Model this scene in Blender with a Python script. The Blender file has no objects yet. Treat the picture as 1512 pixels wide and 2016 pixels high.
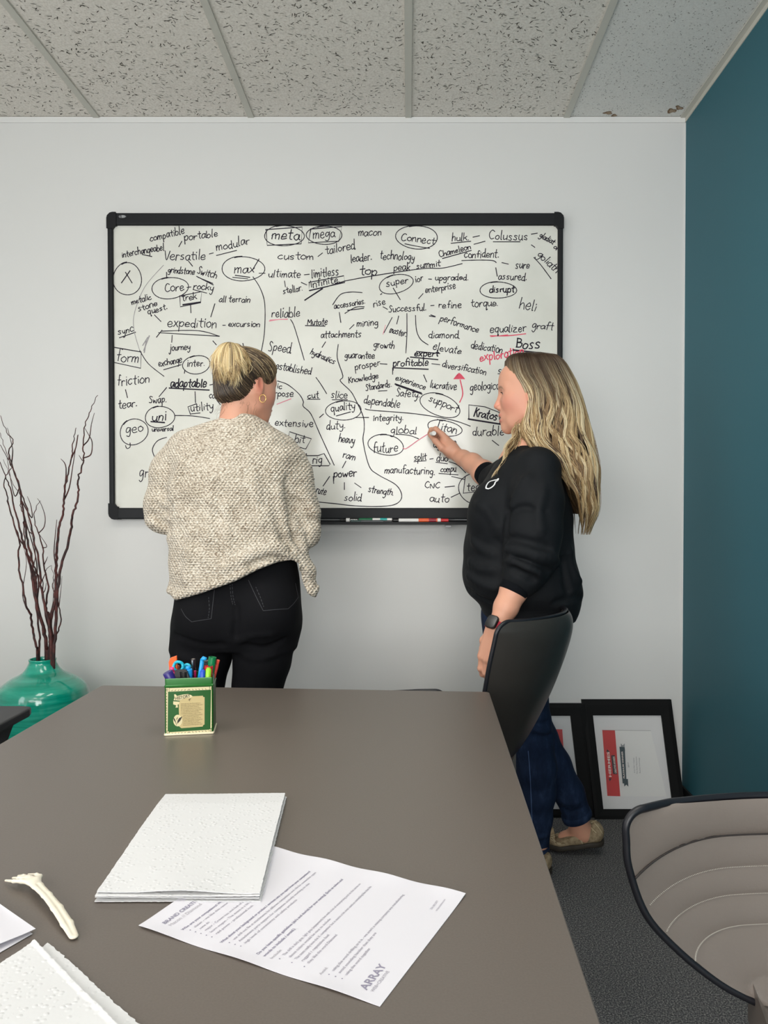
import bpy, bmesh, math, random
import numpy as np
from mathutils import Vector, Matrix, noise
from mathutils.bvhtree import BVHTree
random.seed(7)
rng = np.random.default_rng(7)
scene = bpy.context.scene
COL = scene.collection
PI = math.pi

# ------------------------------------------------------------------ camera
FPX, CX, CYH = 1514.0, 804.0, 1000.0      # focal length in pixels, vanishing point of the room's depth lines
PITCH = math.radians(1.0)
CY = CYH + FPX * math.tan(PITCH)
CAM = Vector((0.0, 0.0, 1.20))
cam_data = bpy.data.cameras.new('camera')
cam_data.sensor_fit = 'AUTO'
cam_data.sensor_width = 36.0
cam_data.lens = 36.0 * FPX / 2016.0
cam_data.shift_x = (756.0 - CX) / 2016.0
cam_data.shift_y = (CY - 1008.0) / 2016.0
cam_data.clip_start = 0.02
cam = bpy.data.objects.new('camera', cam_data)
COL.objects.link(cam)
cam.location = CAM
cam.rotation_euler = (PI / 2 - PITCH, 0, 0)
scene.camera = cam

# ------------------------------------------------------------------ light and exposure
scene.view_settings.view_transform = 'Standard'
scene.view_settings.look = 'None'
scene.view_settings.gamma = 1.0
scene.view_settings.use_curve_mapping = False
scene.view_settings.exposure = -0.16
world = bpy.data.worlds.new('world')
world.use_nodes = True
world.node_tree.nodes['Background'].inputs[0].default_value = (0.9, 0.95, 1.0, 1)
world.node_tree.nodes['Background'].inputs[1].default_value = 0.3
scene.world = world
LAMP_W, REAR_LAMP_W = 5.5, 2.0     # watts of the ceiling lights over the table and behind the viewer
LAMP_COL = (1.0, 0.965, 0.90)
SIDE_FILL_W = 13.0         # watts of the fill light from the added side window
BACK_FILL_W = 135.0    # and from the wide added window behind the viewer
LAMP_SPREAD = math.radians(150)
LAMPS = [(-0.925, 1.20), (0.31, 1.20), (-0.925, -1.25), (0.31, -1.25)]   # centres of the recessed ceiling lights

# ------------------------------------------------------------------ helpers
def P(px, py, Y):
    """the point at depth Y seen at pixel (px, py) of the photograph"""
    u = (px - CX) / FPX
    v = (CY - py) / FPX
    c, s = math.cos(PITCH), math.sin(PITCH)
    d = Vector((u, c + v * s, -s + v * c))
    return CAM + d * (Y / d.y)

def PZ(px, py, z):
    """the point at height z seen at pixel (px, py)"""
    u = (px - CX) / FPX
    v = (CY - py) / FPX
    c, s = math.cos(PITCH), math.sin(PITCH)
    d = Vector((u, c + v * s, -s + v * c))
    return CAM + d * ((z - CAM.z) / d.z)

def ray(px, py):
    return (P(px, py, 1.0) - CAM).normalized()

def srgb(r, g, b):
    def f(c):
        c = c / 255.0
        return c / 12.92 if c <= 0.04045 else ((c + 0.055) / 1.055) ** 2.4
    return (f(r), f(g), f(b), 1.0)

MATS = {}
def mat(name, rgb, rough=0.5, metal=0.0, spec=0.5, coat=0.0, sss=0.0, sheen=0.0, emit=None, attr=None):
    if name in MATS:
        return MATS[name]
    m = bpy.data.materials.new(name)
    m.use_nodes = True
    b = m.node_tree.nodes['Principled BSDF']
    b.inputs['Base Color'].default_value = srgb(*rgb)
    b.inputs['Roughness'].default_value = rough
    b.inputs['Metallic'].default_value = metal
    b.inputs['Specular IOR Level'].default_value = spec
    b.inputs['Coat Weight'].default_value = coat
    b.inputs['Coat Roughness'].default_value = 0.08
    if sss:
        b.inputs['Subsurface Weight'].default_value = sss
        b.inputs['Subsurface Radius'].default_value = (0.012, 0.005, 0.003)
    if sheen:
        b.inputs['Sheen Weight'].default_value = sheen
    if emit:
        b.inputs['Emission Color'].default_value = (*emit[0], 1)
        b.inputs['Emission Strength'].default_value = emit[1]
    if attr:
        a = m.node_tree.nodes.new('ShaderNodeAttribute')
        a.attribute_name = attr
        m.node_tree.links.new(a.outputs['Color'], b.inputs['Base Color'])
    MATS[name] = m
    return m

def N(m, typ, **kw):
    n = m.node_tree.nodes.new(typ)
    for k, v in kw.items():
        setattr(n, k, v)
    return n

def lk(m, a, b):
    m.node_tree.links.new(a, b)

def bsdf(m):
    return m.node_tree.nodes['Principled BSDF']

def coords(m, scale=(1, 1, 1), kind='Object'):
    t = N(m, 'ShaderNodeTexCoord')
    mp = N(m, 'ShaderNodeMapping')
    mp.inputs['Scale'].default_value = scale
    lk(m, t.outputs[kind], mp.inputs['Vector'])
    return mp.outputs['Vector']

def noise_tex(m, vec, scale, detail=3.0, rough=0.55, dist=0.0):
    n = N(m, 'ShaderNodeTexNoise')
    n.inputs['Scale'].default_value = scale
    n.inputs['Detail'].default_value = detail
    n.inputs['Roughness'].default_value = rough
    n.inputs['Distortion'].default_value = dist
    lk(m, vec, n.inputs['Vector'])
    return n.outputs['Fac']

def ramp(m, fac, stops):
    r = N(m, 'ShaderNodeValToRGB')
    el = r.color_ramp.elements
    while len(el) < len(stops):
        el.new(0.5)
    for e, (p, c) in zip(el, stops):
        e.position = p
        e.color = srgb(*c) if not isinstance(c, float) else (c, c, c, 1)
    lk(m, fac, r.inputs['Fac'])
    return r.outputs['Color']

def bump(m, height, strength=0.3, dist=0.002):
    b = N(m, 'ShaderNodeBump')
    b.inputs['Strength'].default_value = strength
    b.inputs['Distance'].default_value = dist
    lk(m, height, b.inputs['Height'])
    lk(m, b.outputs['Normal'], bsdf(m).inputs['Normal'])
    return b

def mix_noise_colour(m, a, b, scale, lo=0.4, hi=0.6, stretch=(1, 1, 1), detail=3.0):
    f = noise_tex(m, coords(m, stretch), scale, detail)
    lk(m, ramp(m, f, [(lo, a), (hi, b)]), bsdf(m).inputs['Base Color'])

# ---- mesh building
class MB:
    """collects shapes and links them as one mesh object"""
    def __init__(self):
        self.v, self.f, self.mi, self.col = [], [], [], []
    def add(self, verts, faces, mi=0, col=None):
        o = len(self.v)
        self.v += [tuple(p) for p in verts]
        self.f += [tuple(i + o for i in q) for q in faces]
        self.mi += [mi] * len(faces)
        if col is not None or self.col:
            while len(self.col) < o:
                self.col.append((1, 1, 1, 1))
            self.col += [col if col is not None else (1, 1, 1, 1)] * len(verts)
        return self
    def box(self, lo, hi, M=None, mi=0):
        x0, y0, z0 = lo; x1, y1, z1 = hi
        vs = [Vector(p) for p in ((x0, y0, z0), (x1, y0, z0), (x1, y1, z0), (x0, y1, z0), (x0, y0, z1), (x1, y0, z1), (x1, y1, z1), (x0, y1, z1))]
        if M is not None:
            vs = [M @ p for p in vs]
        return self.add(vs, [(0, 3, 2, 1), (4, 5, 6, 7), (0, 1, 5, 4), (1, 2, 6, 5), (2, 3, 7, 6), (3, 0, 4, 7)], mi)
    def tube(self, pts, rad, n=8, mi=0, cap=True, col=None, flat=1.0):
        pts = [Vector(p) for p in pts]
        k = len(pts)
        rads = rad if hasattr(rad, '__len__') else [rad] * k
        vs, fs, cols = [], [], []
        prev = None
        for i in range(k):
            t = (pts[min(i + 1, k - 1)] - pts[max(i - 1, 0)])
            if t.length < 1e-9:
                t = Vector((0, 0, 1))
            t.normalize()
            if prev is None:
                a = Vector((0, 0, 1)) if abs(t.z) < 0.9 else Vector((1, 0, 0))
                nrm = (a - t * a.dot(t)).normalized()
            else:
                nrm = (prev - t * prev.dot(t))
                nrm = nrm.normalized() if nrm.length > 1e-6 else prev
            prev = nrm
            bi = t.cross(nrm)
            for j in range(n):
                an = 2 * PI * j / n
                vs.append(pts[i] + (nrm * math.cos(an) + bi * math.sin(an) * flat) * rads[i])
        for i in range(k - 1):
            for j in range(n):
                j2 = (j + 1) % n
                fs.append((i * n + j, i * n + j2, (i + 1) * n + j2, (i + 1) * n + j))
        if cap:
            fs.append(tuple(reversed(range(n))))
            fs.append(tuple((k - 1) * n + j for j in range(n)))
        return self.add(vs, fs, mi, col)
    def lathe(self, prof, n=32, M=None, mi=0, cap=False):
        """prof: list of (radius, z)"""
        vs, fs = [], []
        for r, z in prof:
            for j in range(n):
                an = 2 * PI * j / n
                p = Vector((r * math.cos(an), r * math.sin(an), z))
                vs.append(M @ p if M is not None else p)
        for i in range(len(prof) - 1):
            for j in range(n):
                j2 = (j + 1) % n
                fs.append((i * n + j, i * n + j2, (i + 1) * n + j2, (i + 1) * n + j))
        if cap:
            fs.append(tuple(reversed(range(n))))
            fs.append(tuple((len(prof) - 1) * n + j for j in range(n)))
        return self.add(vs, fs, mi)
    def prism(self, outline, h, M=None, mi=0):
        """outline: 2-D points (counter-clockwise), extruded from z=0 to h"""
        n = len(outline)
        vs = [Vector((x, y, 0)) for x, y in outline] + [Vector((x, y, h)) for x, y in outline]
        if M is not None:
            vs = [M @ p for p in vs]
        fs = [tuple(reversed(range(n))), tuple(range(n, 2 * n))]
        fs += [(i, (i + 1) % n, n + (i + 1) % n, n + i) for i in range(n)]
        return self.add(vs, fs, mi)
    def grid(self, rows, mi=0, flip=False):
        """rows: list of equally long lists of points"""
        r, c = len(rows), len(rows[0])
        vs = [p for row in rows for p in row]
        fs = []
        for i in range(r - 1):
            for j in range(c - 1):
                q = (i * c + j, i * c + j + 1, (i + 1) * c + j + 1, (i + 1) * c + j)
                fs.append(tuple(reversed(q)) if flip else q)
        return self.add(vs, fs, mi)
    def sphere(self, c, r, M=None, nu=20, nv=12, mi=0):
        r = r if hasattr(r, '__len__') else (r, r, r)
        rows = []
        for i in range(nv + 1):
            th = PI * i / nv
            row = []
            for j in range(nu + 1):
                ph = 2 * PI * j / nu
                p = Vector((r[0] * math.sin(th) * math.cos(ph), r[1] * math.sin(th) * math.sin(ph), r[2] * math.cos(th)))
                p = (M @ p) if M is not None else p
                row.append(p + Vector(c))
            rows.append(row)
        return self.grid(rows, mi, flip=True)
    def build(self, name, mats, parent=None, smooth=False, bevel=0, seg=2, origin=None, sub=0, attr='col', angle=None):
        me = bpy.data.meshes.new(name)
        off = Vector(origin) if origin is not None else Vector((0, 0, 0))
        me.from_pydata([tuple(Vector(p) - off) for p in self.v], [], self.f)
        for m in (mats if isinstance(mats, (list, tuple)) else [mats]):
            me.materials.append(m)
        me.polygons.foreach_set('material_index', self.mi)
        if self.col:
            a = me.color_attributes.new(attr, 'FLOAT_COLOR', 'POINT')
            a.data.foreach_set('color', np.array(self.col, dtype=np.float32).ravel())
        if smooth:
            me.polygons.foreach_set('use_smooth', [True] * len(me.polygons))
        me.update()
        o = link(name, me, parent)
        if origin is not None:
            o.location = off
        if angle is not None:
            me.polygons.foreach_set('use_smooth', [True] * len(me.polygons))
            me.set_sharp_from_angle(angle=math.radians(angle))
        if bevel:
            md = o.modifiers.new('bevel', 'BEVEL')
            md.width, md.segments, md.limit_method = bevel, seg, 'ANGLE'
        if sub:
            md = o.modifiers.new('subdivision', 'SUBSURF')
            md.levels = md.render_levels = sub
        return o

def link(name, data, parent=None):
    o = bpy.data.objects.new(name, data)
    COL.objects.link(o)
    if parent is not None:
        o.parent = parent
        # parents are Empties or meshes whose own placement is kept apart from their parts' world points
        o.matrix_parent_inverse = parent_world(parent).inverted()
    return o

def parent_world(o):
    M = Matrix.LocRotScale(o.location, o.rotation_euler, o.scale)
    if o.parent is not None:
        return parent_world(o.parent) @ o.matrix_parent_inverse @ M
    return M

def thing(name, label, cat, loc, group=None):
    o = bpy.data.objects.new(name, None)
    o.empty_display_size = 0.05
    COL.objects.link(o)
    o.location = loc
    return tag(o, label, cat, group)

def tag(o, label, cat, group=None):
    o['label'] = label
    o['category'] = cat
    if group:
        o['group'] = group
    return o

def struct(o, label=None, cat=None):
    o['kind'] = 'structure'
    if label:
        o['label'] = label
        o['category'] = cat
    return o

def catmull(pts, n=8, closed=False):
    """smooth curve through points (tuples of any length)"""
    pts = [np.array(p, dtype=float) for p in pts]
    k = len(pts)
    if k < 3 and not closed:
        return [tuple(pts[0] + (pts[-1] - pts[0]) * i / n) for i in range(n + 1)]
    out = []
    segs = k if closed else k - 1
    for i in range(segs):
        if closed:
            p0, p1, p2, p3 = pts[(i - 1) % k], pts[i], pts[(i + 1) % k], pts[(i + 2) % k]
        else:
            p0, p1, p2, p3 = pts[max(i - 1, 0)], pts[i], pts[i + 1], pts[min(i + 2, k - 1)]
        for j in range(n):
            t = j / n
            out.append(tuple(0.5 * ((2 * p1) + (-p0 + p2) * t + (2 * p0 - 5 * p1 + 4 * p2 - p3) * t * t + (-p0 + 3 * p1 - 3 * p2 + p3) * t ** 3)))
    if not closed:
        out.append(tuple(pts[-1]))
    return out

def frame_matrix(origin, ex, ey):
    ex = Vector(ex).normalized()
    ey = Vector(ey); ey = (ey - ex * ey.dot(ex)).normalized()
    ez = ex.cross(ey)
    M = Matrix((ex, ey, ez)).transposed().to_4x4()
    M.translation = Vector(origin)
    return M

def align_z(a, b):
    """matrix with its origin at a and its z axis pointing to b"""
    a, b = Vector(a), Vector(b)
    q = Vector((0, 0, 1)).rotation_difference((b - a).normalized())
    M = q.to_matrix().to_4x4()
    M.translation = a
    return M

def text_mesh(txt, size, M, bold=0.0, width=None, align='LEFT', shear=0.0, extrude=0.0):
    """(verts, faces) of a line of print in the built-in font, laid in M's x-y plane"""
    cu = bpy.data.curves.new('print', 'FONT')
    cu.body, cu.size, cu.align_x, cu.shear, cu.offset, cu.extrude = txt, size, align, shear, bold, extrude
    cu.resolution_u = 3
    o = bpy.data.objects.new('print', cu)
    COL.objects.link(o)
    dg = bpy.context.evaluated_depsgraph_get()
    me = bpy.data.meshes.new_from_object(o.evaluated_get(dg))
    vs = [v.co.copy() for v in me.vertices]
    if width and vs:
        x0, x1 = min(v.x for v in vs), max(v.x for v in vs)
        k = width / max(x1 - x0, 1e-6)
        for v in vs:
            v.x = v.x * k
    fs = [tuple(p.vertices) for p in me.polygons]
    bpy.data.objects.remove(o)
    bpy.data.curves.remove(cu)
    bpy.data.meshes.remove(me)
    return [M @ v for v in vs], fs

# ---- shapes from distance fields, meshed with surface nets
def sdf_mesh(fn, lo, hi, h):
    ax = [np.arange(lo[i], hi[i] + h, h, dtype=np.float32) for i in range(3)]
    X, Y, Z = np.meshgrid(*ax, indexing='ij')
    D = fn(X, Y, Z).astype(np.float32)
    S = D < 0
    nx, ny, nz = D.shape
    def corner(A, c):
        return A[c[0]:nx - 1 + c[0], c[1]:ny - 1 + c[1], c[2]:nz - 1 + c[2]]
    cs = [(a, b, c) for a in (0, 1) for b in (0, 1) for c in (0, 1)]
    cnt = sum(corner(S, c).astype(np.int8) for c in cs)
    act = (cnt > 0) & (cnt < 8)
    I = np.argwhere(act)
    idx = -np.ones(act.shape, dtype=np.int64)
    idx[act] = np.arange(len(I))
    dv = {c: corner(D, c)[act] for c in cs}
    acc = np.zeros((len(I), 3)); num = np.zeros(len(I))
    for a in cs:
        for d in range(3):
            if a[d] == 0:
                b = list(a); b[d] = 1; b = tuple(b)
                da, db = dv[a], dv[b]
                m = (da < 0) != (db < 0)
                t = np.where(m, da / np.where(m, da - db, 1), 0)
                p = np.array(a, float)[None, :].repeat(len(I), 0)
                p[:, d] += t
                acc[m] += p[m]; num[m] += 1
    V = (I + acc / num[:, None]) * h + np.array(lo)
    F = []
    for d in range(3):
        e, g = (d + 1) % 3, (d + 2) % 3
        sl0 = [slice(None)] * 3; sl1 = [slice(None)] * 3
        sl0[d] = slice(0, -1); sl1[d] = slice(1, None)
        for k in (e, g):
            sl0[k] = slice(1, -1); sl1[k] = slice(1, -1)
        s0, s1 = S[tuple(sl0)], S[tuple(sl1)]
        for inward, mask in ((False, s0 & ~s1), (True, ~s0 & s1)):
            J = np.argwhere(mask)
            if not len(J):
                continue
            J = J.copy(); J[:, e] += 1; J[:, g] += 1
            def at(de, dg_):
                K = J.copy(); K[:, e] += de; K[:, g] += dg_
                return idx[K[:, 0], K[:, 1], K[:, 2]]
            q = np.stack([at(-1, -1), at(0, -1), at(0, 0), at(-1, 0)], 1)
            if inward:
                q = q[:, ::-1]
            F.append(q)
    F = np.concatenate(F)
    return V, F

def smin(a, b, k):
    if k <= 0:
        return np.minimum(a, b)
    hh = np.maximum(k - np.abs(a - b), 0) / k
    return np.minimum(a, b) - hh * hh * k * 0.25

def smax(a, b, k):
    return -smin(-a, -b, k)

def s_cap(X, Y, Z, a, b, ra, rb):
    a = np.array(a, np.float32); b = np.array(b, np.float32)
    d = b - a
    L = float(d @ d) + 1e-12
    t = np.clip(((X - a[0]) * d[0] + (Y - a[1]) * d[1] + (Z - a[2]) * d[2]) / L, 0, 1)
    q = np.sqrt((X - a[0] - t * d[0]) ** 2 + (Y - a[1] - t * d[1]) ** 2 + (Z - a[2] - t * d[2]) ** 2)
    return q - (ra + (rb - ra) * t)

def s_chain(X, Y, Z, pts, k=0.01):
    """pts: list of (point, radius)"""
    d = None
    for (a, ra), (b, rb) in zip(pts[:-1], pts[1:]):
        e = s_cap(X, Y, Z, a, b, ra, rb)
        d = e if d is None else smin(d, e, k)
    return d

def s_ell(X, Y, Z, c, r, M=None):
    x, y, z = X - c[0], Y - c[1], Z - c[2]
    if M is not None:       # rows of M are the ellipsoid's axes
        x, y, z = (M[0][0] * x + M[0][1] * y + M[0][2] * z, M[1][0] * x + M[1][1] * y + M[1][2] * z, M[2][0] * x + M[2][1] * y + M[2][2] * z)
    q = np.sqrt((x / r[0]) ** 2 + (y / r[1]) ** 2 + (z / r[2]) ** 2)
    g = np.sqrt((x / r[0] ** 2) ** 2 + (y / r[1] ** 2) ** 2 + (z / r[2] ** 2) ** 2) + 1e-9
    return q * (q - 1) / g

def s_loft(X, Y, Z, secs, p=2.0):
    """secs: rows (z, cx, cy, a, b), upright stack of ellipses"""
    s = np.array(sorted(secs), float)
    sm = np.array(catmull([tuple(r) for r in s], 6))
    zz = sm[:, 0]
    def it(i):
        return np.interp(Z, zz, sm[:, i]).astype(np.float32)
    cx, cy, a, b = it(1), it(2), it(3), it(4)
    dx, dy = np.abs(X - cx) / a, np.abs(Y - cy) / b
    if p == 2.0:
        q = np.sqrt(dx * dx + dy * dy)
    else:
        q = (dx ** p + dy ** p) ** (1.0 / p)
    d = (q - 1) * np.minimum(a, b) * (0.6 + 0.4 * np.minimum(a, b) / np.maximum(a, b))
    return np.maximum(d, np.maximum(zz[0] - Z, Z - zz[-1]))

def mesh_from(name, V, F, mats, parent=None, colfn=None, attr='col', smooth_iter=0):
    if smooth_iter:
        e = np.concatenate([F[:, [0, 1]], F[:, [1, 2]], F[:, [2, 3]], F[:, [3, 0]]])
        for _ in range(smooth_iter):
            acc = np.zeros_like(V); n = np.zeros(len(V))
            for ax in range(3):
                acc[:, ax] = np.bincount(e[:, 0], V[e[:, 1], ax], len(V)) + np.bincount(e[:, 1], V[e[:, 0], ax], len(V))
            n = np.bincount(e[:, 0], minlength=len(V)) + np.bincount(e[:, 1], minlength=len(V))
            V = 0.5 * V + 0.5 * acc / n[:, None]
    me = bpy.data.meshes.new(name)
    nv, nf = len(V), len(F)
    me.vertices.add(nv); me.vertices.foreach_set('co', V.astype(np.float32).ravel())
    me.loops.add(nf * 4); me.loops.foreach_set('vertex_index', F.astype(np.int32).ravel())
    me.polygons.add(nf); me.polygons.foreach_set('loop_start', np.arange(0, nf * 4, 4, dtype=np.int32))
    me.update(calc_edges=True)
    me.validate()
    me.polygons.foreach_set('use_smooth', np.ones(len(me.polygons), bool))
    for m in (mats if isinstance(mats, (list, tuple)) else [mats]):
        me.materials.append(m)
    if colfn is not None:
        a = me.color_attributes.new(attr, 'FLOAT_COLOR', 'POINT')
        a.data.foreach_set('color', colfn(V).astype(np.float32).ravel())
    return link(name, me, parent)

def bvh_of(objs):
    vs, fs = [], []
    for o in objs:
        off = len(vs)
        M = parent_world(o)
        vs += [M @ v.co for v in o.data.vertices]
        fs += [tuple(i + off for i in p.vertices) for p in o.data.polygons]
    return BVHTree.FromPolygons(vs, fs)

def on_surface(bvh, px, py, lift=0.0006):
    """the surface point that the photograph shows at a pixel"""
    r = ray(px, py)
    h = bvh.ray_cast(CAM, r)
    if h[0] is None:
        h = bvh.find_nearest(CAM + r * 2.4)
    n = h[1]
    if n.dot(r) > 0:
        n = -n
    return h[0] + n * lift, n
# ================================================================== the room
WALL_Y, RIGHT_X, CEIL_Z, LEFT_X, BACK_Y = 3.05, 1.09, 2.735, -2.45, -2.9

wall_m = mat('painted_wall', (222, 222, 220), 0.75, spec=0.25)
v = coords(wall_m)
bump(wall_m, noise_tex(wall_m, v, 180, 4), 0.08, 0.001)
teal_m = mat('teal_paint', (50, 103, 116), 0.6, spec=0.35)
bump(teal_m, noise_tex(teal_m, coords(teal_m), 160, 4), 0.1, 0.001)
carpet_m = mat('carpet', (60, 60, 62), 0.97, spec=0.05)
v = coords(carpet_m)
f = noise_tex(carpet_m, v, 240, 3, 0.7)
lk(carpet_m, ramp(carpet_m, f, [(0.30, (44, 44, 46)), (0.5, (92, 92, 94)), (0.70, (168, 166, 160))]), bsdf(carpet_m).inputs['Base Color'])
bump(carpet_m, noise_tex(carpet_m, v, 330, 2), 0.7, 0.004)
tile_m = mat('ceiling_tile', (205, 202, 194), 0.95, spec=0.05)
v = coords(tile_m)
f = noise_tex(tile_m, v, 130, 5, 0.7)
lk(tile_m, ramp(tile_m, f, [(0.3, (216, 210, 200)), (0.55, (239, 234, 225)), (0.75, (243, 240, 232))]), bsdf(tile_m).inputs['Base Color'])
bump(tile_m, f, 0.25, 0.002)
fine_tile_m = mat('fine_ceiling_tile', (208, 207, 201), 0.95, spec=0.05)
v = coords(fine_tile_m)
f = noise_tex(fine_tile_m, v, 170, 5, 0.75)
lk(fine_tile_m, ramp(fine_tile_m, f, [(0.3, (218, 217, 212)), (0.5, (236, 235, 230)), (0.75, (240, 240, 235))]), bsdf(fine_tile_m).inputs['Base Color'])
bump(fine_tile_m, f, 0.25, 0.002)
pit_m = mat('tile_fissure', (96, 92, 84), 0.95, spec=0.0)
grid_m = mat('ceiling_grid', (206, 204, 194), 0.55, spec=0.3)
black_base_m = mat('rubber_baseboard', (24, 25, 27), 0.6)
stain_m = mat('water_stain', (176, 156, 134), 0.95, spec=0.0)
stain_rim_m = mat('water_stain_rim', (140, 116, 94), 0.95, spec=0.0)
trim_m = mat('white_trim', (228, 228, 226), 0.6)

struct(MB().box((LEFT_X - .1, BACK_Y - .1, -.1), (RIGHT_X + .1, WALL_Y + .1, 0)).build('floor', carpet_m), 'dark grey flecked carpet under the table and chairs', 'floor')
struct(MB().box((LEFT_X - .1, WALL_Y, 0), (RIGHT_X + .1, WALL_Y + .1, CEIL_Z + .1)).build('wall_front', wall_m), 'plain off white painted wall behind the whiteboard', 'wall')
struct(MB().box((RIGHT_X, BACK_Y - .1, 0), (RIGHT_X + .1, WALL_Y, CEIL_Z + .1)).build('wall_right', teal_m), 'dark teal painted wall meeting the white wall at the corner', 'wall')
struct(MB().box((LEFT_X - .1, BACK_Y - .1, 0), (LEFT_X, WALL_Y, CEIL_Z + .1)).build('wall_left', wall_m), 'plain off white side wall beyond the vase', 'wall')
struct(MB().box((LEFT_X, BACK_Y - .1, 0), (RIGHT_X, BACK_Y, CEIL_Z + .1)).build('wall_back', wall_m), 'plain off white wall behind the viewer', 'wall')
# black rubber baseboards, 10 cm
def baseboard(side, lo, hi):
    struct(MB().box(lo, hi).build('baseboard_' + side, black_base_m, bevel=0.003), 'black rubber baseboard along the %s wall' % side, 'baseboard')
baseboard('right', (RIGHT_X - .008, BACK_Y, 0), (RIGHT_X, WALL_Y, .10))
baseboard('front', (LEFT_X, WALL_Y - .008, 0), (RIGHT_X - .008, WALL_Y, .10))
baseboard('left', (LEFT_X, BACK_Y, 0), (LEFT_X + .008, WALL_Y - .008, .10))
# wall angle trims that carry the ceiling grid, and the pale bead in the corner of the two colours
struct(MB().box((LEFT_X, WALL_Y - .004, CEIL_Z - .022), (RIGHT_X, WALL_Y, CEIL_Z)).build('trim_1', trim_m), 'thin white trim where the white wall meets the ceiling', 'trim')
struct(MB().box((RIGHT_X - .022, BACK_Y, CEIL_Z - .004), (RIGHT_X, WALL_Y - .004, CEIL_Z)).box((RIGHT_X - .003, BACK_Y, CEIL_Z - .02), (RIGHT_X, WALL_Y - .004, CEIL_Z - .004)).build('trim_2', grid_m), 'pale metal edge strip where the teal wall meets the ceiling', 'trim')
struct(MB().box((RIGHT_X - .004, WALL_Y - .004, .1), (RIGHT_X, WALL_Y, CEIL_Z - .02)).build('trim_3', trim_m), 'white paint edge in the corner beside the teal wall', 'trim')

# ---- suspended ceiling: 2 ft columns of tiles between T-bars
GX = [LEFT_X, -1.84, -1.225, -0.618, 0.0, 0.621, RIGHT_X]
GY = [BACK_Y, -1.86, -0.64, 0.58, 1.81, WALL_Y]
ceiling = struct(MB().box((LEFT_X - .1, BACK_Y - .1, CEIL_Z + .02), (RIGHT_X + .1, WALL_Y + .1, CEIL_Z + .12)).build('ceiling', wall_m), 'suspended ceiling of speckled grey tiles in a pale grid', 'ceiling')
bars = MB()
for x in GX[1:-1]:
    bars.box((x - .012, BACK_Y, CEIL_Z - .004), (x + .012, WALL_Y - .004, CEIL_Z))
for y in GY[1:-1]:
    bars.box((LEFT_X, y - .012, CEIL_Z - .0045), (RIGHT_X, y + .012, CEIL_Z - .0005))
bars.build('ceiling_grid', grid_m, ceiling)

def lamp_cell(x0, x1, y0, y1):
    return any(x0 < lx < x1 and y0 < ly < y1 for lx, ly in LAMPS)

def fissures(mb, x0, x1, y0, y1, n, fine):
    """short dark worm-shaped pits in the tile's face"""
    z = CEIL_Z + .0015
    for _ in range(n):
        x, y = random.uniform(x0 + .004, x1 - .004), random.uniform(y0 + .004, y1 - .004)
        if fine:
            L, w, a = random.uniform(.003, .008), random.uniform(.0010, .002), random.uniform(0, PI)
        else:
            L, w, a = random.uniform(.006, .019), random.uniform(.0014, .0034), random.gauss(0.25, 0.9)
        bend = random.uniform(-1.0, 1.0)
        k = 3
        cur, pts = a - bend / 2, [Vector((x, y, z))]
        for i in range(k):
            pts.append(pts[-1] + Vector((math.cos(cur), math.sin(cur), 0)) * L / k)
            cur += bend / k
        vs = []
        for i, p in enumerate(pts):
            t = (pts[min(i + 1, k)] - pts[max(i - 1, 0)]).normalized()
            ww = w * (0.35 if i in (0, k) else 1.0) * random.uniform(.7, 1.2) / 2
            vs += [p + Vector((-t.y, t.x, 0)) * ww, p - Vector((-t.y, t.x, 0)) * ww]
        mb.add(vs, [(2 * i, 2 * i + 1, 2 * i + 3, 2 * i + 2) for i in range(k)], 1)

for i in range(len(GX) - 1):
    for j in range(len(GY) - 1):
        x0, x1, y0, y1 = GX[i], GX[i + 1], GY[j], GY[j + 1]
        if lamp_cell(x0, x1, y0, y1):
            continue
        fine = (i == len(GX) - 2)
        t = MB().box((x0, y0, CEIL_Z + .002), (x1, y1, CEIL_Z + .019))
        if j >= len(GY) - 2:
            fissures(t, x0 + .012, x1 - .012, y0 + .012, y1 - .004, int((x1 - x0) * (y1 - y0) * (2400 if fine else 1750)), fine)
        if fine and j == len(GY) - 2:      # brown water stains by the wall
            z = CEIL_Z + .0012
            def blob(cx, cy, rx, ry, a, mi, zz):
                vs = []
                for q in range(20):
                    an = 2 * PI * q / 20
                    r = 1 + 0.22 * math.sin(3 * an + cx * 40) + 0.12 * math.sin(5 * an + 1)
                    dx, dy = rx * r * math.cos(an), ry * r * math.sin(an)
                    vs.append((cx + dx * math.cos(a) - dy * math.sin(a), cy + dx * math.sin(a) + dy * math.cos(a), zz))
                t.add(vs, [tuple(range(20))], mi)
            for (px, py, rx, ry, a) in ((1197, 223, .017, .011, .2), (1209, 228, .010, .010, 0), (1322, 219, .018, .016, .4), (1337, 213, .020, .010, .7)):
                c = PZ(px, py, CEIL_Z)
                blob(c.x, c.y, rx, ry, a, 3, z)
                blob(c.x + .002, c.y, rx * .72, ry * .66, a, 2, z - .0004)
        t.build('ceiling_tile', [fine_tile_m if fine else tile_m, pit_m, stain_m, stain_rim_m], ceiling)

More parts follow.
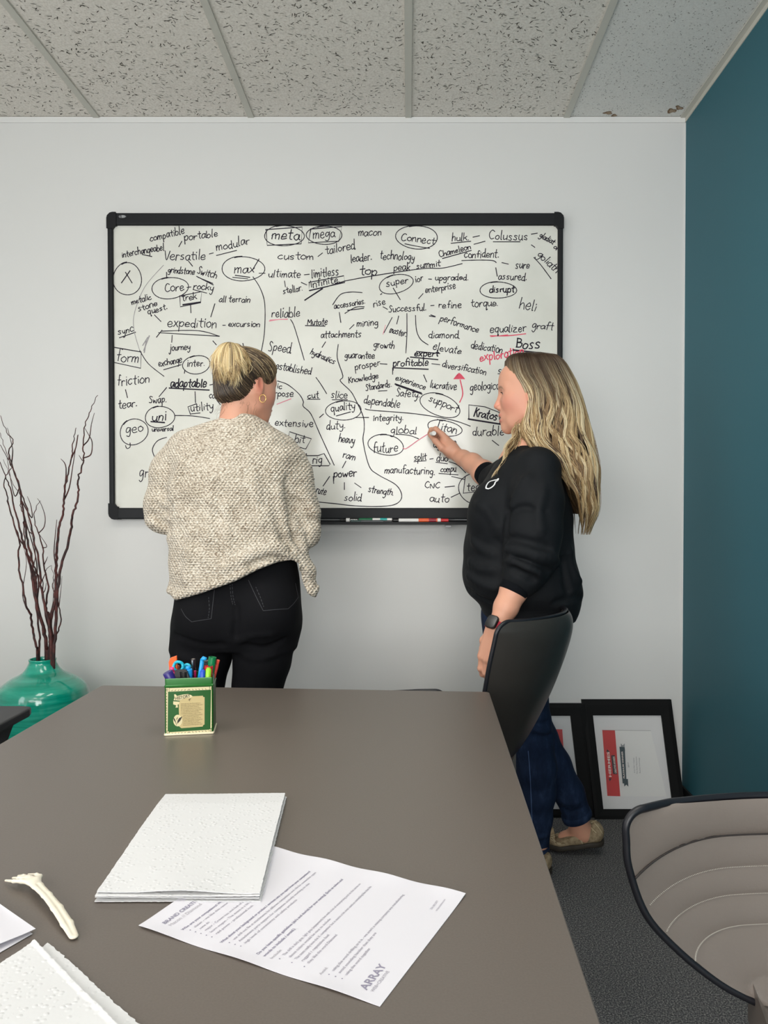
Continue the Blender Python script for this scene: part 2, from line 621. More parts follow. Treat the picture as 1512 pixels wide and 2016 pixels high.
# ---- recessed ceiling lights in four of the grid's cells
lamp_frame_m = mat('lamp_frame', (235, 235, 232), 0.4)
lamp_face_m = mat('lamp_diffuser', (250, 248, 240), 0.5, emit=((1.0, .96, .9), 3.0))
for (lx, ly), where in zip(LAMPS, ('over the left half of the table', 'over the right half of the table', 'behind the viewer on the vase side', 'behind the viewer on the teal side')):
    t = thing('ceiling_light', 'long recessed white fluorescent ceiling light ' + where, 'ceiling light', (lx, ly, CEIL_Z), 'recessed ceiling lights')
    w, d = .300, .602
    fr = MB()
    for lo, hi in (((-w, -d), (w, -d + .03)), ((-w, d - .03), (w, d)), ((-w, -d + .03), (-w + .03, d - .03)), ((w - .03, -d + .03), (w, d - .03))):
        fr.box((lx + lo[0], ly + lo[1], CEIL_Z - .002), (lx + hi[0], ly + hi[1], CEIL_Z + .015))
    fr.build('lamp_frame', lamp_frame_m, t)
    MB().box((lx - w + .03, ly - d + .03, CEIL_Z + .004), (lx + w - .03, ly + d - .03, CEIL_Z + .012)).build('diffuser', lamp_face_m, t)
    ld = bpy.data.lights.new('tube_light', 'AREA')
    ld.shape, ld.size, ld.size_y, ld.energy, ld.color = 'RECTANGLE', .52, 1.12, (LAMP_W if ly > 0 else REAR_LAMP_W), LAMP_COL
    ld.spread = LAMP_SPREAD
    lo = bpy.data.objects.new('tube_light', ld)
    COL.objects.link(lo)
    lo.parent = t
    lo.location = (0, 0, -.004)

# ---- unseen left wall window, added as fill light for the ceiling and walls
fill_pane_m = mat('fill_pane_glow', (235, 242, 250), .3, emit=((.97, .98, 1.0), 1.2))  # glowing panes of the two added windows
w1 = MB()
for lo, hi in (((.86, -.30), (2.24, -.22)), ((.86, 1.10), (2.24, 1.18)), ((.86, -.22), (.94, 1.10)), ((2.16, -.22), (2.24, 1.10))):
    w1.box((LEFT_X, lo[1], lo[0]), (LEFT_X + .04, hi[1], hi[0]))
win = struct(w1.build('fill_window_1', trim_m, bevel=.004), 'added unseen white framed window in the side wall for fill light', 'window')
MB().box((LEFT_X + .002, -.22, .94), (LEFT_X + .012, 1.10, 2.16)).build('fill_pane', fill_pane_m, win)
ld = bpy.data.lights.new('fill_light', 'AREA')
ld.shape, ld.size, ld.size_y, ld.energy, ld.color = 'RECTANGLE', 1.30, 1.20, SIDE_FILL_W, (.96, .98, 1.0)
lo = bpy.data.objects.new('fill_light', ld)
COL.objects.link(lo)
lo.location = (LEFT_X + .05, .44, 1.55)
lo.rotation_euler = (0, -PI / 2, 0)

# ---- wide unseen window behind the viewer, added to carry most of the fill
w2 = MB()
WX0, WX1, WZ0, WZ1 = -2.2, .95, .75, 2.35
for lo, hi in (((WX0 - .07, WZ0 - .07), (WX1 + .07, WZ0)), ((WX0 - .07, WZ1), (WX1 + .07, WZ1 + .07)), ((WX0 - .07, WZ0), (WX0, WZ1)), ((WX1, WZ0), (WX1 + .07, WZ1)), ((-.66, WZ0), (-.60, WZ1))):
    w2.box((lo[0], BACK_Y, lo[1]), (hi[0], BACK_Y + .04, hi[1]))
win2 = struct(w2.build('fill_window_2', trim_m, bevel=.004), 'added wide white framed window behind the viewer for fill light', 'window')
MB().box((WX0, BACK_Y + .002, WZ0), (WX1, BACK_Y + .012, WZ1)).build('fill_pane', fill_pane_m, win2)
ld = bpy.data.lights.new('fill_light', 'AREA')
ld.shape, ld.size, ld.size_y, ld.energy, ld.color = 'RECTANGLE', WX1 - WX0, WZ1 - WZ0, BACK_FILL_W, (1.0, .985, .96)
lo = bpy.data.objects.new('fill_light', ld)
COL.objects.link(lo)
lo.location = ((WX0 + WX1) / 2, BACK_Y + .05, (WZ0 + WZ1) / 2)
lo.rotation_euler = (PI / 2, 0, 0)
# ================================================================== whiteboard
BY = WALL_Y - .022        # writing surface
frame_m = mat('black_frame_plastic', (25, 27, 30), 0.5, spec=.25)
corner_m = mat('black_corner_plastic', (20, 21, 24), 0.55, spec=.25)
board_m = mat('whiteboard_enamel', (226, 226, 218), 0.22, spec=0.5)
v = coords(board_m)
f = noise_tex(board_m, v, 3.0, 4, .6)
lk(board_m, ramp(board_m, f, [(0.3, (218, 218, 209)), (0.6, (228, 228, 220))]), bsdf(board_m).inputs['Base Color'])
r_ = N(board_m, 'ShaderNodeMapRange'); r_.inputs['To Min'].default_value = .10; r_.inputs['To Max'].default_value = .24
lk(board_m, noise_tex(board_m, v, 7, 5, .65), r_.inputs['Value']); lk(board_m, r_.outputs['Result'], bsdf(board_m).inputs['Roughness'])
ink_m = mat('black_marker_ink', (32, 25, 40), 0.6, spec=.2)
faint_ink_m = mat('faded_marker_ink', (150, 146, 148), 0.5)
red_ink_m = mat('red_marker_ink', (222, 60, 92), 0.5)
pink_ink_m = mat('pale_red_marker_ink', (226, 130, 148), 0.5)
tl, tr = P(211, 419, BY - .012), P(1109, 421, BY - .012)
bl = P(214, 1022, BY - .012)
BX0, BX1, BZ1, BZ0 = tl.x, tr.x, tl.z, bl.z
board = thing('whiteboard', 'large whiteboard crowded with handwritten words in a black frame', 'whiteboard', ((BX0 + BX1) / 2, WALL_Y, (BZ0 + BZ1) / 2))
MB().box((BX0 + .012, BY, BZ0 + .02), (BX1 - .012, WALL_Y - .001, BZ1 - .02)).build('writing_surface', board_m, board)
FT, FS, FB = .046, .020, .044
fr = MB()
fr.box((BX0 + .02, BY - .014, BZ1 - FT), (BX1 - .02, WALL_Y, BZ1))
fr.box((BX0 + .02, BY - .016, BZ0), (BX1 - .02, WALL_Y, BZ0 + FB))
fr.box((BX0, BY - .014, BZ0 + .02), (BX0 + FS, WALL_Y, BZ1 - .02))
fr.box((BX1 - FS, BY - .014, BZ0 + .02), (BX1, WALL_Y, BZ1 - .02))
fr.build('frame', frame_m, board, bevel=.005, seg=3)
for cx, cz, sx, sz in ((BX0, BZ1, 1, -1), (BX1, BZ1, -1, -1), (BX0, BZ0, 1, 1), (BX1, BZ0, -1, 1)):
    w, h, r, ft = .036, .062, .022, FS + .002
    hh = FT + .004
    out = [(r, 0), (w, 0), (w, hh), (ft + .008, hh), (ft, hh + .010), (ft, h), (0, h), (0, r), (r * .12, r * .55), (r * .55, r * .12)]
    pts = [(cx + sx * (x - .001), cz + sz * (y - .001)) for x, y in out]
    if sx * sz > 0:
        pts = pts[::-1]
    c = MB()
    n = len(pts)
    c.add([(x, BY - .0175, z) for x, z in pts] + [(x, WALL_Y - .0005, z) for x, z in pts], [tuple(reversed(range(n))), tuple(range(n, 2 * n))] + [((i + 1) % n, i, n + i, n + (i + 1) % n) for i in range(n)])
    c.build('corner_cap', corner_m, board, bevel=.002)
# maker's oval badge in the top left corner
silver_m = mat('silver_badge', (180, 184, 188), 0.3, metal=0.8)
bc = P(241, 426.5, BY - .015)
b = MB()
b.prism([(0.016 * math.cos(t * PI / 12), 0.0066 * math.sin(t * PI / 12)) for t in range(24)], .0012, Matrix.Translation(bc) @ Matrix.Rotation(PI / 2, 4, 'X'))
b.build('badge', mat('badge_black', (60, 62, 66), .4), board)
b = MB()
b.prism([(-.003, -.005), (.008, -.0045), (.0145, 0), (.008, .0045), (-.003, .005)], .0017, Matrix.Translation(bc) @ Matrix.Rotation(PI / 2, 4, 'X'))
v_, f_ = text_mesh('Q', .009, Matrix.Translation(bc + Vector((-.013, -.0014, -.0035))) @ Matrix.Rotation(PI / 2, 4, 'X'), .0003)
b.add(v_, f_)
b.build('badge_mark', silver_m, board)
# pen tray
TY = BY - .085
t0, t1 = P(610, 1030, TY), P(922, 1030, TY)
tray_z = t0.z
tr_ = MB()
prof = [(BY - .014, tray_z + .010), (BY - .030, tray_z + .001), (TY + .006, tray_z + .001), (TY + .003, tray_z + .005), (TY, tray_z + .004), (TY, tray_z - .004), (BY - .030, tray_z - .006), (BY - .014, tray_z - .008)]
rows = [[(x, y, z) for (y, z) in prof + prof[:1]] for x in (P(350, 1030, TY).x, t1.x)]
tr_.grid(rows)
tr_.add([rows[0][i] for i in range(8)], [tuple(range(8))]).add([rows[1][i] for i in range(8)], [tuple(reversed(range(8)))])
tr_.build('pen_tray', frame_m, board, angle=30)
cc = P(883, 1036, TY + .02)
MB().box((cc.x - .014, cc.y - .006, cc.z - .006), (cc.x + .012, cc.y + .006, cc.z + .005)).build('tray_clip', mat('grey_clip', (170, 170, 172), .35), board, bevel=.003)

# ---- handwriting: a single-stroke alphabet (x height 1), letters smoothed like a marker's line
GL = {
'a': ".8,.85 .5,1.02 .15,.75 .1,.25 .4,0 .72,.4 .8,.95|.8,.95 .82,.2 1,.02", 'b': ".12,1.9 .12,.1|.12,.6 .45,1 .8,.7 .75,.15 .4,0 .12,.2",
'c': ".8,.85 .5,1 .15,.7 .12,.3 .45,0 .82,.2", 'd': ".75,.8 .45,1 .12,.65 .15,.15 .45,0 .75,.35|.78,1.9 .78,0 .9,.02",
'e': ".15,.5 .75,.58 .7,.95 .4,1.02 .12,.6 .2,.12 .5,0 .85,.2", 'f': ".8,1.75 .55,1.9 .38,1.5 .36,0|.1,.95 .75,1",
'g': ".78,.85 .45,1.02 .12,.65 .2,.2 .5,.15 .78,.6|.8,1 .8,-.4 .5,-.85 .15,-.6", 'h': ".12,1.9 .12,0|.12,.55 .45,1 .75,.8 .78,0",
'i': ".2,1 .2,0|.2,1.38 .22,1.48", 'j': ".45,1 .45,-.5 .2,-.8 0,-.5|.45,1.38 .47,1.48", 'k': ".12,1.9 .12,0|.75,1 .15,.45|.35,.6 .8,0",
'l': ".2,1.9 .2,.1 .3,0", 'm': ".1,1 .1,0|.1,.6 .35,1 .55,.85 .56,0|.56,.6 .85,1 1.05,.8 1.08,0", 'n': ".12,1 .12,0|.12,.6 .45,1 .75,.8 .78,0",
'o': ".5,1 .15,.75 .12,.25 .45,0 .8,.25 .82,.75 .5,1", 'p': ".15,1 .15,-.85|.15,.7 .5,1.02 .82,.7 .7,.15 .4,.02 .15,.25",
'q': ".75,.85 .45,1 .12,.65 .18,.15 .5,.02 .75,.4|.78,1 .78,-.8 .95,-.6", 'r': ".15,1 .15,0|.15,.55 .4,.95 .7,.92", 's': ".72,.88 .45,1.02 .2,.75 .65,.35 .55,.02 .12,.08",
't': ".4,1.7 .38,.2 .65,0|.05,1.05 .75,1.1", 'u': ".12,1 .14,.3 .4,0 .75,.35|.78,1 .8,.1 .92,0", 'v': ".1,1 .42,0 .8,1", 'w': ".08,1 .3,0 .55,.8 .8,0 1.08,1",
'x': ".1,1 .8,0|.8,1 .1,0", 'y': ".12,1 .2,.4 .5,.25 .76,.6|.8,1 .72,-.4 .4,-.85 .15,-.6", 'z': ".1,1 .75,1 .1,0 .85,0",
'.': ".15,.02 .2,.08", '-': ".1,.5 .8,.55", "'": ".15,1.9 .15,1.5",
'B': ".1,1.8 .1,0|.1,1.8 .7,1.7 .7,1.1 .15,.98 .85,.8 .8,.1 .1,0", 'C': ".95,1.6 .6,1.85 .15,1.3 .12,.5 .5,0 1,.25", 'K': ".15,1.9 .15,0|.85,1.7 .2,.85|.35,1 .9,0",
'M': ".1,0 .15,1.6 .55,.6 .95,1.6 1.05,0", 'N': ".1,0 .1,1.5 .85,.05 .9,1.6", 'S': ".85,1.6 .45,1.85 .2,1.4 .75,.7 .6,.05 .1,.15", 'T': ".05,1.75 1.05,1.75|.55,1.75 .55,0",
'V': ".05,1.7 .45,0 .9,1.7", 'X': ".1,1.6 1,0|1,1.6 .1,0",
}
ADV = {'m': 1.28, 'w': 1.25, 'i': .45, 'l': .48, '.': .45, "'": .4, 'j': .7, 'T': 1.1, 'M': 1.25, 'B': 1.0, 'C': 1.15, 'f': .8, 't': .8, ' ': .6, 'r': .8, 'x': .95, 'N': 1.1, 'X': 1.1}
INK = {'k': MB(), 'r': MB(), 'p': MB(), 'f': MB()}
SMUDGE = [0]
def ink_line(pts, w=2.1, c='k', smooth=True):
    w = w * .88
    """a marker line through pixels, laid on the board"""
    pts = catmull(pts, 5) if (smooth and len(pts) > 2) else pts
    SMUDGE[0] += 1
    yy = BY - .0003 - .00004 * (SMUDGE[0] % 9)
    q = [P(x, y, yy) for x, y in pts]
    hw = w * BY / FPX / 2
    vs = []
    k = len(q)
    for i in range(k):
        t = q[min(i + 1, k - 1)] - q[max(i - 1, 0)]
        t = Vector((t.x, 0, t.z))
        t = t.normalized() if t.length > 1e-9 else Vector((1, 0, 0))
        nn = Vector((-t.z, 0, t.x)) * hw * random.uniform(.85, 1.1)
        e = Vector((0, 0, 0))
        if i == 0: e = -t * hw * .6
        if i == k - 1: e = t * hw * .6
        vs += [q[i] + nn + e, q[i] - nn + e]
    INK[c].add(vs, [(2 * i, 2 * i + 2, 2 * i + 3, 2 * i + 1) for i in range(k - 1)])

def word(txt, x0, y0, x1, y1, xh, w=2.0, c='k', slant=.10):
    """a handwritten word from baseline start to baseline end (pixels)"""
    xh = xh * 0.92
    tot = sum(ADV.get(ch, .98) for ch in txt)
    L = math.hypot(x1 - x0, y1 - y0)
    ux, uy = (x1 - x0) / L, (y1 - y0) / L
    sx = L / tot
    pos = 0.0
    for ch in txt:
        if ch in GL:
            jy, js = random.uniform(-.12, .12), random.uniform(.84, 1.12)
            for st in GL[ch].split('|'):
                pp = []
                for tk in st.split():
                    a, b = map(float, tk.split(','))
                    a += random.uniform(-.07, .07); b = b * js + jy + random.uniform(-.06, .06)
                    lx = (pos + a) * sx + slant * b * xh
                    ly = b * xh
                    pp.append((x0 + ux * lx + uy * ly, y0 + uy * lx - ux * ly))
                ink_line(pp, w, c)
        pos += ADV.get(ch, .98)

def ring(cx, cy, rx, ry, rot=0, w=1.9, c='k', a0=-2.0, turns=1.06):
    pts = []
    for i in range(27):
        a = a0 + 2 * PI * turns * i / 26
        k = 1 + .05 * (i / 26 - .5) + .02 * math.sin(3 * a + cx)
        dx, dy = rx * k * math.cos(a), ry * k * math.sin(a)
        pts.append((cx + dx * math.cos(rot) - dy * math.sin(rot), cy + dx * math.sin(rot) + dy * math.cos(rot)))
    ink_line(pts, w, c)

def poly(pts, w=2.2, c='k'):
    ink_line(pts, w, c, smooth=False)

WORDS = [
 ('compatible', 295, 475, 364, 460, 9), ('portable', 362, 474, 430, 465, 9), ('interchangeabel', 240, 507, 324, 492, 8), ('Versatile', 323, 512, 405, 511, 11),
 ('modular', 426, 494, 492, 480, 10), ('grindstone', 330, 536, 383, 541, 7), ('Switch', 387, 538, 426, 549, 9), ('max', 461, 537, 502, 536, 12),
 ('Core', 324, 575, 363, 571, 10), ('rocky', 380, 569, 421, 573, 8), ('trek', 358, 593, 389, 588, 8), ('metalic', 259, 600, 299, 589, 7), ('stone', 272, 614, 311, 601, 7),
 ('quest.', 291, 619, 331, 608, 7), ('all terrain', 431, 594, 493, 595, 8), ('expedition', 329, 644, 428, 645, 11), ('- excursion', 437, 643, 512, 643, 7), ('sync', 232, 659, 264, 653, 9),
 ('journey', 333, 690, 375, 688, 8), ('form', 228, 711, 274, 713, 13), ('exchange', 312, 722, 359, 713, 8), ('inter.', 368, 722, 404, 720, 8), ('adaptable', 335, 761, 407, 763, 10, 2.8),
 ('friction', 230, 759, 295, 754, 11), ('tear.', 233, 805, 271, 799, 10), ('Swap.', 293, 794, 329, 791, 8), ('utility', 375, 811, 421, 805, 9), ('con', 411, 784, 430, 784, 8), ('uni', 299, 828, 328, 827, 11, 2.4),
 ('geo', 247, 853, 283, 849, 11), ('universal', 299, 850, 342, 848, 6), ('gre', 273, 939, 303, 940, 12), ('c', 296, 918, 304, 918, 8),
 ('meta', 534, 471, 591, 471, 13, 2.3), ('mega', 616, 469, 660, 466, 11), ('macon', 705, 465, 752, 463, 9), ('Connect', 789, 474, 857, 480, 9), ('custom', 546, 510, 618, 511, 9),
 ('tailored', 641, 500, 700, 490, 10), ('leader.', 690, 517, 733, 511, 9), ('technology', 747, 510, 817, 512, 9), ('top', 708, 541, 743, 541, 11, 2.3), ('peak', 774, 534, 809, 532, 9), ('summit', 819, 529, 868, 524, 8),
 ('ultimate', 528, 545, 592, 547, 9), ('limitless', 613, 547, 668, 541, 10), ('infinite.', 611, 567, 671, 555, 9), ('stellar.', 557, 579, 597, 571, 8), ('super', 760, 564, 805, 556, 9), ('ior', 818, 556, 834, 552, 8),
 ('- upgraded.', 843, 552, 923, 551, 7), ('accessories.', 658, 608, 720, 597, 7), ('rise', 735, 605, 760, 599, 9), ('Successful.', 765, 614, 840, 611, 8), ('reliable', 534, 625, 591, 623, 11), ('Mutate', 605, 639, 645, 640, 8),
 ('mining', 702, 643, 745, 641, 8), ('master.', 766, 654, 800, 663, 8), ('attachments', 631, 665, 712, 664, 8), ('growth', 735, 684, 777, 686, 8), ('hydraulics', 610, 696, 658, 718, 7), ('guarantee', 678, 705, 738, 706, 8), ('Speed', 527, 690, 573, 694, 11),
 ('hulk.', 889, 474, 925, 473, 9), ('Colussus', 962, 471, 1040, 473, 10), ('gladiat', 1061, 465, 1089, 482, 7), ('or', 1089, 488, 1098, 494, 6), ('goliath', 1057, 502, 1095, 538, 9), ('Chameleon', 865, 507, 928, 490, 7), ('confident.', 913, 507, 983, 507, 9),
 ('sure', 1014, 528, 1043, 529, 9), ('assured.', 980, 550, 1038, 552, 8), ('disrupt', 963, 575, 1013, 575, 8, 2.6), ('enterprise', 837, 577, 898, 567, 8), ('- refine', 847, 606, 909, 607, 8), ('torque.', 927, 605, 982, 601, 9), ('heli', 1021, 608, 1056, 613, 12),
 ('performance', 865, 631, 942, 655, 8), ('diamond.', 843, 666, 907, 666, 8), ('equalizer', 964, 655, 1036, 652, 9), ('graft', 1046, 646, 1089, 651, 9), ('Boss', 1015, 685, 1064, 687, 12, 2.8), ('elevate', 851, 688, 908, 698, 9), ('dedication', 926, 686, 989, 695, 9),
 ('expert', 815, 701, 864, 702, 8, 2.6), ('exploration', 944, 712, 1032, 697, 10, 2.6, 'r'), ('prosper', 699, 729, 749, 719, 8), ('profitable', 773, 721, 844, 719, 9, 2.4), ('diversification', 870, 722, 957, 738, 8), ('lucrative', 846, 763, 899, 768, 9),
 ('geological', 925, 770, 988, 765, 10), ('sa', 979, 737, 1001, 734, 10), ('experience', 778, 747, 837, 768, 7), ('Safety.', 779, 780, 827, 783, 9), ('Knowledge', 686, 754, 746, 744, 7), ('Standards.', 720, 769, 772, 761, 7), ('dependable', 715, 794, 787, 803, 9),
 ('integrity.', 734, 829, 795, 827, 8), ('global', 768, 853, 821, 855, 9), ('support', 843, 788, 899, 813, 9), ('future', 734, 891, 784, 889, 11), ('Titan', 855, 843, 899, 854, 11), ('Kratos', 932, 819, 979, 828, 10, 2.8), ('durable', 929, 857, 993, 857, 10),
 ('split', 815, 907, 840, 905, 8), ('duo', 859, 908, 882, 909, 9), ('manufacturing.', 757, 931, 857, 934, 9), ('compu', 867, 929, 898, 929, 8), ('CNC', 836, 961, 867, 961, 7), ('auto', 845, 987, 885, 990, 10), ('tec', 918, 966, 946, 966, 11),
 ('cut', 605, 785, 628, 783, 8), ('slice', 651, 783, 684, 785, 9), ('quality', 651, 811, 700, 805, 9), ('duty.', 642, 846, 681, 843, 9), ('heavy', 666, 870, 698, 874, 9), ('ram', 673, 901, 699, 907, 9), ('power', 656, 939, 702, 938, 10, 2.4),
 ('strength.', 724, 968, 775, 976, 8), ('solid', 677, 985, 712, 986, 9), ('extensive', 540, 838, 617, 841, 9), ('bit', 579, 871, 600, 873, 9), ('rig', 614, 912, 635, 912, 10), ('established', 541, 726, 612, 738, 9), ('purpose', 523, 780, 578, 781, 8),
 ('ic', 545, 765, 556, 765, 7), ('brute', 615, 968, 641, 975, 8), ('ne.', 600, 945, 621, 944, 8, 2.6), ('al.', 514, 847, 534, 849, 8), ('matrix', 921, 914, 968, 921, 7), ('dynamo', 853, 880, 899, 876, 9),
]
for wd in WORDS:
    word(*wd[:6], w=(wd[6] if len(wd) > 6 else 2.0), c=(wd[7] if len(wd) > 7 else 'k'))
for a in ((251, 549, 28, 32, 0), (479, 529, 42, 24, 0), (335, 567, 36, 21, -.1), (387, 718, 27, 18, -.15), (315, 821, 29, 21, -.1), (264, 850, 28, 25, -.5), (560, 464, 39, 20, 0), (639, 463, 35, 18, 0), (821, 467, 41, 23, .05),
          (780, 559, 34, 18, -.25), (981, 571, 36, 16, 0), (677, 808, 35, 19, -.05), (867, 798, 41, 21, .35), (760, 876, 35, 20, .15), (876, 843, 34, 15, .18), (945, 962, 42, 31, 0)):
    ring(*a)
poly([(247, 536), (260, 557)]); poly([(256, 533), (239, 557)])
for q in ([(220, 683), (278, 693), (277, 725), (222, 713), (220, 684)], [(354, 583), (397, 574), (395, 596), (355, 604), (354, 582)], [(608, 556), (677, 543), (679, 556), (608, 572), (609, 556)],
          [(523, 452), (595, 447), (593, 480), (526, 483), (524, 452)], [(611, 451), (673, 446), (667, 475), (607, 478), (612, 451)], [(567, 864), (570, 850), (613, 864), (602, 884), (584, 879)],
          [(602, 894), (604, 897), (626, 897), (638, 893), (650, 914), (647, 917), (605, 917), (603, 893)], [(923, 825), (923, 797), (955, 801), (983, 812), (984, 834)], [(916, 938), (912, 971), (946, 967)], [(375, 816), (370, 801), (387, 795)]):
    poly(q)
for q, w in (([(922, 825), (985, 835)], 3.6), ([(333, 764), (412, 768)], 3), ([(297, 830), (324, 832)], 3), ([(360, 600), (394, 595)], 3.4), ([(1010, 689), (1068, 695)], 3.6), ([(778, 756), (829, 774)], 4), ([(780, 758), (831, 776)], 3),
             ([(774, 724), (843, 727)], 3), ([(773, 724), (773, 737)], 2), ([(808, 703), (862, 708)], 3), ([(820, 692), (866, 696)], 2.4), ([(600, 591), (635, 568)], 3), ([(610, 572), (645, 564), (680, 553)], 2.6)):
    poly(q, w)
LINES = [[(426, 503), (466, 493)], [(412, 500), (420, 498)], [(358, 475), (352, 486)], [(280, 501), (299, 505)], [(371, 514), (379, 524)], [(387, 544), (420, 561)], [(390, 546), (419, 558)], [(328, 536), (328, 548)], [(368, 566), (376, 565)],
 [(380, 570), (407, 577)], [(375, 597), (376, 616)], [(423, 598), (415, 624)], [(304, 620), (317, 633)], [(339, 660), (338, 674)], [(419, 671), (426, 679)], [(312, 655), (432, 662)], [(318, 652), (390, 651), (432, 662)], [(308, 664), (319, 650)], [(235, 665), (267, 654)],
 [(322, 728), (357, 718)], [(364, 728), (363, 735)], [(328, 763), (313, 781)], [(384, 771), (385, 793)], [(376, 815), (394, 813)], [(413, 758), (426, 755)], [(427, 788), (434, 797)], [(247, 767), (251, 783)], [(319, 794), (319, 801)], [(344, 818), (380, 819), (413, 824)],
 [(463, 542), (492, 546)], [(458, 546), (488, 549)], [(496, 533), (510, 510)], [(510, 538), (522, 538)], [(599, 541), (609, 540)], [(560, 553), (562, 565)], [(593, 556), (604, 561)], [(626, 505), (635, 498)], [(797, 480), (822, 485), (846, 489)],
 [(888, 479), (927, 475)], [(931, 467), (944, 464)], [(933, 481), (955, 475)], [(971, 476), (1024, 476)], [(1046, 461), (1058, 459)], [(1046, 482), (1053, 487)], [(1051, 507), (1065, 522), (1085, 549)], [(871, 509), (928, 493)], [(909, 513), (945, 512), (970, 513), (977, 517)],
 [(680, 553), (735, 543), (830, 529), (870, 528), (910, 519)], [(988, 517), (1001, 520)], [(976, 527), (979, 544)], [(824, 588), (833, 578)], [(774, 567), (788, 590)], [(749, 580), (752, 578)], [(754, 604), (763, 609)], [(848, 620), (857, 623)],
 [(655, 600), (670, 580), (690, 575), (713, 576)], [(679, 617), (700, 605), (717, 604)], [(684, 611), (716, 607)], [(668, 615), (671, 635)], [(688, 648), (697, 639)], [(772, 625), (756, 655)], [(785, 622), (781, 638)], [(801, 617), (801, 660), (799, 695)], [(818, 621), (820, 650), (828, 668), (843, 679)],
 [(601, 641), (640, 642)], [(641, 673), (634, 684)], [(666, 678), (664, 705), (675, 740), (670, 750), (690, 770), (700, 787), (715, 820), (717, 845), (715, 870), (727, 918), (745, 935), (780, 955), (791, 977), (780, 992), (750, 997), (700, 996), (655, 991), (612, 987)],
 [(498, 545), (511, 565), (520, 590), (522, 620), (520, 660), (514, 694)], [(572, 629), (580, 645), (599, 709)], [(546, 750), (566, 757), (588, 775), (597, 790), (597, 800), (612, 815), (630, 855), (658, 916)], [(622, 743), (632, 757), (643, 775)], [(605, 786), (630, 786)], [(654, 787), (684, 787)], [(662, 819), (690, 811)],
 [(629, 822), (637, 815)], [(699, 822), (726, 822)], [(719, 805), (735, 808), (820, 815), (890, 827), (926, 839)], [(779, 855), (805, 857), (824, 864)], [(748, 716), (762, 717)], [(850, 716), (866, 718)], [(834, 738), (840, 752)], [(745, 770), (762, 769)], [(815, 909), (839, 907)], [(846, 904), (853, 903)],
 [(858, 910), (881, 913)], [(884, 909), (900, 915), (917, 931)], [(864, 932), (902, 935)], [(889, 938), (915, 944)], [(876, 959), (895, 957)], [(888, 979), (905, 971)], [(969, 867), (982, 877)], [(681, 908), (674, 921)], [(649, 938), (636, 957)], [(678, 950), (678, 964)], [(698, 951), (711, 960)], [(656, 938), (657, 952)],
 [(328, 861), (310, 868), (300, 885), (306, 903)], [(256, 872), (256, 880), (250, 883), (247, 877)], [(478, 676), (480, 683)], [(845, 622), (857, 624)]]
for q in LINES:
    ink_line(q, 2.0)
ink_line([(322, 522), (285, 565), (265, 615), (264, 650), (275, 690)], 1.4, 'f')
ink_line([(275, 690), (292, 716), (323, 741)], 1.8)
for q in ([(294, 661), (283, 690)], [(291, 664), (281, 680)], [(288, 670), (284, 694)]):
    ink_line(q, 2.6, 'f')
ink_line([(530, 632), (550, 629), (566, 629)], 1.8, 'p'); ink_line([(531, 630), (566, 628)], 1.4, 'p'); ink_line([(545, 796), (573, 785)], 1.8, 'p')
ink_line([(965, 661), (1000, 661), (1035, 657)], 2.2, 'r'); ink_line([(966, 663), (1000, 659)], 1.6, 'r')
ink_line([(905, 792), (911, 775), (906, 748)], 2.6, 'r')
for k in range(7):
    ink_line([(894 + k * 2.0, 746 - k * .3), (902 + k * .6, 735 + abs(k - 3) * .5), (898 + k * 2.7, 746)], 2.6, 'r')
ink_line([(794, 882), (800, 883), (823, 867), (843, 854)], 2.2, 'p')
for q in ([(759, 640), (754, 658)],):
    ink_line(q, 1.4, 'p')
INK['k'].build('marker_writing', ink_m, board)
INK['r'].build('red_marker_writing', red_ink_m, board)
INK['p'].build('pale_red_marker_writing', pink_ink_m, board)
INK['f'].build('smudged_marker_writing', faint_ink_m, board)

# ---- dry erase markers lying in the tray
white_pl = mat('white_plastic', (235, 235, 232), .35)
def pm(name, rgb, rough=.35, coat=0.0):
    return mat(name, rgb, rough, coat=coat)
blk = pm('black_plastic', (22, 22, 24))
def marker_along(name, label, px0, px1, py, yy, segs, group, r=.0085, words=()):
    """segs: (from, to, radius factor, part name, material) as fractions of the length"""
    a, b = P(px0, py, yy), P(px1, py, yy)
    b.z = a.z
    t = thing(name, label, 'marker', a, group)
    L = (b - a).length
    M = align_z(a, b)
    for s0, s1, k, nm, m in segs:
        e = .0009
        MB().lathe([(0, s0 * L), (r * k - e, s0 * L), (r * k, s0 * L + e), (r * k, s1 * L - e), (r * k - e, s1 * L), (0, s1 * L)], 24, M).build(nm, m, t, smooth=True, angle=40)
    for txt, s, size, m, nm in words:
        c = a + (b - a) * s
        Mt = Matrix.Translation(c + Vector((0, -r * 1.02, -size * .32))) @ Matrix.Rotation(PI / 2, 4, 'X')
        vv, ff = text_mesh(txt, size, Mt, .0004, shear=.15)
        MB().add(vv, ff).build(nm, m, t)
    return t
ty = TY + .022
pz = 1023.5
marker_along('dry_erase_marker', 'dry erase marker with green band, white barrel and black lettered cap', 669, 773, pz + .8, ty + .014, ((0, .10, .45, 'tip', blk), (.12, .19, 1, 'collar', white_pl), (.19, .36, 1.02, 'label', blk), (.36, .62, 1.03, 'band', pm('green_marker', (0, 104, 66))), (.62, .99, 1, 'barrel', white_pl), (.76, .90, 1.02, 'stripe', pm('teal_marker', (46, 176, 172)))), 'markers in the tray', words=(('EXPO', .20, .0105, white_pl, 'lettering'),))
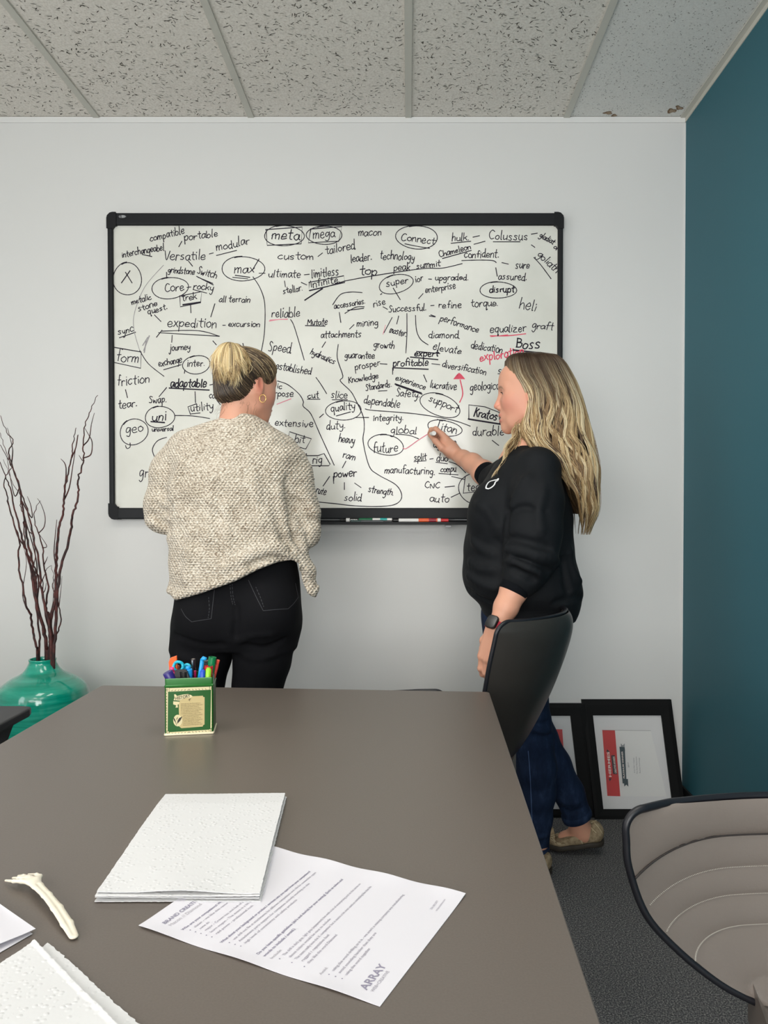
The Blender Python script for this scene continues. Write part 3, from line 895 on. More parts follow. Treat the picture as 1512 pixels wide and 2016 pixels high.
marker_along('dry_erase_marker', 'dark dry erase marker lying in front of the green banded one', 690, 772, pz + 3.2, ty - .004, ((0, .25, .9, 'cap', pm('dark_teal', (20, 60, 58))), (.25, .8, .92, 'barrel', pm('dark_grey_marker', (60, 66, 70))), (.8, 1, .8, 'end_plug', blk)), 'markers in the tray', r=.006)
marker_along('dry_erase_marker', 'white dry erase marker with orange label and red cap', 774, 883, pz + 1.2, ty + .012, ((0, .10, .6, 'end_plug', blk), (.10, .46, .92, 'barrel', white_pl), (.46, .80, 1, 'label', pm('orange_marker', (240, 96, 46))), (.64, .78, 1.02, 'label_mark', pm('crimson_marker', (150, 20, 44))), (.80, .86, 1.05, 'collar', white_pl), (.86, 1, .85, 'cap', pm('red_marker', (206, 30, 36)))), 'markers in the tray')
# ================================================================== table
TZ = .75
laminate_m = mat('brown_grey_laminate', (98, 89, 82), 0.36, spec=0.8)
v = coords(laminate_m)
f = noise_tex(laminate_m, v, 420, 3)
lk(laminate_m, ramp(laminate_m, f, [(0.3, (95, 86, 79)), (0.7, (102, 93, 86))]), bsdf(laminate_m).inputs['Base Color'])
bump(laminate_m, f, 0.08, 0.0006)
dark_metal_m = mat('dark_metal', (46, 46, 48), 0.4, metal=0.7)
a, b = PZ(200, 1349, TZ), PZ(963, 1362, TZ)
tabc = [(-.778, .18), (.156, .18), (b.x, b.y), (a.x, a.y)]
table = thing('conference_table', 'long grey brown laminate conference table holding papers and a green tin', 'table', (-.3, 1.0, 0))
out = []
for i, (x, y) in enumerate(tabc):       # slightly rounded corners
    p, q = Vector(tabc[i - 1]), Vector(tabc[(i + 1) % 4])
    c = Vector((x, y))
    for k in range(5):
        t = k / 4
        s0, s1 = c + (p - c).normalized() * .012, c + (q - c).normalized() * .012
        out.append(tuple((1 - t) ** 2 * s0 + 2 * t * (1 - t) * c + t * t * s1))
MB().prism(out, .030, Matrix.Translation((0, 0, TZ - .030))).build('tabletop', laminate_m, table, bevel=.0015)
for x, y in ((-.68, .32), (.05, .32), (-.68, 1.72), (.08, 1.72)):
    MB().box((x - .03, y - .03, 0), (x + .03, y + .03, TZ - .03)).build('leg', dark_metal_m, table, bevel=.004)
for y in (.31, 1.705):
    MB().box((-.65, y, TZ - .10), (.05, y + .025, TZ - .03)).build('apron', dark_metal_m, table)

# ================================================================== shell chairs
def leather(name, rgb, rough, bstr=.25):
    m = mat(name, rgb, rough, spec=.5)
    v = coords(m)
    bump(m, noise_tex(m, v, 260, 4, .65), bstr, .0012)
    return m
taupe_m = leather('taupe_leather', (122, 112, 105), .34)
outer_m = leather('dark_outer_leather', (48, 45, 42), .36, .12)
piping_m = mat('black_piping', (22, 22, 28), .42)
thread_m = mat('pale_stitching', (206, 200, 190), .8)
seam_m = mat('seam_groove', (52, 46, 44), .7)
chrome_m = mat('brushed_steel', (190, 190, 192), .25, metal=1.0)

def shell_chair(label, loc, rot, zb, zt, y0, recline, group, arms=False, half=.24, stitch=True, width_curve=None, curl=.055, lift=.018, seat_k=1.0):
    """swivel chair: local x to its own right, y the way it faces; the back stands between heights zb and zt"""
    M = Matrix.Translation(loc) @ Matrix.Rotation(rot, 4, 'Z')
    t = thing('shell_chair', label, 'chair', loc, group)
    wk = width_curve or [(0, .20), (.1, .44), (.26, .69), (.45, .895), (.7, 1.0), (.85, 1.015), (1, 1.03)]
    wv, ww = zip(*catmull(wk, 6))
    H = zt - zb
    RC = .034                       # radius of the top corners
    v1 = 1 - RC / math.hypot(H, recline)
    def width(v):
        w = half * float(np.interp(v, wv, ww))
        t = max(v - v1, 0) / (1 - v1)
        return w - RC * (1 - math.sqrt(max(1 - t * t, 0)))
    seams = [.80, .625, .49, .345]
    def line_v(u, v):            # channels dip towards the sides
        return v + .30 * max(abs(u) - .25, 0) ** 2.2
    def front(u, v, lift=0.0):
        w = width(v)
        x = u * w
        au = abs(u)
        top = .035 * max(au - .78, 0) / .22
        cr = 1.0
        z = zb + H * v * cr + (lift * au ** 3 - lift / 3) * v ** 3
        y = y0 - recline * v * cr + curl * (au ** 2.2) * (w / half) * (.4 + .6 * v) - .015 * math.sin(PI * v)
        vv = line_v(u, v)
        edge = max(1 - au ** 4, 0) ** 1.5
        puff = 0
        bs = [1.06] + seams + [.12, -.05]
        for s1, s0 in zip(bs[:-1], bs[1:]):
            if s0 <= vv < s1:
                q = (vv - s0) / (s1 - s0)
                amp = .016 if s0 == .80 else .007
                puff = amp * math.sqrt(max(1 - (2 * q - 1) ** 2, 0)) ** .8
        y += (puff * edge) + lift
        return M @ Vector((x, y, z))
    def back(u, v):
        p = M.inverted() @ front(u, v)
        au = abs(u)
        e = (1 - au ** 4) * (1 - (2 * v - 1) ** 8)
        base = y0 - recline * v + curl * (au ** 2.2) * (width(v) / half) * (.4 + .6 * v) - .015 * math.sin(PI * v)
        return M @ Vector((p.x, base - .010 - .030 * e, p.z))
    nu, nv = 44, 70
    us = [-1 + 2 * i / nu for i in range(nu + 1)]
    vs = [v1 * j / nv for j in range(nv + 1)] + [v1 + (1 - v1) * math.sin(PI / 2 * j / 12) for j in range(1, 13)]
    MB().grid([[front(u, v) for u in us] for v in vs]).build('backrest', taupe_m, t, smooth=True)
    sh = MB().grid([[back(u, v) for u in us] for v in vs], flip=True)
    sh.build('outer_shell', outer_m, t, smooth=True)
    def rim(u, v):
        return (front(u, v) + back(u, v)) / 2
    edge = [rim(-1, v) for v in vs] + [rim(u, 1) for u in us[1:-1]] + [rim(1, v) for v in reversed(vs)]
    MB().tube(edge, .0062, 8).build('piping', piping_m, t, smooth=True)
    if stitch:
        for k, s in enumerate(seams):
            pts = []
            for i in range(161):
                u = -.985 + 1.97 * i / 160
                v = s - .30 * max(abs(u) - .25, 0) ** 2.2
                pts.append((u, v))
            if k == 0:
                MB().tube([front(u, v, .0040) for u, v in pts], .0017, 5).build('seam', seam_m, t, smooth=True)
            else:
                st = MB()
                for i in range(4, 157):
                    (u0, v0), (u1, v1) = pts[i], pts[i + 1]
                    a_ = front(u0, v0 + .004, .0007); b_ = front(u0 + (u1 - u0) * .5, v0 + .008, .0009)
                    st.tube([a_, b_], .00055, 4)
                st.build('stitching', thread_m, t)
    # seat pan joined to the back at the neck
    zs = zb - .03
    def seat(u, q, top):
        w = half * seat_k * (.62 + .40 * math.sin(PI / 2 * min(q * 1.6, 1))) * (1 - .18 * max(q - .7, 0) / .3)
        y = y0 - .03 + q * .44
        z = zs + (.035 * u ** 4 if top else -.05 + .035 * u ** 2) + (.03 * max(1 - q * 5, 0) if top else 0) - (.03 * max(q - .8, 0) / .2 if top else 0)
        cr = 1 - .25 * abs(u) ** 3 * max(q - .6, 0) / .4
        return M @ Vector((u * w, y0 - .03 + q * .44 * cr, z))
    qs = [i / 24 for i in range(25)]
    us2 = [-1 + 2 * i / 24 for i in range(25)]
    sm = MB().grid([[seat(u, q, True) for u in us2] for q in qs])
    sm.grid([[seat(u, q, False) for u in us2] for q in qs], flip=True)
    ring_t = [seat(-1, q, True) for q in qs] + [seat(u, 1, True) for u in us2[1:-1]] + [seat(1, q, True) for q in reversed(qs)] + [seat(u, 0, True) for u in reversed(us2[1:-1])]
    ring_b = [seat(-1, q, False) for q in qs] + [seat(u, 1, False) for u in us2[1:-1]] + [seat(1, q, False) for q in reversed(qs)] + [seat(u, 0, False) for u in reversed(us2[1:-1])]
    sm.grid([ring_t + ring_t[:1], ring_b + ring_b[:1]])
    sm.build('seat', taupe_m, t, smooth=True, angle=50)
    cy = y0 + .20
    ax = lambda x, y, z: M @ Vector((x, y, z))
    MB().tube([ax(0, cy, .09), ax(0, cy, zs - .045)], [.028, .022], 20).build('gas_lift', chrome_m, t, smooth=True, angle=40)
    base = MB()
    for k in range(4):
        an = PI / 4 + k * PI / 2
        d = Vector((math.cos(an), math.sin(an), 0))
        c = Vector((0, cy, 0))
        base.tube([M @ (c + Vector((0, 0, .10))), M @ (c + d * .14 + Vector((0, 0, .075))), M @ (c + d * .28 + Vector((0, 0, .022)))], [.026, .020, .014], 10)
    base.build('swivel_base', chrome_m, t, smooth=True)
    for k in range(4):
        an = PI / 4 + k * PI / 2
        MB().lathe([(0, 0), (.018, 0), (.020, .008), (.014, .022), (0, .022)], 16, M @ Matrix.Translation((math.cos(an) * .27, cy + math.sin(an) * .27, 0))).build('foot_glide', blk, t, smooth=True, angle=40)
    return t, M

# leather chair facing the viewer at the table's right side
shell_chair('taupe leather chair with stitched channels and black piping beside the table', (.585, .95, 0), PI + math.radians(3), .455, .738, -.195, .085, 'shell chairs around the table', half=.237, seat_k=.34)
# chair seen from behind, next to the woman in the dark sweatshirt
fdir = Vector((-.83, .565))
ang = math.atan2(fdir.y, fdir.x) - PI / 2
bc_ = Vector((.400, 2.105, 0))
lc = bc_ + Vector((fdir.x, fdir.y, 0)) * .30
shell_chair('dark backed leather chair seen from behind in front of the woman in jeans', (lc.x, lc.y, 0), ang, .45, .905, -.115, .195, 'shell chairs around the table', half=.207, stitch=True, curl=.075, width_curve=[(0, .30), (.2, .62), (.45, .90), (.7, 1.0), (.9, 1.01), (1, 1.01)], seat_k=.66, lift=.034)
shell_chair('leather chair tucked under the far table end, only its top edge showing', (-.048, 1.70, 0), PI + math.radians(13), .42, .720, -.235, .05, 'shell chairs around the table', half=.21, curl=.02, lift=.16)

# ---- armchair on the left: only one arm pad shows past the table
arm_m = mat('black_arm_plastic', (44, 45, 48), .48)
ac = thing('armchair', 'chair with black plastic arm rest between the vase and the table', 'chair', (-1.32, 1.80, 0))
ap = PZ(69, 1389, .69)
x1, y1 = ap.x, ap.y
padprof = [(x1 - .10, y1 - .26), (x1, y1 - .26), (x1 + .001, y1 - .03), (x1 - .006, y1 - .006), (x1 - .03, y1), (x1 - .10, y1)]
def arm_rest(M):
    r = MB()
    r.prism(padprof, .022, M @ Matrix.Translation((0, 0, .668)))
    r.build('arm_pad', arm_m, ac, bevel=.006, seg=3)
    s = MB()
    xs = x1 - .05
    s.grid([[M @ Vector((xs + dx, y, z)) for dx, y in ((-.022, y_ - w_), (.026, y_ - w_), (.026, y_ + w_), (-.022, y_ + w_), (-.022, y_ - w_))] for y_, w_, z in ((y1 - .12, .085, .668), (y1 - .125, .06, .655), (y1 - .13, .042, .63), (y1 - .13, .038, .56), (y1 - .13, .038, .46), (y1 - .13, .038, .40))])
    s.build('arm_post', arm_m, ac, smooth=True, angle=50)
arm_rest(Matrix.Identity(4))
arm_rest(Matrix.Translation((2 * -1.32, 0, 0)) @ Matrix.Scale(-1, 4, (1, 0, 0)))
sm = MB()
sm.box((-1.57, 1.56, .40), (-1.07, 2.04, .47))
sm.build('seat', outer_m, ac, bevel=.03, seg=4)
bk = MB()
rows = []
for j in range(13):
    v_ = j / 12
    rows.append([Vector((-1.32 + u * .235 * (1 - .25 * max(v_ - .8, 0) / .2), 1.55 - .10 * v_ + .03 * u * u, .46 + .40 * v_)) for u in [-1 + i / 6 for i in range(13)]])
bk.grid(rows)
bb = bk.build('backrest', outer_m, ac, smooth=True)
md = bb.modifiers.new('thickness', 'SOLIDIFY'); md.thickness = .05; md.offset = 0
MB().tube([(-1.32, 1.80, .08), (-1.32, 1.80, .40)], .026, 16).build('gas_lift', chrome_m, ac, smooth=True)
base = MB()
for k in range(5):
    an = .3 + k * 2 * PI / 5
    base.tube([(-1.32, 1.80, .085), (-1.32 + .27 * math.cos(an), 1.80 + .27 * math.sin(an), .05)], [.024, .014], 8)
base.build('star_base', arm_m, ac, smooth=True)
for k in range(5):
    an = .3 + k * 2 * PI / 5
    c = Vector((-1.32 + .27 * math.cos(an), 1.80 + .27 * math.sin(an), .025))
    MB().tube([c - Vector((-math.sin(an), math.cos(an), 0)) * .02, c + Vector((-math.sin(an), math.cos(an), 0)) * .02], .0249, 16).build('caster', blk, ac, smooth=True, angle=40)

# ================================================================== vase with branches
VY = 2.72
vc = P(84.5, 1375, VY)
kz = VY / FPX
def vz(py): return P(84, py, VY).z
glaze_m = mat('teal_glaze', (0, 158, 132), .12, spec=.6, coat=.6)
v = coords(glaze_m, (1.2, 1.2, 14))
f = noise_tex(glaze_m, v, 5, 5, .6, .6)
lk(glaze_m, ramp(glaze_m, f, [(0.25, (0, 132, 108)), (0.5, (14, 158, 134)), (0.75, (52, 178, 152))]), bsdf(glaze_m).inputs['Base Color'])
bump(glaze_m, f, .12, .002)
prof = [(0, 0), (.085, 0), (.095, .006), (.11, .10), (.132, .24), (.147, .38), (.1525, .47)]
prof += [(84.5 * kz, vz(1375)), (84 * kz, vz(1367)), (78 * kz, vz(1350)), (61 * kz, vz(1336)), (42 * kz, vz(1326)), (33 * kz, vz(1318)), (28 * kz, vz(1310)), (25 * kz, vz(1303)), (25.6 * kz, vz(1298)), (24.5 * kz, vz(1296.5)), (22.5 * kz, vz(1298)), (22 * kz, vz(1306)), (30 * kz, vz(1325)), (70 * kz, vz(1350))]
vase = MB().lathe(catmull(prof, 4), 56, Matrix.Translation((vc.x, VY, 0))).build('vase', glaze_m, smooth=True, origin=(vc.x, VY, 0))
tag(vase, 'tall round teal green glazed floor vase with a narrow neck', 'vase')
bark_m = mat('dark_red_bark', (66, 34, 34), .7)
mix_noise_colour(bark_m, (44, 24, 24), (92, 46, 42), 40, .4, .65)
def q3(zx, zy, yy):     # pixel of the enlarged view the twigs were read from
    return P(zx / 2.88, 780 + zy / 2.88, yy)
BR = [
 ('thickest dark red branch leaning right with a forked tip', 2.72, 2.80, [(296, 1500), (300, 1380), (288, 1290), (310, 1180), (318, 1100), (318, 960), (325, 860), (332, 750), (358, 670), (362, 590), (372, 510), (385, 440), (405, 350), (408, 290), (418, 240), (427, 178)], 6.5, [(5, [(306, 880), (322, 700)]), (9, [(392, 520), (412, 400), (440, 220)]), (9, [(375, 410), (345, 355)]), (12, [(430, 290), (443, 218)])]),
 ('branch leaning farthest right toward the whiteboard corner', 2.70, 2.76, [(304, 1495), (312, 1380), (320, 1230), (328, 1090), (350, 960), (385, 840), (405, 740), (415, 660), (438, 600), (448, 530), (440, 480), (460, 420), (475, 350), (472, 280), (480, 180), (508, 95), (530, 40), (554, -5)], 5.5, [(12, [(515, 330), (522, 260), (500, 215), (480, 180)]), (13, [(505, 240), (518, 160), (535, 95)]), (12, [(468, 365), (448, 335)])]),
 ('short twig forking to a loop in the middle of the vase', 2.73, 2.82, [(285, 1495), (290, 1330), (275, 1240), (262, 1190), (272, 1080), (248, 960), (240, 860), (220, 775), (192, 700), (205, 630), (228, 590)], 4.5, [(7, [(250, 740), (255, 680), (232, 610), (212, 580)]), (5, [(262, 930), (270, 910)]), (6, [(265, 850), (228, 790)])]),
 ('long dark branch leaning left past the picture edge', 2.74, 2.66, [(270, 1495), (265, 1420), (240, 1300), (212, 1200), (190, 1080), (172, 960), (140, 850), (110, 740), (85, 640), (60, 520), (30, 450), (-10, 350)], 6.5, [(4, [(210, 1010), (200, 900), (150, 720), (120, 600)]), (6, [(95, 780), (45, 590)])]),
 ('branch with two bends at the far left of the bunch', 2.72, 2.62, [(212, 1495), (208, 1420), (185, 1340), (172, 1240), (148, 1190), (130, 1080), (105, 960), (108, 820), (75, 710), (48, 620), (40, 560), (22, 490), (48, 430), (60, 390), (20, 270), (-8, 190)], 4.2, [(3, [(128, 1130), (150, 950), (135, 860)])]),
 ('branch rising left with a curled upper end', 2.76, 2.84, [(262, 1495), (250, 1330), (215, 1200), (205, 1060), (180, 930), (160, 840), (140, 720), (120, 590), (110, 520), (65, 390), (50, 310), (75, 255), (40, 205), (0, 110)], 5.5, [(7, [(180, 690), (175, 620), (155, 568)]), (9, [(72, 320), (68, 280), (42, 180)]), (8, [(80, 560), (40, 350)])]),
 ('straight branch just left of the bunch centre', 2.70, 2.78, [(292, 1495), (275, 1280), (240, 1120), (225, 1000), (210, 880), (185, 780), (160, 660), (125, 560), (95, 460), (40, 350), (-15, 250)], 5.0, [(2, [(255, 1100), (262, 1060)]), (5, [(160, 760), (140, 680)])]),
 ('thin twig twisting among the left hand branches', 2.75, 2.72, [(222, 1495), (225, 1350), (205, 1200), (220, 1060), (190, 960), (150, 880), (135, 760), (140, 690), (115, 620), (120, 560), (75, 500), (20, 360)], 3.6, [(4, [(200, 880), (160, 700)])]),
 ('thin twig rising beside the thickest branch', 2.71, 2.78, [(306, 1490), (316, 1370), (342, 1280), (335, 1190), (300, 1080), (306, 1020), (290, 960)], 3.2, [(3, [(346, 1090), (352, 1020)])]),
 ('low twig curving inside the bunch near the vase mouth', 2.73, 2.78, [(276, 1495), (282, 1380), (268, 1280), (240, 1090), (262, 990), (290, 960)], 3.6, [(2, [(300, 1170), (302, 1030)])]),
]
for lab, ya, yb, pts, w, twigs in BR:
    n = len(pts)
    yy = [ya + (yb - ya) * (i / (n - 1)) + (0.012 * math.sin(i * 1.7 + w) if i > 1 else 0) for i in range(n)]
    main = [q3(x, y, yy[i]) for i, (x, y) in enumerate(pts)]
    foot = Vector((vc.x + (main[0].x - vc.x) * .6, VY + .02 * math.sin(w * 7), .30))
    sm_ = [Vector(p) for p in catmull([foot] + main, 5)]
    for i in range(8, len(sm_)):
        sm_[i] += Vector((random.gauss(0, .0012), random.gauss(0, .002), random.gauss(0, .001)))
    k = len(sm_)
    rad = [w * kz * .5 * (1.25 - 1.05 * (i / (k - 1))) for i in range(k)]
    br = MB().tube(sm_, rad, 7)
    for bi, tw in twigs:
        st = main[bi]
        tp = [st] + [q3(x, y, yy[bi] + .02 * (j + 1)) for j, (x, y) in enumerate(tw)]
        tp = [Vector(p) for p in catmull(tp, 5)]
        br.tube(tp, [w * kz * .22 * (1.2 - .8 * i / (len(tp) - 1)) for i in range(len(tp))], 5)
    o = br.build('willow_branch', bark_m, smooth=True, origin=foot)
    tag(o, lab, 'branch', 'bare branches in the teal vase')

# ================================================================== framed certificates leaning on the wall
black_frame_m = mat('black_wood_frame', (9, 10, 11), .6, spec=.2)
mat_board_m = mat('white_mat_board', (226, 226, 226), .7)
paper_m = mat('certificate_paper', (232, 232, 230), .6)
red_m = mat('certificate_red', (206, 70, 70), .6)
slate_m = mat('slate_ribbon', (74, 88, 94), .6)
silver_ink_m = mat('grey_ribbon', (150, 154, 156), .6)
print_m = mat('dark_print', (70, 70, 76), .7)
light_print_m = mat('light_print', (236, 226, 220), .7)
glass_m = bpy.data.materials.new('picture_glass'); glass_m.use_nodes = True
g_ = glass_m.node_tree; g_.nodes.remove(g_.nodes['Principled BSDF'])
tr1, gl1, mx1, lw1 = g_.nodes.new('ShaderNodeBsdfTransparent'), g_.nodes.new('ShaderNodeBsdfGlossy'), g_.nodes.new('ShaderNodeMixShader'), g_.nodes.new('ShaderNodeFresnel')
gl1.inputs['Roughness'].default_value = .03; lw1.inputs['IOR'].default_value = 1.45
g_.links.new(lw1.outputs[0], mx1.inputs[0]); g_.links.new(tr1.outputs[0], mx1.inputs[1]); g_.links.new(gl1.outputs[0], mx1.inputs[2]); g_.links.new(mx1.outputs[0], g_.nodes['Material Output'].inputs['Surface'])

def picture(label, BL, BR_, TL, border, content=True, group='framed certificates leaning on the wall'):
    BL, BR_, TL = Vector(BL), Vector(BR_), Vector(TL)
    W, H = (BR_ - BL).length, (TL - BL).length
    ex, ey = (BR_ - BL).normalized(), (TL - BL).normalized()
    ez = ex.cross(ey).normalized()
    M = Matrix((ex, ey, ez)).transposed().to_4x4(); M.translation = BL
    t = thing('framed_certificate', label, 'picture frame', BL, group)
    fr = MB()
    l, r_, bt, tp = border
    o_ = [(0, 0), (W, 0), (W, H), (0, H)]
    i_ = [(l, bt), (W - r_, bt), (W - r_, H - tp), (l, H - tp)]
    m_ = [(l * .35, bt * .35), (W - r_ * .35, bt * .35), (W - r_ * .35, H - tp * .35), (l * .35, H - tp * .35)]
    vs = []
    for ring_, z in ((o_, -.020), (o_, -.001), (m_, .0), (i_, -.001), (i_, -.012)):
        vs += [M @ Vector((x, y, z)) for x, y in ring_]
    fs = []
    for k in range(4):
        for j in range(4):
            fs.append((4 * k + j, 4 * k + (j + 1) % 4, 4 * k + 4 + (j + 1) % 4, 4 * k + 4 + j))
    fr.add(vs, fs).build('frame', black_frame_m, t)
    MB().box((.002, .002, -.019), (W - .002, H - .002, -.011), M).build('mat_board', mat_board_m, t)
    MB().add([M @ Vector((x, y, -.006)) for x, y in i_], [(0, 1, 2, 3)]).build('glass', glass_m, t)
    return t, M, W, H
# the right-hand frame: its page lies on its side, reading upwards
Yt, Yb = 3.022, 2.955
fBL, fBR, fTL = PZ(1172, 1613, .001), PZ(1352, 1613, .001), P(1146, 1377, Yt)
t, M, W, H = picture('black framed certificate with full red band leaning in the room corner', fBL, fBR, fTL, (.036, .046, .036, .062))
bvq = None
def on_plane(px, py, M, z=-.0095):
    n = (M.to_3x3() @ Vector((0, 0, 1))); o = M @ Vector((0, 0, z))
    r = ray(px, py)
    return M.inverted() @ (CAM + r * ((o - CAM).dot(n) / r.dot(n)))
def zc(zx, zy):       # pixel of the enlarged view of the frame
    return on_plane(1150 + zx / 7.2, 1360 + zy / 7.2, M)
def flat(pts, lift, name, m, par):
    return MB().add([M @ Vector((p.x, p.y, -.0105 + lift)) for p in pts], [tuple(range(len(pts)))]).build(name, m, par)
pg = flat([zc(325, 1490), zc(1170, 1500), zc(945, 566), zc(252, 556)], .0004, 'certificate', paper_m, t)
flat([zc(330, 1490), zc(513, 1495), zc(437, 562), zc(257, 558)], .0008, 'red_band', red_m, pg)
flat([zc(252, 554), zc(945, 563), zc(945, 568), zc(252, 559)], .0006, 'paper_edge', mat('paper_edge_grey', (150, 150, 150), .7), pg)
flat([zc(545, 1312), zc(603, 1318), zc(575, 800), zc(500, 792)], .0010, 'ribbon', slate_m, pg)
flat([zc(570, 1250), zc(620, 1250), zc(628, 1360), zc(598, 1330), zc(570, 1358), zc(566, 1312)], .0008, 'ribbon_tail', slate_m, pg)
flat([zc(520, 745), zc(548, 775), zc(575, 745), zc(575, 800), zc(582, 855), zc(560, 845), zc(520, 798)], .0008, 'ribbon_tail', silver_ink_m, pg)
flat([zc(412, 1180), zc(468, 1183), zc(432, 912), zc(382, 915)], .0011, 'subtitle_plate', print_m, pg)
flat([zc(350, 1240), zc(392, 1240), zc(362, 1285)], .0011, 'wing', print_m, pg)
flat([zc(315, 870), zc(370, 870), zc(325, 828)], .0011, 'wing', print_m, pg)
def side_text(txt, a, b, size, m, name, lift, bold=0.0):
    """print that reads from a to b on the page"""
    A, B = zc(*a), zc(*b)
    d = Vector((B.x - A.x, B.y - A.y, 0))
    T = M @ Matrix.Translation((A.x, A.y, -.0105 + lift)) @ Matrix.Rotation(math.atan2(d.y, d.x), 4, 'Z')
    vv, ff = text_mesh(txt, size, T, bold, width=d.length)
    MB().add(vv, ff).build(name, m, pg)
side_text('HERMES', (388, 1225), (357, 868), .0135, light_print_m, 'award_title', .0014, .0004)
side_text('CREATIVE AWARDS', (462, 1170), (432, 932), .0105, light_print_m, 'award_subtitle', .0014, .0003)
side_text('PLATINUM WINNER', (578, 1242), (548, 858), .0085, light_print_m, 'award_level', .0014, .0003)
side_text('2017', (640, 1088), (634, 1018), .0070, print_m, 'award_year', .0010)
for k, (txt, a, b) in enumerate((('Array Web + Creative', (722, 1165), (708, 950)), ('Fire Rock Restaurants', (760, 1175), (744, 935)), ('Business Card Design', (800, 1168), (786, 950)))):
    side_text(txt, a, b, .0062, mat('grey_print', (120, 120, 128), .7), 'award_detail', .0010)
# the frame beside it, half hidden by the woman's legs, and one more behind that
gBL, gBR, gTL = PZ(985, 1610, .001), PZ(1178, 1610, .001), P(962, 1385, 3.016)
t2, M2, W2, H2 = picture('black framed certificate half hidden behind the legs in jeans', gBL, gBR, gTL, (.045, .062, .030, .048))
M = M2
def zd(px, py): return on_plane(px, py, M2)
pg = flat([zd(1015, 1570), zd(1122, 1570), zd(1105, 1436), zd(995, 1434)], .0004, 'certificate', paper_m, t2)
flat([zd(1083, 1570), zd(1116, 1570), zd(1107, 1436), zd(1080, 1435)], .0008, 'red_band', red_m, pg)
hBL, hBR, hTL = PZ(1010, 1603, .001), PZ(1160, 1603, .001), P(992, 1389.5, 3.034)
M3 = picture('black picture frame behind the half hidden certificate, only its rim showing', hBL, hBR, hTL, (.04, .04, .04, .04))
# ================================================================== things on the table
# ---- tea tin with pens
tin_green = mat('tin_green', (4, 82, 12), .3, spec=.4, coat=.1)
tin_light = mat('tin_rim_green', (20, 100, 28), .25, metal=.2, coat=.2)
tin_cream = mat('tin_cream', (218, 205, 160), .4)
tin_tan = mat('tin_tan', (196, 176, 124), .4)
tin_ink = mat('tin_black_print', (38, 34, 22), .5)
tin_edge = mat('tin_bare_edge', (232, 222, 190), .3, metal=.3)
A, B = PZ(322.5, 1449.4, TZ), PZ(421.5, 1444.9, TZ)
ex = (B - A).normalized()
TW = (B - A).length
TD = .068
ey = Vector((-ex.y, ex.x, 0))
TM = Matrix((ex, ey, Vector((0, 0, 1)))).transposed().to_4x4()
TM.translation = A + (ex * TW + ey * TD) / 2
tin = thing('tea_tin', 'green tea tin with cream label used as a pen holder', 'tin', TM.translation)
TH = P(371, 1337, A.y).z - TZ
def rrect(w, d, r, n=5):
    out = []
    for cx, cy, a0 in ((w / 2 - r, d / 2 - r, 0), (-w / 2 + r, d / 2 - r, PI / 2), (-w / 2 + r, -d / 2 + r, PI), (w / 2 - r, -d / 2 + r, 1.5 * PI)):
        for k in range(n + 1):
            a = a0 + PI / 2 * k / n
            out.append((cx + r * math.cos(a), cy + r * math.sin(a)))
    return out
def rr_loft(levels, m, name, cap_b=True, cap_t=False, par=tin):
    mb = MB()
    rows = [[TM @ Vector((x, y, z)) for x, y in rrect(w, d, r)] for w, d, r, z in levels]
    n = len(rows[0])
    mb.grid([r_ + r_[:1] for r_ in rows])
    if cap_b: mb.add(rows[0], [tuple(reversed(range(n)))])
    if cap_t: mb.add(rows[-1], [tuple(range(n))])
    return mb.build(name, m, par, angle=35)
w, d, r = TW - .0035, TD - .0035, .003
rr_loft([(w + .001, d + .001, r, 0), (w + .004, d + .004, r, .001), (w + .004, d + .004, r, .003), (w, d, r, .0045)], tin_edge, 'base_rim')
hb = TH - .018
rr_loft([(w, d, r, .003), (w, d, r, hb)], tin_green, 'body')
rr_loft([(w, d, r, hb), (w + .003, d + .003, r, hb + .002), (w + .001, d + .001, r, hb + .004), (w - .001, d - .001, r, hb + .005), (w - .0005, d - .0005, r, TH - .002), (w - .001, d - .001, r, TH), (w - .004, d - .004, r - .001, TH - .0005), (w - .005, d - .005, r - .002, hb), (w - .005, d - .005, r - .002, .006)], tin_light, 'collar', cap_b=False, cap_t=True)
FM = TM @ Matrix.Translation((-TW / 2, -d / 2 - .0003, 0)) @ Matrix.Rotation(PI / 2, 4, 'X')     # front face: x right, y up
def ft(px, py):
    """front-face coordinates of a pixel of the enlarged view"""
    r_ = ray(300 + px / 9.45, 1260 + py / 9.45)
    n_ = FM.to_3x3() @ Vector((0, 0, 1)); o_ = FM.translation
    q = FM.inverted() @ (CAM + r_ * ((o_ - CAM).dot(n_) / r_.dot(n_)))
    return (min(max(q.x, .0046), TW - .0046), q.y)
lab = MB()
def tf(pts, lift, mi):
    pts = [ft(*p) for p in pts]
    ar = sum(pts[i - 1][0] * pts[i][1] - pts[i][0] * pts[i - 1][1] for i in range(len(pts)))
    if ar < 0: pts = pts[::-1]
    lab.add([FM @ Vector((x, y, lift)) for x, y in pts], [tuple(range(len(pts)))], mi)
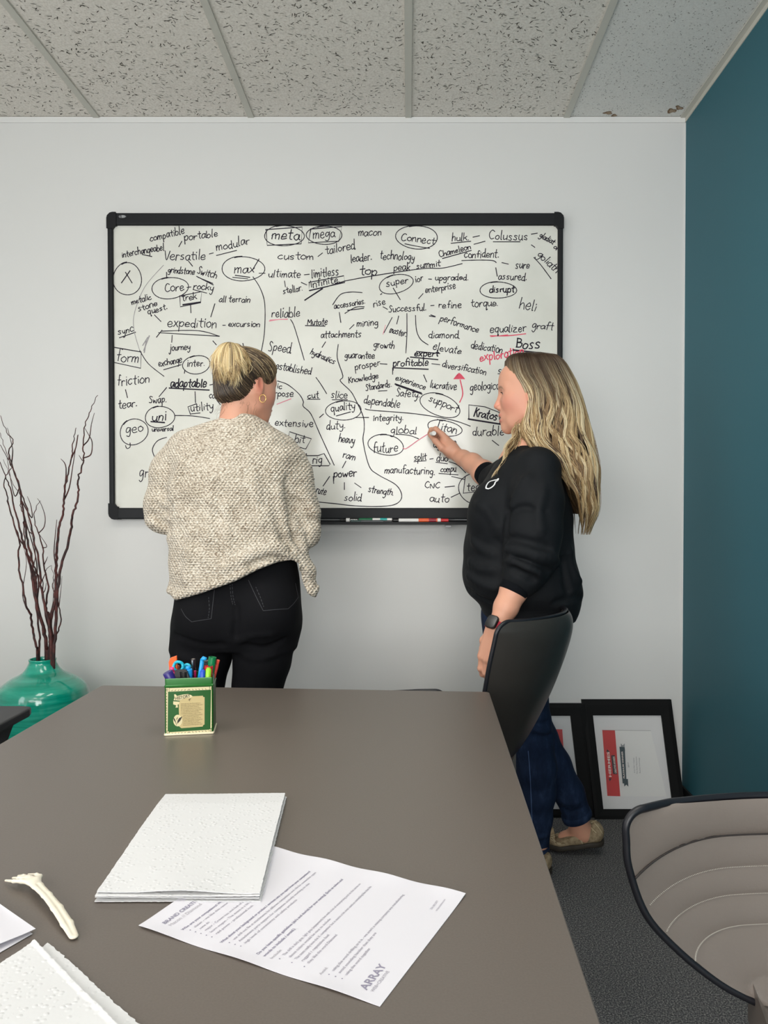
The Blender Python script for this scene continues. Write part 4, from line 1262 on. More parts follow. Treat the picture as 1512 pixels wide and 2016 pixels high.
# cream borders with leaf marks, and square corner blocks
tf([(318, 895), (1062, 868), (1062, 925), (318, 962)], .0002, 0); tf([(318, 1715), (1050, 1668), (1050, 1722), (318, 1768)], .0002, 0)
tf([(248, 968), (292, 968), (284, 1690), (245, 1690)], .0002, 0); tf([(1092, 930), (1138, 926), (1132, 1640), (1080, 1645)], .0002, 0)
for q in ([(236, 893), (312, 892), (312, 962), (238, 966)], [(1070, 866), (1140, 862), (1140, 922), (1070, 926)], [(232, 1700), (306, 1700), (306, 1768), (232, 1770)], [(1056, 1662), (1128, 1655), (1128, 1716), (1056, 1720)]):
    tf(q, .0002, 0)
    cx_, cy_ = sum(p[0] for p in q) / 4, sum(p[1] for p in q) / 4
    tf([(cx_ + 20 * math.cos(a * PI / 6), cy_ + 22 * math.sin(a * PI / 6)) for a in range(12)], .0003, 2)
    tf([(cx_ + 12 * math.cos(a * PI / 6), cy_ + 14 * math.sin(a * PI / 6)) for a in range(12)], .0004, 0)
for k in range(12):
    x = 350 + 60 * k
    s = 1 if k < 6 else -1
    for y0_, dy in ((940 - 2.3 * k, 1), (1742 - 4.2 * k, 1)):
        tf([(x, y0_ + 12), (x + s * 12, y0_ - 4), (x + s * 32, y0_ - 16), (x + s * 22, y0_ + 2)], .0004, 2)
for k in range(13):
    y = 990 + 54 * k
    s = 1 if k < 6 else -1
    for xc in (266 - .1 * k, 1114 - .5 * k):
        tf([(xc - 9, y), (xc + 8, y - 4), (xc + 3, y + s * 22)], .0004, 2)
# tan text panel, banner and leaf badge
tf([(490, 1180), (520, 1110), (600, 1060), (760, 1045), (940, 1036), (945, 1058), (972, 1062), (970, 1570), (945, 1585), (935, 1610), (540, 1640), (500, 1610)], .0002, 1)
tf([(405, 1010), (430, 1008), (460, 1040), (560, 1015), (660, 1005), (720, 1022), (752, 1050), (700, 1078), (600, 1080), (540, 1108), (500, 1128), (395, 1118), (412, 1080)], .0004, 0)
tf([(388, 1140), (500, 1146), (495, 1195), (470, 1200), (475, 1256), (430, 1256), (445, 1215), (388, 1196)], .0003, 0)
tf([(473 + 84 * math.cos(a * PI / 12), 1497 + 108 * math.sin(a * PI / 12)) for a in range(24)], .0005, 0)
tf([(560, 1420), (500, 1450), (468, 1500), (462, 1560), (520, 1500), (545, 1450)], .0007, 2); tf([(388, 1430), (420, 1470), (450, 1560), (455, 1600), (430, 1530), (400, 1490)], .0007, 2); tf([(478, 1420), (450, 1460), (450, 1500), (470, 1450)], .0007, 2)
tf([(665, 1120), (690, 1090), (725, 1085), (700, 1110), (695, 1145), (688, 1120)], .0006, 3)
def tin_text(txt, a, b, size, mi, bold=0):
    a, b = ft(*a), ft(*b)
    d_ = Vector((b[0] - a[0], b[1] - a[1], 0))
    T = FM @ Matrix.Translation((a[0], a[1], .0008)) @ Matrix.Rotation(math.atan2(d_.y, d_.x), 4, 'Z')
    vv, ff = text_mesh(txt, size, T, bold, width=d_.length)
    lab.add(vv, ff, mi)
tin_text('HISTORY', (428, 1118), (705, 1062), .0092, 2, .0001)
TL_ = ['Although tea was first used as a', 'beverage in China nearly 5,000 years', 'ago, it is Camellia sinensis, known to', 'the early Dutch growers around whose', 'for the quality of their orange leaves', 'of London famously created the finest', 'standards for grading a range of teas,', 'green tea and good herb temples', 'Flavour noted the orange pekoe', 'of fresh teas, added to the oils', 'Orange Pekoe grades, the tea grown', 'is about 1,000 feet up, a superb', 'robust Orange Pekoe with a flavour', 'distinctive of fine green teas.']
for k, s in enumerate(TL_):
    y = 1196 + 30.2 * k
    x0_ = 530 if k < 7 else 565 + (0 if k > 9 else 10)
    tin_text(s, (x0_, y + 2), (900 + 40 * math.sin(k * 2.1), y - 20), .0030, 3)
lab.build('printed_label', [tin_cream, tin_tan, tin_ink, mat('tin_grey_print', (112, 96, 60), .5)], tin)

# ---- pens, each standing in the tin
def pen_axis(px, py, yy, base):
    top = P(px, py, yy)
    for _ in range(3):      # follow the tin, which stands a little askew
        top = P(px, py, yy + ex.y / ex.x * (top.x - A.x))
    bot = TM @ Vector((base[0], base[1], .008))
    return bot, top
def stand_pen(name, label, px, py, dy, base, segs, flat=1.0):
    """dy: how far behind the tin's front; segs: (from, to, radius0, radius1, part, material), lengths counted back from the top in metres"""
    bot, top = pen_axis(px, py, A.y + dy, base)
    t = thing(name, label, 'pen', bot, 'pens and markers in the green tin')
    L = (top - bot).length
    M = align_z(bot, top)
    for s0, s1, r0, r1, nm, m in segs:
        a, b = max(L - s1, 0), L - s0
        e = min(.0008, (b - a) * .3)
        MB().lathe([(0, a), (r0 - e, a), (r0, a + e), (r1, b - e), (r1 - e, b), (0, b)], 20, M).build(nm, m, t, smooth=True, angle=45)
    return t, M, L
c_orange, c_pink, c_navy, c_sky, c_blue, c_lime, c_red, c_green, c_turq, c_mag = (pm('neon_orange', (255, 96, 22)), pm('hot_pink', (240, 62, 130)), pm('deep_navy', (44, 32, 112)), pm('sky_blue', (30, 158, 226)), pm('royal_blue', (34, 78, 190)), pm('lime_green', (150, 212, 46)), pm('bright_red', (226, 46, 60)), pm('cap_green', (0, 126, 72)), pm('turquoise', (28, 176, 200)), pm('dark_magenta', (150, 24, 70)))
# orange highlighter: a flat wedge-topped body
bot, top = pen_axis(340, 1291, A.y + .040, (-.028, .008))
t = thing('highlighter', 'flat neon orange highlighter standing at the back left of the tin', 'pen', bot, 'pens and markers in the green tin')
M = frame_matrix(bot, ex, ey); L = (top - bot).z
M = Matrix.Translation(bot) @ Matrix((ex, ey, Vector(((top - bot).x / L, (top - bot).y / L, 1)))).transposed().to_4x4()
hw = .0082
MB().add([M @ Vector(p) for p in ((-hw, -.004, 0), (hw, -.004, 0), (hw, .004, 0), (-hw, .004, 0), (-hw, -.004, L - .012), (hw, -.004, L), (hw, .004, L), (-hw, .004, L - .012), (-hw * .5, -.004, L - .004), (-hw * .5, .004, L - .004))],
         [(0, 3, 2, 1), (0, 1, 5, 8, 4), (1, 2, 6, 5), (2, 3, 7, 9, 6), (3, 0, 4, 7), (4, 8, 9, 7), (8, 5, 6, 9)]).build('highlighter_body', c_orange, t, bevel=.001)
stand_pen('marker_pen', 'hot pink marker between the orange highlighter and the purple one', 338.5, 1313, .030, (-.022, -.004), ((0, .011, .0045, .0045, 'cap_button', c_pink), (.010, .05, .0062, .0058, 'cap', c_pink), (.05, .2, .0055, .0055, 'barrel', white_pl)))
stand_pen('marker_pen', 'deep purple blue marker leaning out over the front left rim', 329.5, 1323, .012, (.010, -.010), ((0, .035, .0098, .0098, 'cap', c_navy), (.035, .2, .009, .009, 'barrel', c_navy)))
# black marker with a broad clip
t, M, L = stand_pen('marker_pen', 'black marker with broad flat clip at the front of the tin', 362, 1321, .014, (-.004, -.018), ((0, .05, .0078, .0084, 'cap', blk), (.05, .2, .008, .008, 'barrel', blk)))
q = [P(343, 1334, A.y + .0150), P(343.5, 1320, A.y + .0150), P(352, 1318, A.y + .0150), P(366, 1318, A.y + .0150), P(369, 1323, A.y + .0150), P(373, 1335, A.y + .0150), P(372, 1344, A.y + .0150), P(345, 1344, A.y + .0150)]
MB().add(q + [p + Vector((0, .004, 0)) for p in q], [tuple(reversed(range(8))), tuple(range(8, 16))] + [(i, (i + 1) % 8, 8 + (i + 1) % 8, 8 + i) for i in range(8)]).build('clip', blk, t, bevel=.0008)
# turquoise scissors: one loop shows
sc = P(351, 1312, A.y + .034)
t = thing('scissors', 'turquoise handled scissors with one finger loop above the rim', 'scissors', sc)
loop = [sc + Vector((.0092 * math.cos(a * PI / 10), .0015 * math.sin(a), .0092 * math.sin(a * PI / 10) * 1.05)) for a in range(21)]
MB().tube(loop, .0030, 8, cap=False).build('finger_loop', c_turq, t, smooth=True)
loop2 = [sc + Vector((.016 + .006 * math.cos(a * PI / 10), .006, .006 * math.sin(a * PI / 10) - .003)) for a in range(21)]
MB().tube(loop2, .0026, 8, cap=False).build('finger_loop', c_turq, t, smooth=True)
MB().tube([sc + Vector((.004, 0, -.010)), sc + Vector((.008, .004, -.085))], [.005, .0015], 8, flat=.35).build('blades', chrome_m, t, smooth=True)
stand_pen('pen', 'dull red pen showing through the turquoise scissor loop', 350.2, 1310, .045, (-.008, .016), ((0, .03, .0026, .0028, 'cap', pm('dull_red', (150, 70, 66))), (.03, .2, .003, .003, 'barrel', blk)))
stand_pen('marker_pen', 'sky blue marker with stepped cap at the middle of the rim', 370, 1311.5, .020, (.004, -.006), ((0, .007, .0046, .0046, 'cap_button', c_sky), (.006, .03, .0070, .0078, 'cap', c_sky), (.03, .2, .0066, .0066, 'barrel', c_sky)))
t, M, L = stand_pen('pen', 'slim dark pen with bright metal clip standing at the back', 380.5, 1297, .048, (.006, .018), ((0, .035, .0040, .0044, 'cap', mat('smoky_plastic', (50, 40, 46), .2, coat=.5)), (.035, .2, .004, .004, 'barrel', blk)))
MB().box((-.0012, -.0075, L - .032), (.0012, -.0060, L - .001), M).box((-.0012, -.0075, L - .003), (.0012, 0, L - .001), M).build('clip', chrome_m, t)
t, M, L = stand_pen('pen', 'sky blue pen with bent hooked end leaning right', 399, 1296.5, .022, (.002, -.014), ((0, .05, .0040, .0042, 'barrel', c_sky), (.05, .2, .004, .004, 'lower_barrel', c_sky)))
h0 = P(399, 1297, A.y + .022)
MB().tube([h0 + Vector((-.001, 0, -.003)), h0 + Vector((.002, 0, .001)), P(406, 1297.5, A.y + .020)], [.0045, .0045, .0030], 10).build('hook', c_sky, t, smooth=True)
t, M, L = stand_pen('marker_pen', 'thick black marker with ringed cap at the back right', 406.5, 1300, .045, (.020, .012), ((0, .006, .0062, .0066, 'cap_top', mat('grey_plastic', (70, 70, 74), .3)), (.004, .05, .0092, .0092, 'cap', blk), (.05, .2, .0088, .0088, 'barrel', blk)))
def cup_cap(px, py, dy, base, r, m, name, label):
    """marker whose hollow cap end faces up"""
    bot, top = pen_axis(px, py, A.y + dy, base)
    t = thing(name, label, 'pen', bot, 'pens and markers in the green tin')
    L = (top - bot).length; M = align_z(bot, top)
    MB().lathe([(0, L - .004), (r * .5, L - .004), (r * .6, L - .006), (r * .8, L - .005), (r * .84, L), (r, L), (r, L - .03), (r * .95, L - .032), (0, L - .032)], 24, M).build('cap', m, t, smooth=True, angle=40)
    MB().lathe([(0, 0), (r * .85, 0), (r * .85, L - .031), (0, L - .031)], 20, M).build('barrel', white_pl, t, smooth=True, angle=40)
cup_cap(418.5, 1293.5, .040, (.022, .004), .0078, c_green, 'marker_pen', 'marker with hollow dark green cap, tallest at the right')
stand_pen('pencil', 'pencil with orange red end behind the green capped marker', 430, 1299, .050, (.020, .018), ((0, .010, .0030, .0034, 'eraser', pm('coral_red', (236, 86, 66))), (.010, .2, .0034, .0034, 'barrel', pm('pencil_red', (200, 60, 50)))))
cup_cap(411, 1311, .028, (.026, -.006), .0086, c_red, 'marker_pen', 'marker with hollow red cap behind the lime green one')
stand_pen('marker_pen', 'royal blue marker with rounded cap at the front rim', 399.5, 1318, .014, (.018, -.018), ((0, .004, .0050, .0036, 'cap_dome', c_blue), (.003, .03, .0056, .0054, 'cap', c_blue), (.03, .2, .0052, .0052, 'barrel', white_pl)))
stand_pen('marker_pen', 'lime green marker with rounded cap at the front right rim', 410.8, 1314.5, .014, (.030, -.018), ((0, .004, .0052, .0038, 'cap_dome', c_lime), (.003, .03, .0058, .0056, 'cap', c_lime), (.03, .2, .0054, .0054, 'barrel', white_pl)))
stand_pen('pen', 'thin dark magenta pen low between the two sky blue ones', 384, 1320, .030, (.008, .004), ((0, .04, .0026, .0030, 'cap', c_mag), (.04, .2, .003, .003, 'barrel', c_mag)))

# ---- sheets of paper and paper towels
printer_m = mat('printer_paper', (222, 219, 225), .6)
towel_m = mat('paper_towel', (218, 217, 217), .9, spec=.2)
v = coords(towel_m)
vo = N(towel_m, 'ShaderNodeTexVoronoi'); vo.inputs['Scale'].default_value = 150
lk(towel_m, v, vo.inputs['Vector'])
rp = ramp(towel_m, vo.outputs['Distance'], [(0.12, 1.0), (0.42, 0.0)])
ms = noise_tex(towel_m, v, 26, 2, .5, 1.2)
mm_ = N(towel_m, 'ShaderNodeMath', operation='MULTIPLY')
lk(towel_m, rp, mm_.inputs[0]); lk(towel_m, ramp(towel_m, ms, [(0.42, 0.0), (0.52, 1.0)]), mm_.inputs[1])
mxb = N(towel_m, 'ShaderNodeMath', operation='ADD'); lk(towel_m, mm_.outputs[0], mxb.inputs[0])
fine_ = N(towel_m, 'ShaderNodeMath', operation='MULTIPLY'); fine_.inputs[1].default_value = .35
lk(towel_m, noise_tex(towel_m, v, 60, 4), fine_.inputs[0]); lk(towel_m, fine_.outputs[0], mxb.inputs[1])
bump(towel_m, mxb.outputs[0], .45, .0010)

def sheet(corners, nu, nv, zfn, rough_edge=0.0, thick=.0004, mb=None):
    """corners TL, TR, BR, BL in plan; zfn(s, t) height above the table"""
    TL, TR, BR_, BL = [Vector((c[0], c[1], 0)) for c in corners]
    mb = mb or MB()
    top, botm = [], []
    for j in range(nv + 1):
        t = j / nv
        ra, rb = [], []
        for i in range(nu + 1):
            s = i / nu
            p = (TL * (1 - s) + TR * s) * (1 - t) + (BL * (1 - s) + BR_ * s) * t
            if rough_edge and (i in (0, nu) or j in (0, nv)):
                p = p + Vector((random.gauss(0, rough_edge), random.gauss(0, rough_edge), 0))
            z = TZ + zfn(s, t)
            ra.append(Vector((p.x, p.y, z + thick))); rb.append(Vector((p.x, p.y, z)))
        top.append(ra); botm.append(rb)
    mb.grid(top, flip=True); mb.grid(botm)
    ed = lambda g: [r_[0] for r_ in g] + g[-1][1:] + [r_[-1] for r_ in reversed(g[:-1])] + list(reversed(g[0][1:-1]))
    e1, e2 = ed(top), ed(botm)
    mb.grid([e1 + e1[:1], e2 + e2[:1]])
    return mb
# the printed page
pTL, pBL, pBR = PZ(273, 1826, TZ), PZ(748, 1983, TZ), PZ(917, 1762, TZ)
pTR = pTL + (pBR - pBL)
def page_z(s, t):
    return .0004 + .0018 * max(0, .12 - t) / .12 * (.5 + .5 * math.sin(s * 5)) + .0022 * (max(s - .8, 0) / .2) ** 2 * (.6 + .4 * math.sin(t * 22)) + .0016 * (max(.1 - s, 0) / .1) ** 2 * (.5 + .5 * math.sin(t * 17))
page = sheet([pTL, pTR, pBR, pBL], 24, 40, page_z).build('printed_page', printer_m, smooth=True, origin=pTL, angle=40)
tag(page, 'printed letter page of questions lying under the folded paper towel', 'paper')
pmat = frame_matrix(pTL, pTR - pTL, pTL - pBL)
PW, PH = (pTR - pTL).length, (pBL - pTL).length
ink_dark, ink_mid, ink_pale = mat('page_bold_print', (144, 139, 158), .8), mat('page_print', (168, 163, 174), .8), mat('page_pale_print', (180, 175, 182), .8)
tx = {0: MB(), 1: MB(), 2: MB()}
def page_text(txt, x, y, size, k, bold=0.0, width=None):
    T = Matrix.Identity(4)
    vv, ff = text_mesh(txt, size, T, bold, width)
    pts = []
    ys = (pBL - pTL)
    for q in vv:
        s, tt = (x + q.x) / .2159, (y - q.y) / .2794
        p = (pTL * (1 - s) + pTR * s) * (1 - tt) + (pBL * (1 - s) + pBR * s) * tt
        pts.append(Vector((p.x, p.y, TZ + page_z(min(max(s, 0), 1), min(max(tt, 0), 1)) + .0007)))
    tx[k].add(pts, ff)
m0 = .015
page_text('BRAND CREATIVE BRIEF', m0, .022, .0070, 0, .00016)
page_text('Macon // Diamond', m0, .0300, .0066, 2)
rows_ = [(.046, 0, 'Who are your competitors? What do you like or dislike about their naming?', 0), (.0535, 1, 'slater - we like this name', 1), (.0605, 1, 'some do', 1), (.0675, 1, 'major - Crown has and feel of their name', 1), (.0745, 1, 'learn wagon - The event is a bit overdone', 1), (.0815, 1, 'raid power - professional look', 1),
 (.0960, 0, 'What about your background or product / services sets you apart from your competitors?', 0), (.1035, 1, 'use drill not file at attachments for different competitors and rife for connection types', 1), (.1105, 1, 'Attachment parts support for companies actively working on site', 1), (.1175, 1, 'high level of consistency and safety products', 1),
 (.1400, 0, "Do you have specific guidelines (do's and don'ts) for your naming? (Such as colors and", 0), (.1475, 0, 'words to include / avoid.)', 0), (.1560, 0, 'Include:', 2), (.1635, 1, 'The drill is dark gray, light gray (equipment) but with a lot of enterprising and so the series so', 1), (.1705, 1, 'those colors would be nice to include', 1), (.1775, 1, 'The team really love the X. competitor but it seems a bit over used so something like that fits', 1), (.1845, 1, 'rugged / repetitive feel', 1), (.1915, 1, 'they like the word Diamond', 1),
 (.2110, 0, 'Avoid:', 2), (.2185, 1, 'using the word drilling as it is - we aren\'t a mining company any manufacturing', 1), (.2255, 1, 'avoid sounding harsher than they are', 1), (.2325, 1, 'using the word together', 1)]
for y, ind, s, k in rows_:
    page_text(s, m0 + .010 * ind, y, .0045, k, .00012 if k == 0 else .00004, width=min(.0021 * len(s), .168 - .010 * ind))
for y in (.0535, .0605, .0675, .0745, .0815, .1035, .1105, .1175, .1635, .1775, .1915, .2185, .2255, .2325):
    n_ = 8
    pts = []
    for q in range(n_):
        s, tt = (m0 + .004 + .0008 * math.cos(q * PI / 4)) / .2159, (y - .0015 + .0008 * math.sin(q * PI / 4)) / .2794
        p = (pTL * (1 - s) + pTR * s) * (1 - tt) + (pBL * (1 - s) + pBR * s) * tt
        pts.append(Vector((p.x, p.y, TZ + page_z(s, tt) + .0007)))
    tx[0].add(pts, [tuple(reversed(range(n_)))])
page_text('ARRAY', .014, .2590, .0115, 0, .0002, width=.042)
page_text('WEB+CREATIVE', .0145, .2655, .0048, 1, width=.034)
page_text('256 580 2077', .168, .2580, .0036, 1); page_text('arraycreative.com', .168, .2640, .0036, 1)
for k, (nm, m) in enumerate((('bold_print', ink_dark), ('body_print', ink_mid), ('pale_print', ink_pale))):
    tx[k].build(nm, m, page)

# folded paper towel, its layers one over the other
nTL, nTR, nBR, nBL = PZ(326, 1573, TZ), PZ(563, 1571, TZ), PZ(512, 1777, TZ), PZ(186, 1777, TZ)
tw = MB()
for k, (z0, off) in enumerate(((.0012, 0.0), (.0042, .0015), (.0074, .0), (.0108, .0025))):
    c = [Vector((p.x, p.y, 0)) for p in (nTL, nTR, nBR, nBL)]
    ctr = sum(c, Vector()) / 4
    c = [p + (p - ctr).normalized() * -off + Vector((.001 * math.sin(k * 2 + i), .001 * math.cos(k * 3 + i), 0)) for i, p in enumerate(c)]
    def tz(s, t, z0=z0, k=k):
        return z0 * (1 - .25 * (max(.15 - t, 0) / .15)) + .0011 * math.sin(5 * s + 3 * t + k) * math.sin(4 * t + k) * (.3 + .25 * k) + (.0012 * math.sin(s * 9 + k) if k == 3 else 0) * max(t - .8, 0) / .2
    sheet(c, 70, 80, tz, .00022, .0008, tw)
o = tw.build('paper_towel', towel_m, smooth=True, origin=nBL, angle=40)
tag(o, 'thick folded embossed white paper towel overlapping the printed page', 'paper towel')
# second towel at the near corner
tw = MB()
c1 = [PZ(-120, 1990, TZ), PZ(68, 1862, TZ), PZ(270, 2070, TZ), PZ(0, 2230, TZ)]
c2 = [PZ(40, 1905, TZ), PZ(94, 1859, TZ), PZ(292, 2036, TZ), PZ(230, 2080, TZ)]
sheet(c2, 30, 60, lambda s, t: .0012 + .0006 * math.sin(7 * t), .00045, .0008, tw)
sheet(c1, 50, 60, lambda s, t: .0050 + .0014 * math.sin(3 * s + 1) * math.sin(4 * t) + .0010 * (s > .97), .0003, .0008, tw)
sheet(c1, 40, 40, lambda s, t: .0026 + .0008 * math.sin(4 * s + 2 * t), .0003, .0008, tw)
o = tw.build('paper_towel', towel_m, smooth=True, origin=c1[3], angle=40)
tag(o, 'crumpled white paper towel with torn edge at the near table corner', 'paper towel')
# folded sheet at the table's left side
fs_ = MB()
c = [PZ(-70, 1760, TZ), PZ(0, 1796, TZ), PZ(70, 1838, TZ), PZ(-60, 1900, TZ)]
sheet([c[0], c[1], c[2], c[3]], 16, 20, lambda s, t: .006 + .004 * (1 - t) + .001 * math.sin(5 * s), 0, .0004, fs_)
c = [PZ(-70, 1766, TZ), PZ(0, 1802, TZ), PZ(64, 1840, TZ), PZ(-60, 1912, TZ)]
sheet(c, 16, 20, lambda s, t: .0008, 0, .0004, fs_)
o = fs_.build('folded_sheet', printer_m, smooth=True, origin=(-.5, .8, TZ), angle=40)
tag(o, 'folded white sheet of paper beside the plastic fork', 'paper')

# ---- plastic fork lying tines up-left, arched
fork_m = mat('ivory_plastic', (226, 218, 200), .32, spec=.5, sss=.15)
def fpt(px, py, z): return PZ(px, py, TZ + z)
hp = [(fpt(145, 1843, .003), .0050), (fpt(132, 1818, .006), .0064), (fpt(112, 1787, .009), .0062), (fpt(92, 1762, .0105), .0056), (fpt(74, 1744, .0105), .0062), (fpt(66, 1736, .010), .0078)]
TN = [[(fpt(64, 1738, .0098), .0030), (fpt(42, 1735, .0098), .0024), (fpt(27, 1735, .0085), .0020), (fpt(11, 1733.5, .0045), .0014)],
      [(fpt(66, 1734, .0100), .0030), (fpt(50, 1729.5, .0104), .0022), (fpt(36, 1729, .0092), .0020), (fpt(25, 1728.5, .006), .0014)],
      [(fpt(70, 1732, .0104), .0030), (fpt(58, 1726.5, .0108), .0022), (fpt(46, 1724.5, .010), .0020), (fpt(36, 1724.5, .0065), .0014)],
      [(fpt(74, 1734, .0104), .0030), (fpt(79, 1725.5, .0112), .0026), (fpt(72, 1722.5, .011), .0022), (fpt(56, 1721.5, .0075), .0014)]]
def fork_f(X, Y, Z):
    d = None
    for i in range(len(hp) - 1):
        (a, ra), (b, rb) = hp[i], hp[i + 1]
        a, b = np.array(a, np.float32), np.array(b, np.float32)
        dd = b - a; L = float(dd @ dd)
        t = np.clip(((X - a[0]) * dd[0] + (Y - a[1]) * dd[1] + (Z - a[2]) * dd[2]) / L, 0, 1)
        r = ra + (rb - ra) * t
        q = np.sqrt((X - a[0] - t * dd[0]) ** 2 + (Y - a[1] - t * dd[1]) ** 2 + ((Z - a[2] - t * dd[2]) * 2.4) ** 2) - r
        d = q if d is None else smin(d, q, .003)
    # a shallow channel down the middle of the handle
    g = None
    for i in range(len(hp) - 2):
        e = s_cap(X, Y, Z, hp[i][0] + Vector((0, 0, .0042)), hp[i + 1][0] + Vector((0, 0, .0042)), .0026, .0026)
        g = e if g is None else np.minimum(g, e)
    d = smax(d, -g, .0015)
    for tn in TN:
        d = smin(d, s_chain(X, Y, Z, tn, .002), .0035)
    return np.maximum(d, (TZ + .0003) - Z)
xs = [p[0].x for p in hp] + [q[0].x for tn in TN for q in tn]; ys = [p[0].y for p in hp] + [q[0].y for tn in TN for q in tn]
V, F = sdf_mesh(fork_f, (min(xs) - .008, min(ys) - .008, TZ - .001), (max(xs) + .008, max(ys) + .008, TZ + .02), .0008)
o = mesh_from('plastic_fork', V, F, fork_m, smooth_iter=2)
tag(o, 'ivory plastic fork lying arched on the table', 'fork')
# ================================================================== people
skin_m = mat('skin', (214, 160, 134), .48, spec=.4, sss=.12, attr='col')
hair_m = mat('hair', (150, 120, 80), .42, spec=.5, attr='col')
eye_m = mat('eye_white', (232, 228, 222), .15, spec=.6)
iris_m = mat('iris', (70, 92, 100), .15, spec=.6)
gold_m = mat('gold', (232, 196, 120), .18, metal=1.0)
knit_m = mat('oatmeal_knit', (200, 188, 172), .92, spec=.1, sheen=.2)
v = coords(knit_m, (1, 1, 1))
vs_ = coords(knit_m, (1.0, 1.0, 2.2))
fl = noise_tex(knit_m, vs_, 150, 3, .7)
fl2 = noise_tex(knit_m, v, 14, 3, .5)
ad = N(knit_m, 'ShaderNodeMath', operation='MULTIPLY_ADD'); ad.inputs[1].default_value = .15; lk(knit_m, fl2, ad.inputs[0]); lk(knit_m, fl, ad.inputs[2])
lk(knit_m, ramp(knit_m, ad.outputs[0], [(0.42, (136, 119, 102)), (0.55, (208, 194, 173)), (0.66, (246, 236, 219))]), bsdf(knit_m).inputs['Base Color'])
# rows of stitches: two crossed waves
wvs = []
for rot, sc in (((0, 0, .0), 42), ((0, .62, 0), 36), ((0, -.62, 0), 36)):
    mp = N(knit_m, 'ShaderNodeMapping'); mp.inputs['Rotation'].default_value = rot
    tc = N(knit_m, 'ShaderNodeTexCoord'); lk(knit_m, tc.outputs['Object'], mp.inputs['Vector'])
    w_ = N(knit_m, 'ShaderNodeTexWave', wave_type='BANDS', bands_direction='Z' if rot[1] == 0 else 'X')
    w_.inputs['Scale'].default_value = sc; w_.inputs['Distortion'].default_value = 1.2; w_.inputs['Detail'].default_value = 1; w_.inputs['Detail Scale'].default_value = 3
    lk(knit_m, mp.outputs['Vector'], w_.inputs['Vector']); wvs.append(w_.outputs['Fac'])
a1 = N(knit_m, 'ShaderNodeMath', operation='ADD'); lk(knit_m, wvs[0], a1.inputs[0]); lk(knit_m, wvs[1], a1.inputs[1])
a2 = N(knit_m, 'ShaderNodeMath', operation='ADD'); lk(knit_m, a1.outputs[0], a2.inputs[0]); lk(knit_m, wvs[2], a2.inputs[1])
a3 = N(knit_m, 'ShaderNodeMath', operation='ADD'); lk(knit_m, a2.outputs[0], a3.inputs[0]); lk(knit_m, fl, a3.inputs[1])
bump(knit_m, a3.outputs[0], .75, .0035)
jersey_m = mat('dark_navy_fleece', (13, 16, 20), .75, spec=.25, sheen=.0)
bump(jersey_m, noise_tex(jersey_m, coords(jersey_m), 300, 3), .15, .001)
rib_m = mat('dark_navy_rib', (14, 16, 20), .9, spec=.12)
denim_m = mat('blue_denim', (30, 48, 84), .85, spec=.15)
v = coords(denim_m, (1, 1, .35))
lk(denim_m, ramp(denim_m, noise_tex(denim_m, v, 30, 5, .7), [(0.3, (20, 31, 52)), (0.55, (29, 43, 68)), (0.8, (50, 66, 94))]), bsdf(denim_m).inputs['Base Color'])
bump(denim_m, noise_tex(denim_m, v, 420, 2), .2, .0008)
black_denim_m = mat('black_denim', (17, 17, 20), .85, spec=.15)
bump(black_denim_m, noise_tex(black_denim_m, coords(black_denim_m), 380, 2), .2, .0008)
stitch_m = mat('charcoal_stitch', (52, 52, 56), .8)
canvas_m = mat('olive_canvas', (122, 108, 82), .9, spec=.1)
mix_noise_colour(canvas_m, (128, 112, 88), (168, 150, 122), 60, .35, .65)
fray_m = mat('frayed_thread', (196, 182, 150), .9)
sole_m = mat('dark_rubber_sole', (48, 42, 34), .7)

def rows_px(rows, Yd=None):
    """(py, left px, right px, depth of the axis, half depth) -> loft sections"""
    out = []
    for py, l, r, Yc, b in rows:
        a_, b_ = P(l, py, Yc), P(r, py, Yc)
        out.append((a_.z, (a_.x + b_.x) / 2, Yc, (b_.x - a_.x) / 2, b))
    return out

def pxs(*pts):
    """(px, py, depth, radius in px) -> chain of (point, radius)"""
    return [(tuple(P(x, y, Y)), r * Y / FPX) for x, y, Y, r in pts]

def hit(fn, px, py, lo=1.9, hi=3.0, n=500):
    """depth at which a pixel's ray enters a distance field"""
    ys = np.linspace(lo, hi, n, dtype=np.float32)
    r = ray(px, py); r = r / r.y
    d = fn(r.x * ys, r.y * ys, CAM.z + r.z * ys)
    k = np.argmax(d < 0)
    return float(ys[k]) if d[k] < 0 else None

def crease_lines(fn, lines):
    """folds: (pixels, radius in m, how far the line sits under (+) or over (-) the surface, ridge?)"""
    out = []
    for pts, r, off, ridge in lines:
        ch = []
        for x, y in catmull(pts, 4):
            Y = hit(fn, x, y)
            if Y is not None:
                p = P(x, y, Y + off)
                ch.append((tuple(p), r))
        if len(ch) > 1:
            ch[0] = (ch[0][0], r * .35); ch[-1] = (ch[-1][0], r * .35)
            out.append((ch, ridge))
    return out

def apply_folds(d, X, Y, Z, folds, k=.016):
    for ch, ridge in folds:
        e = s_chain(X, Y, Z, ch, .004)
        d = smin(d, e, k) if ridge else smax(d, -e, k)
    return d

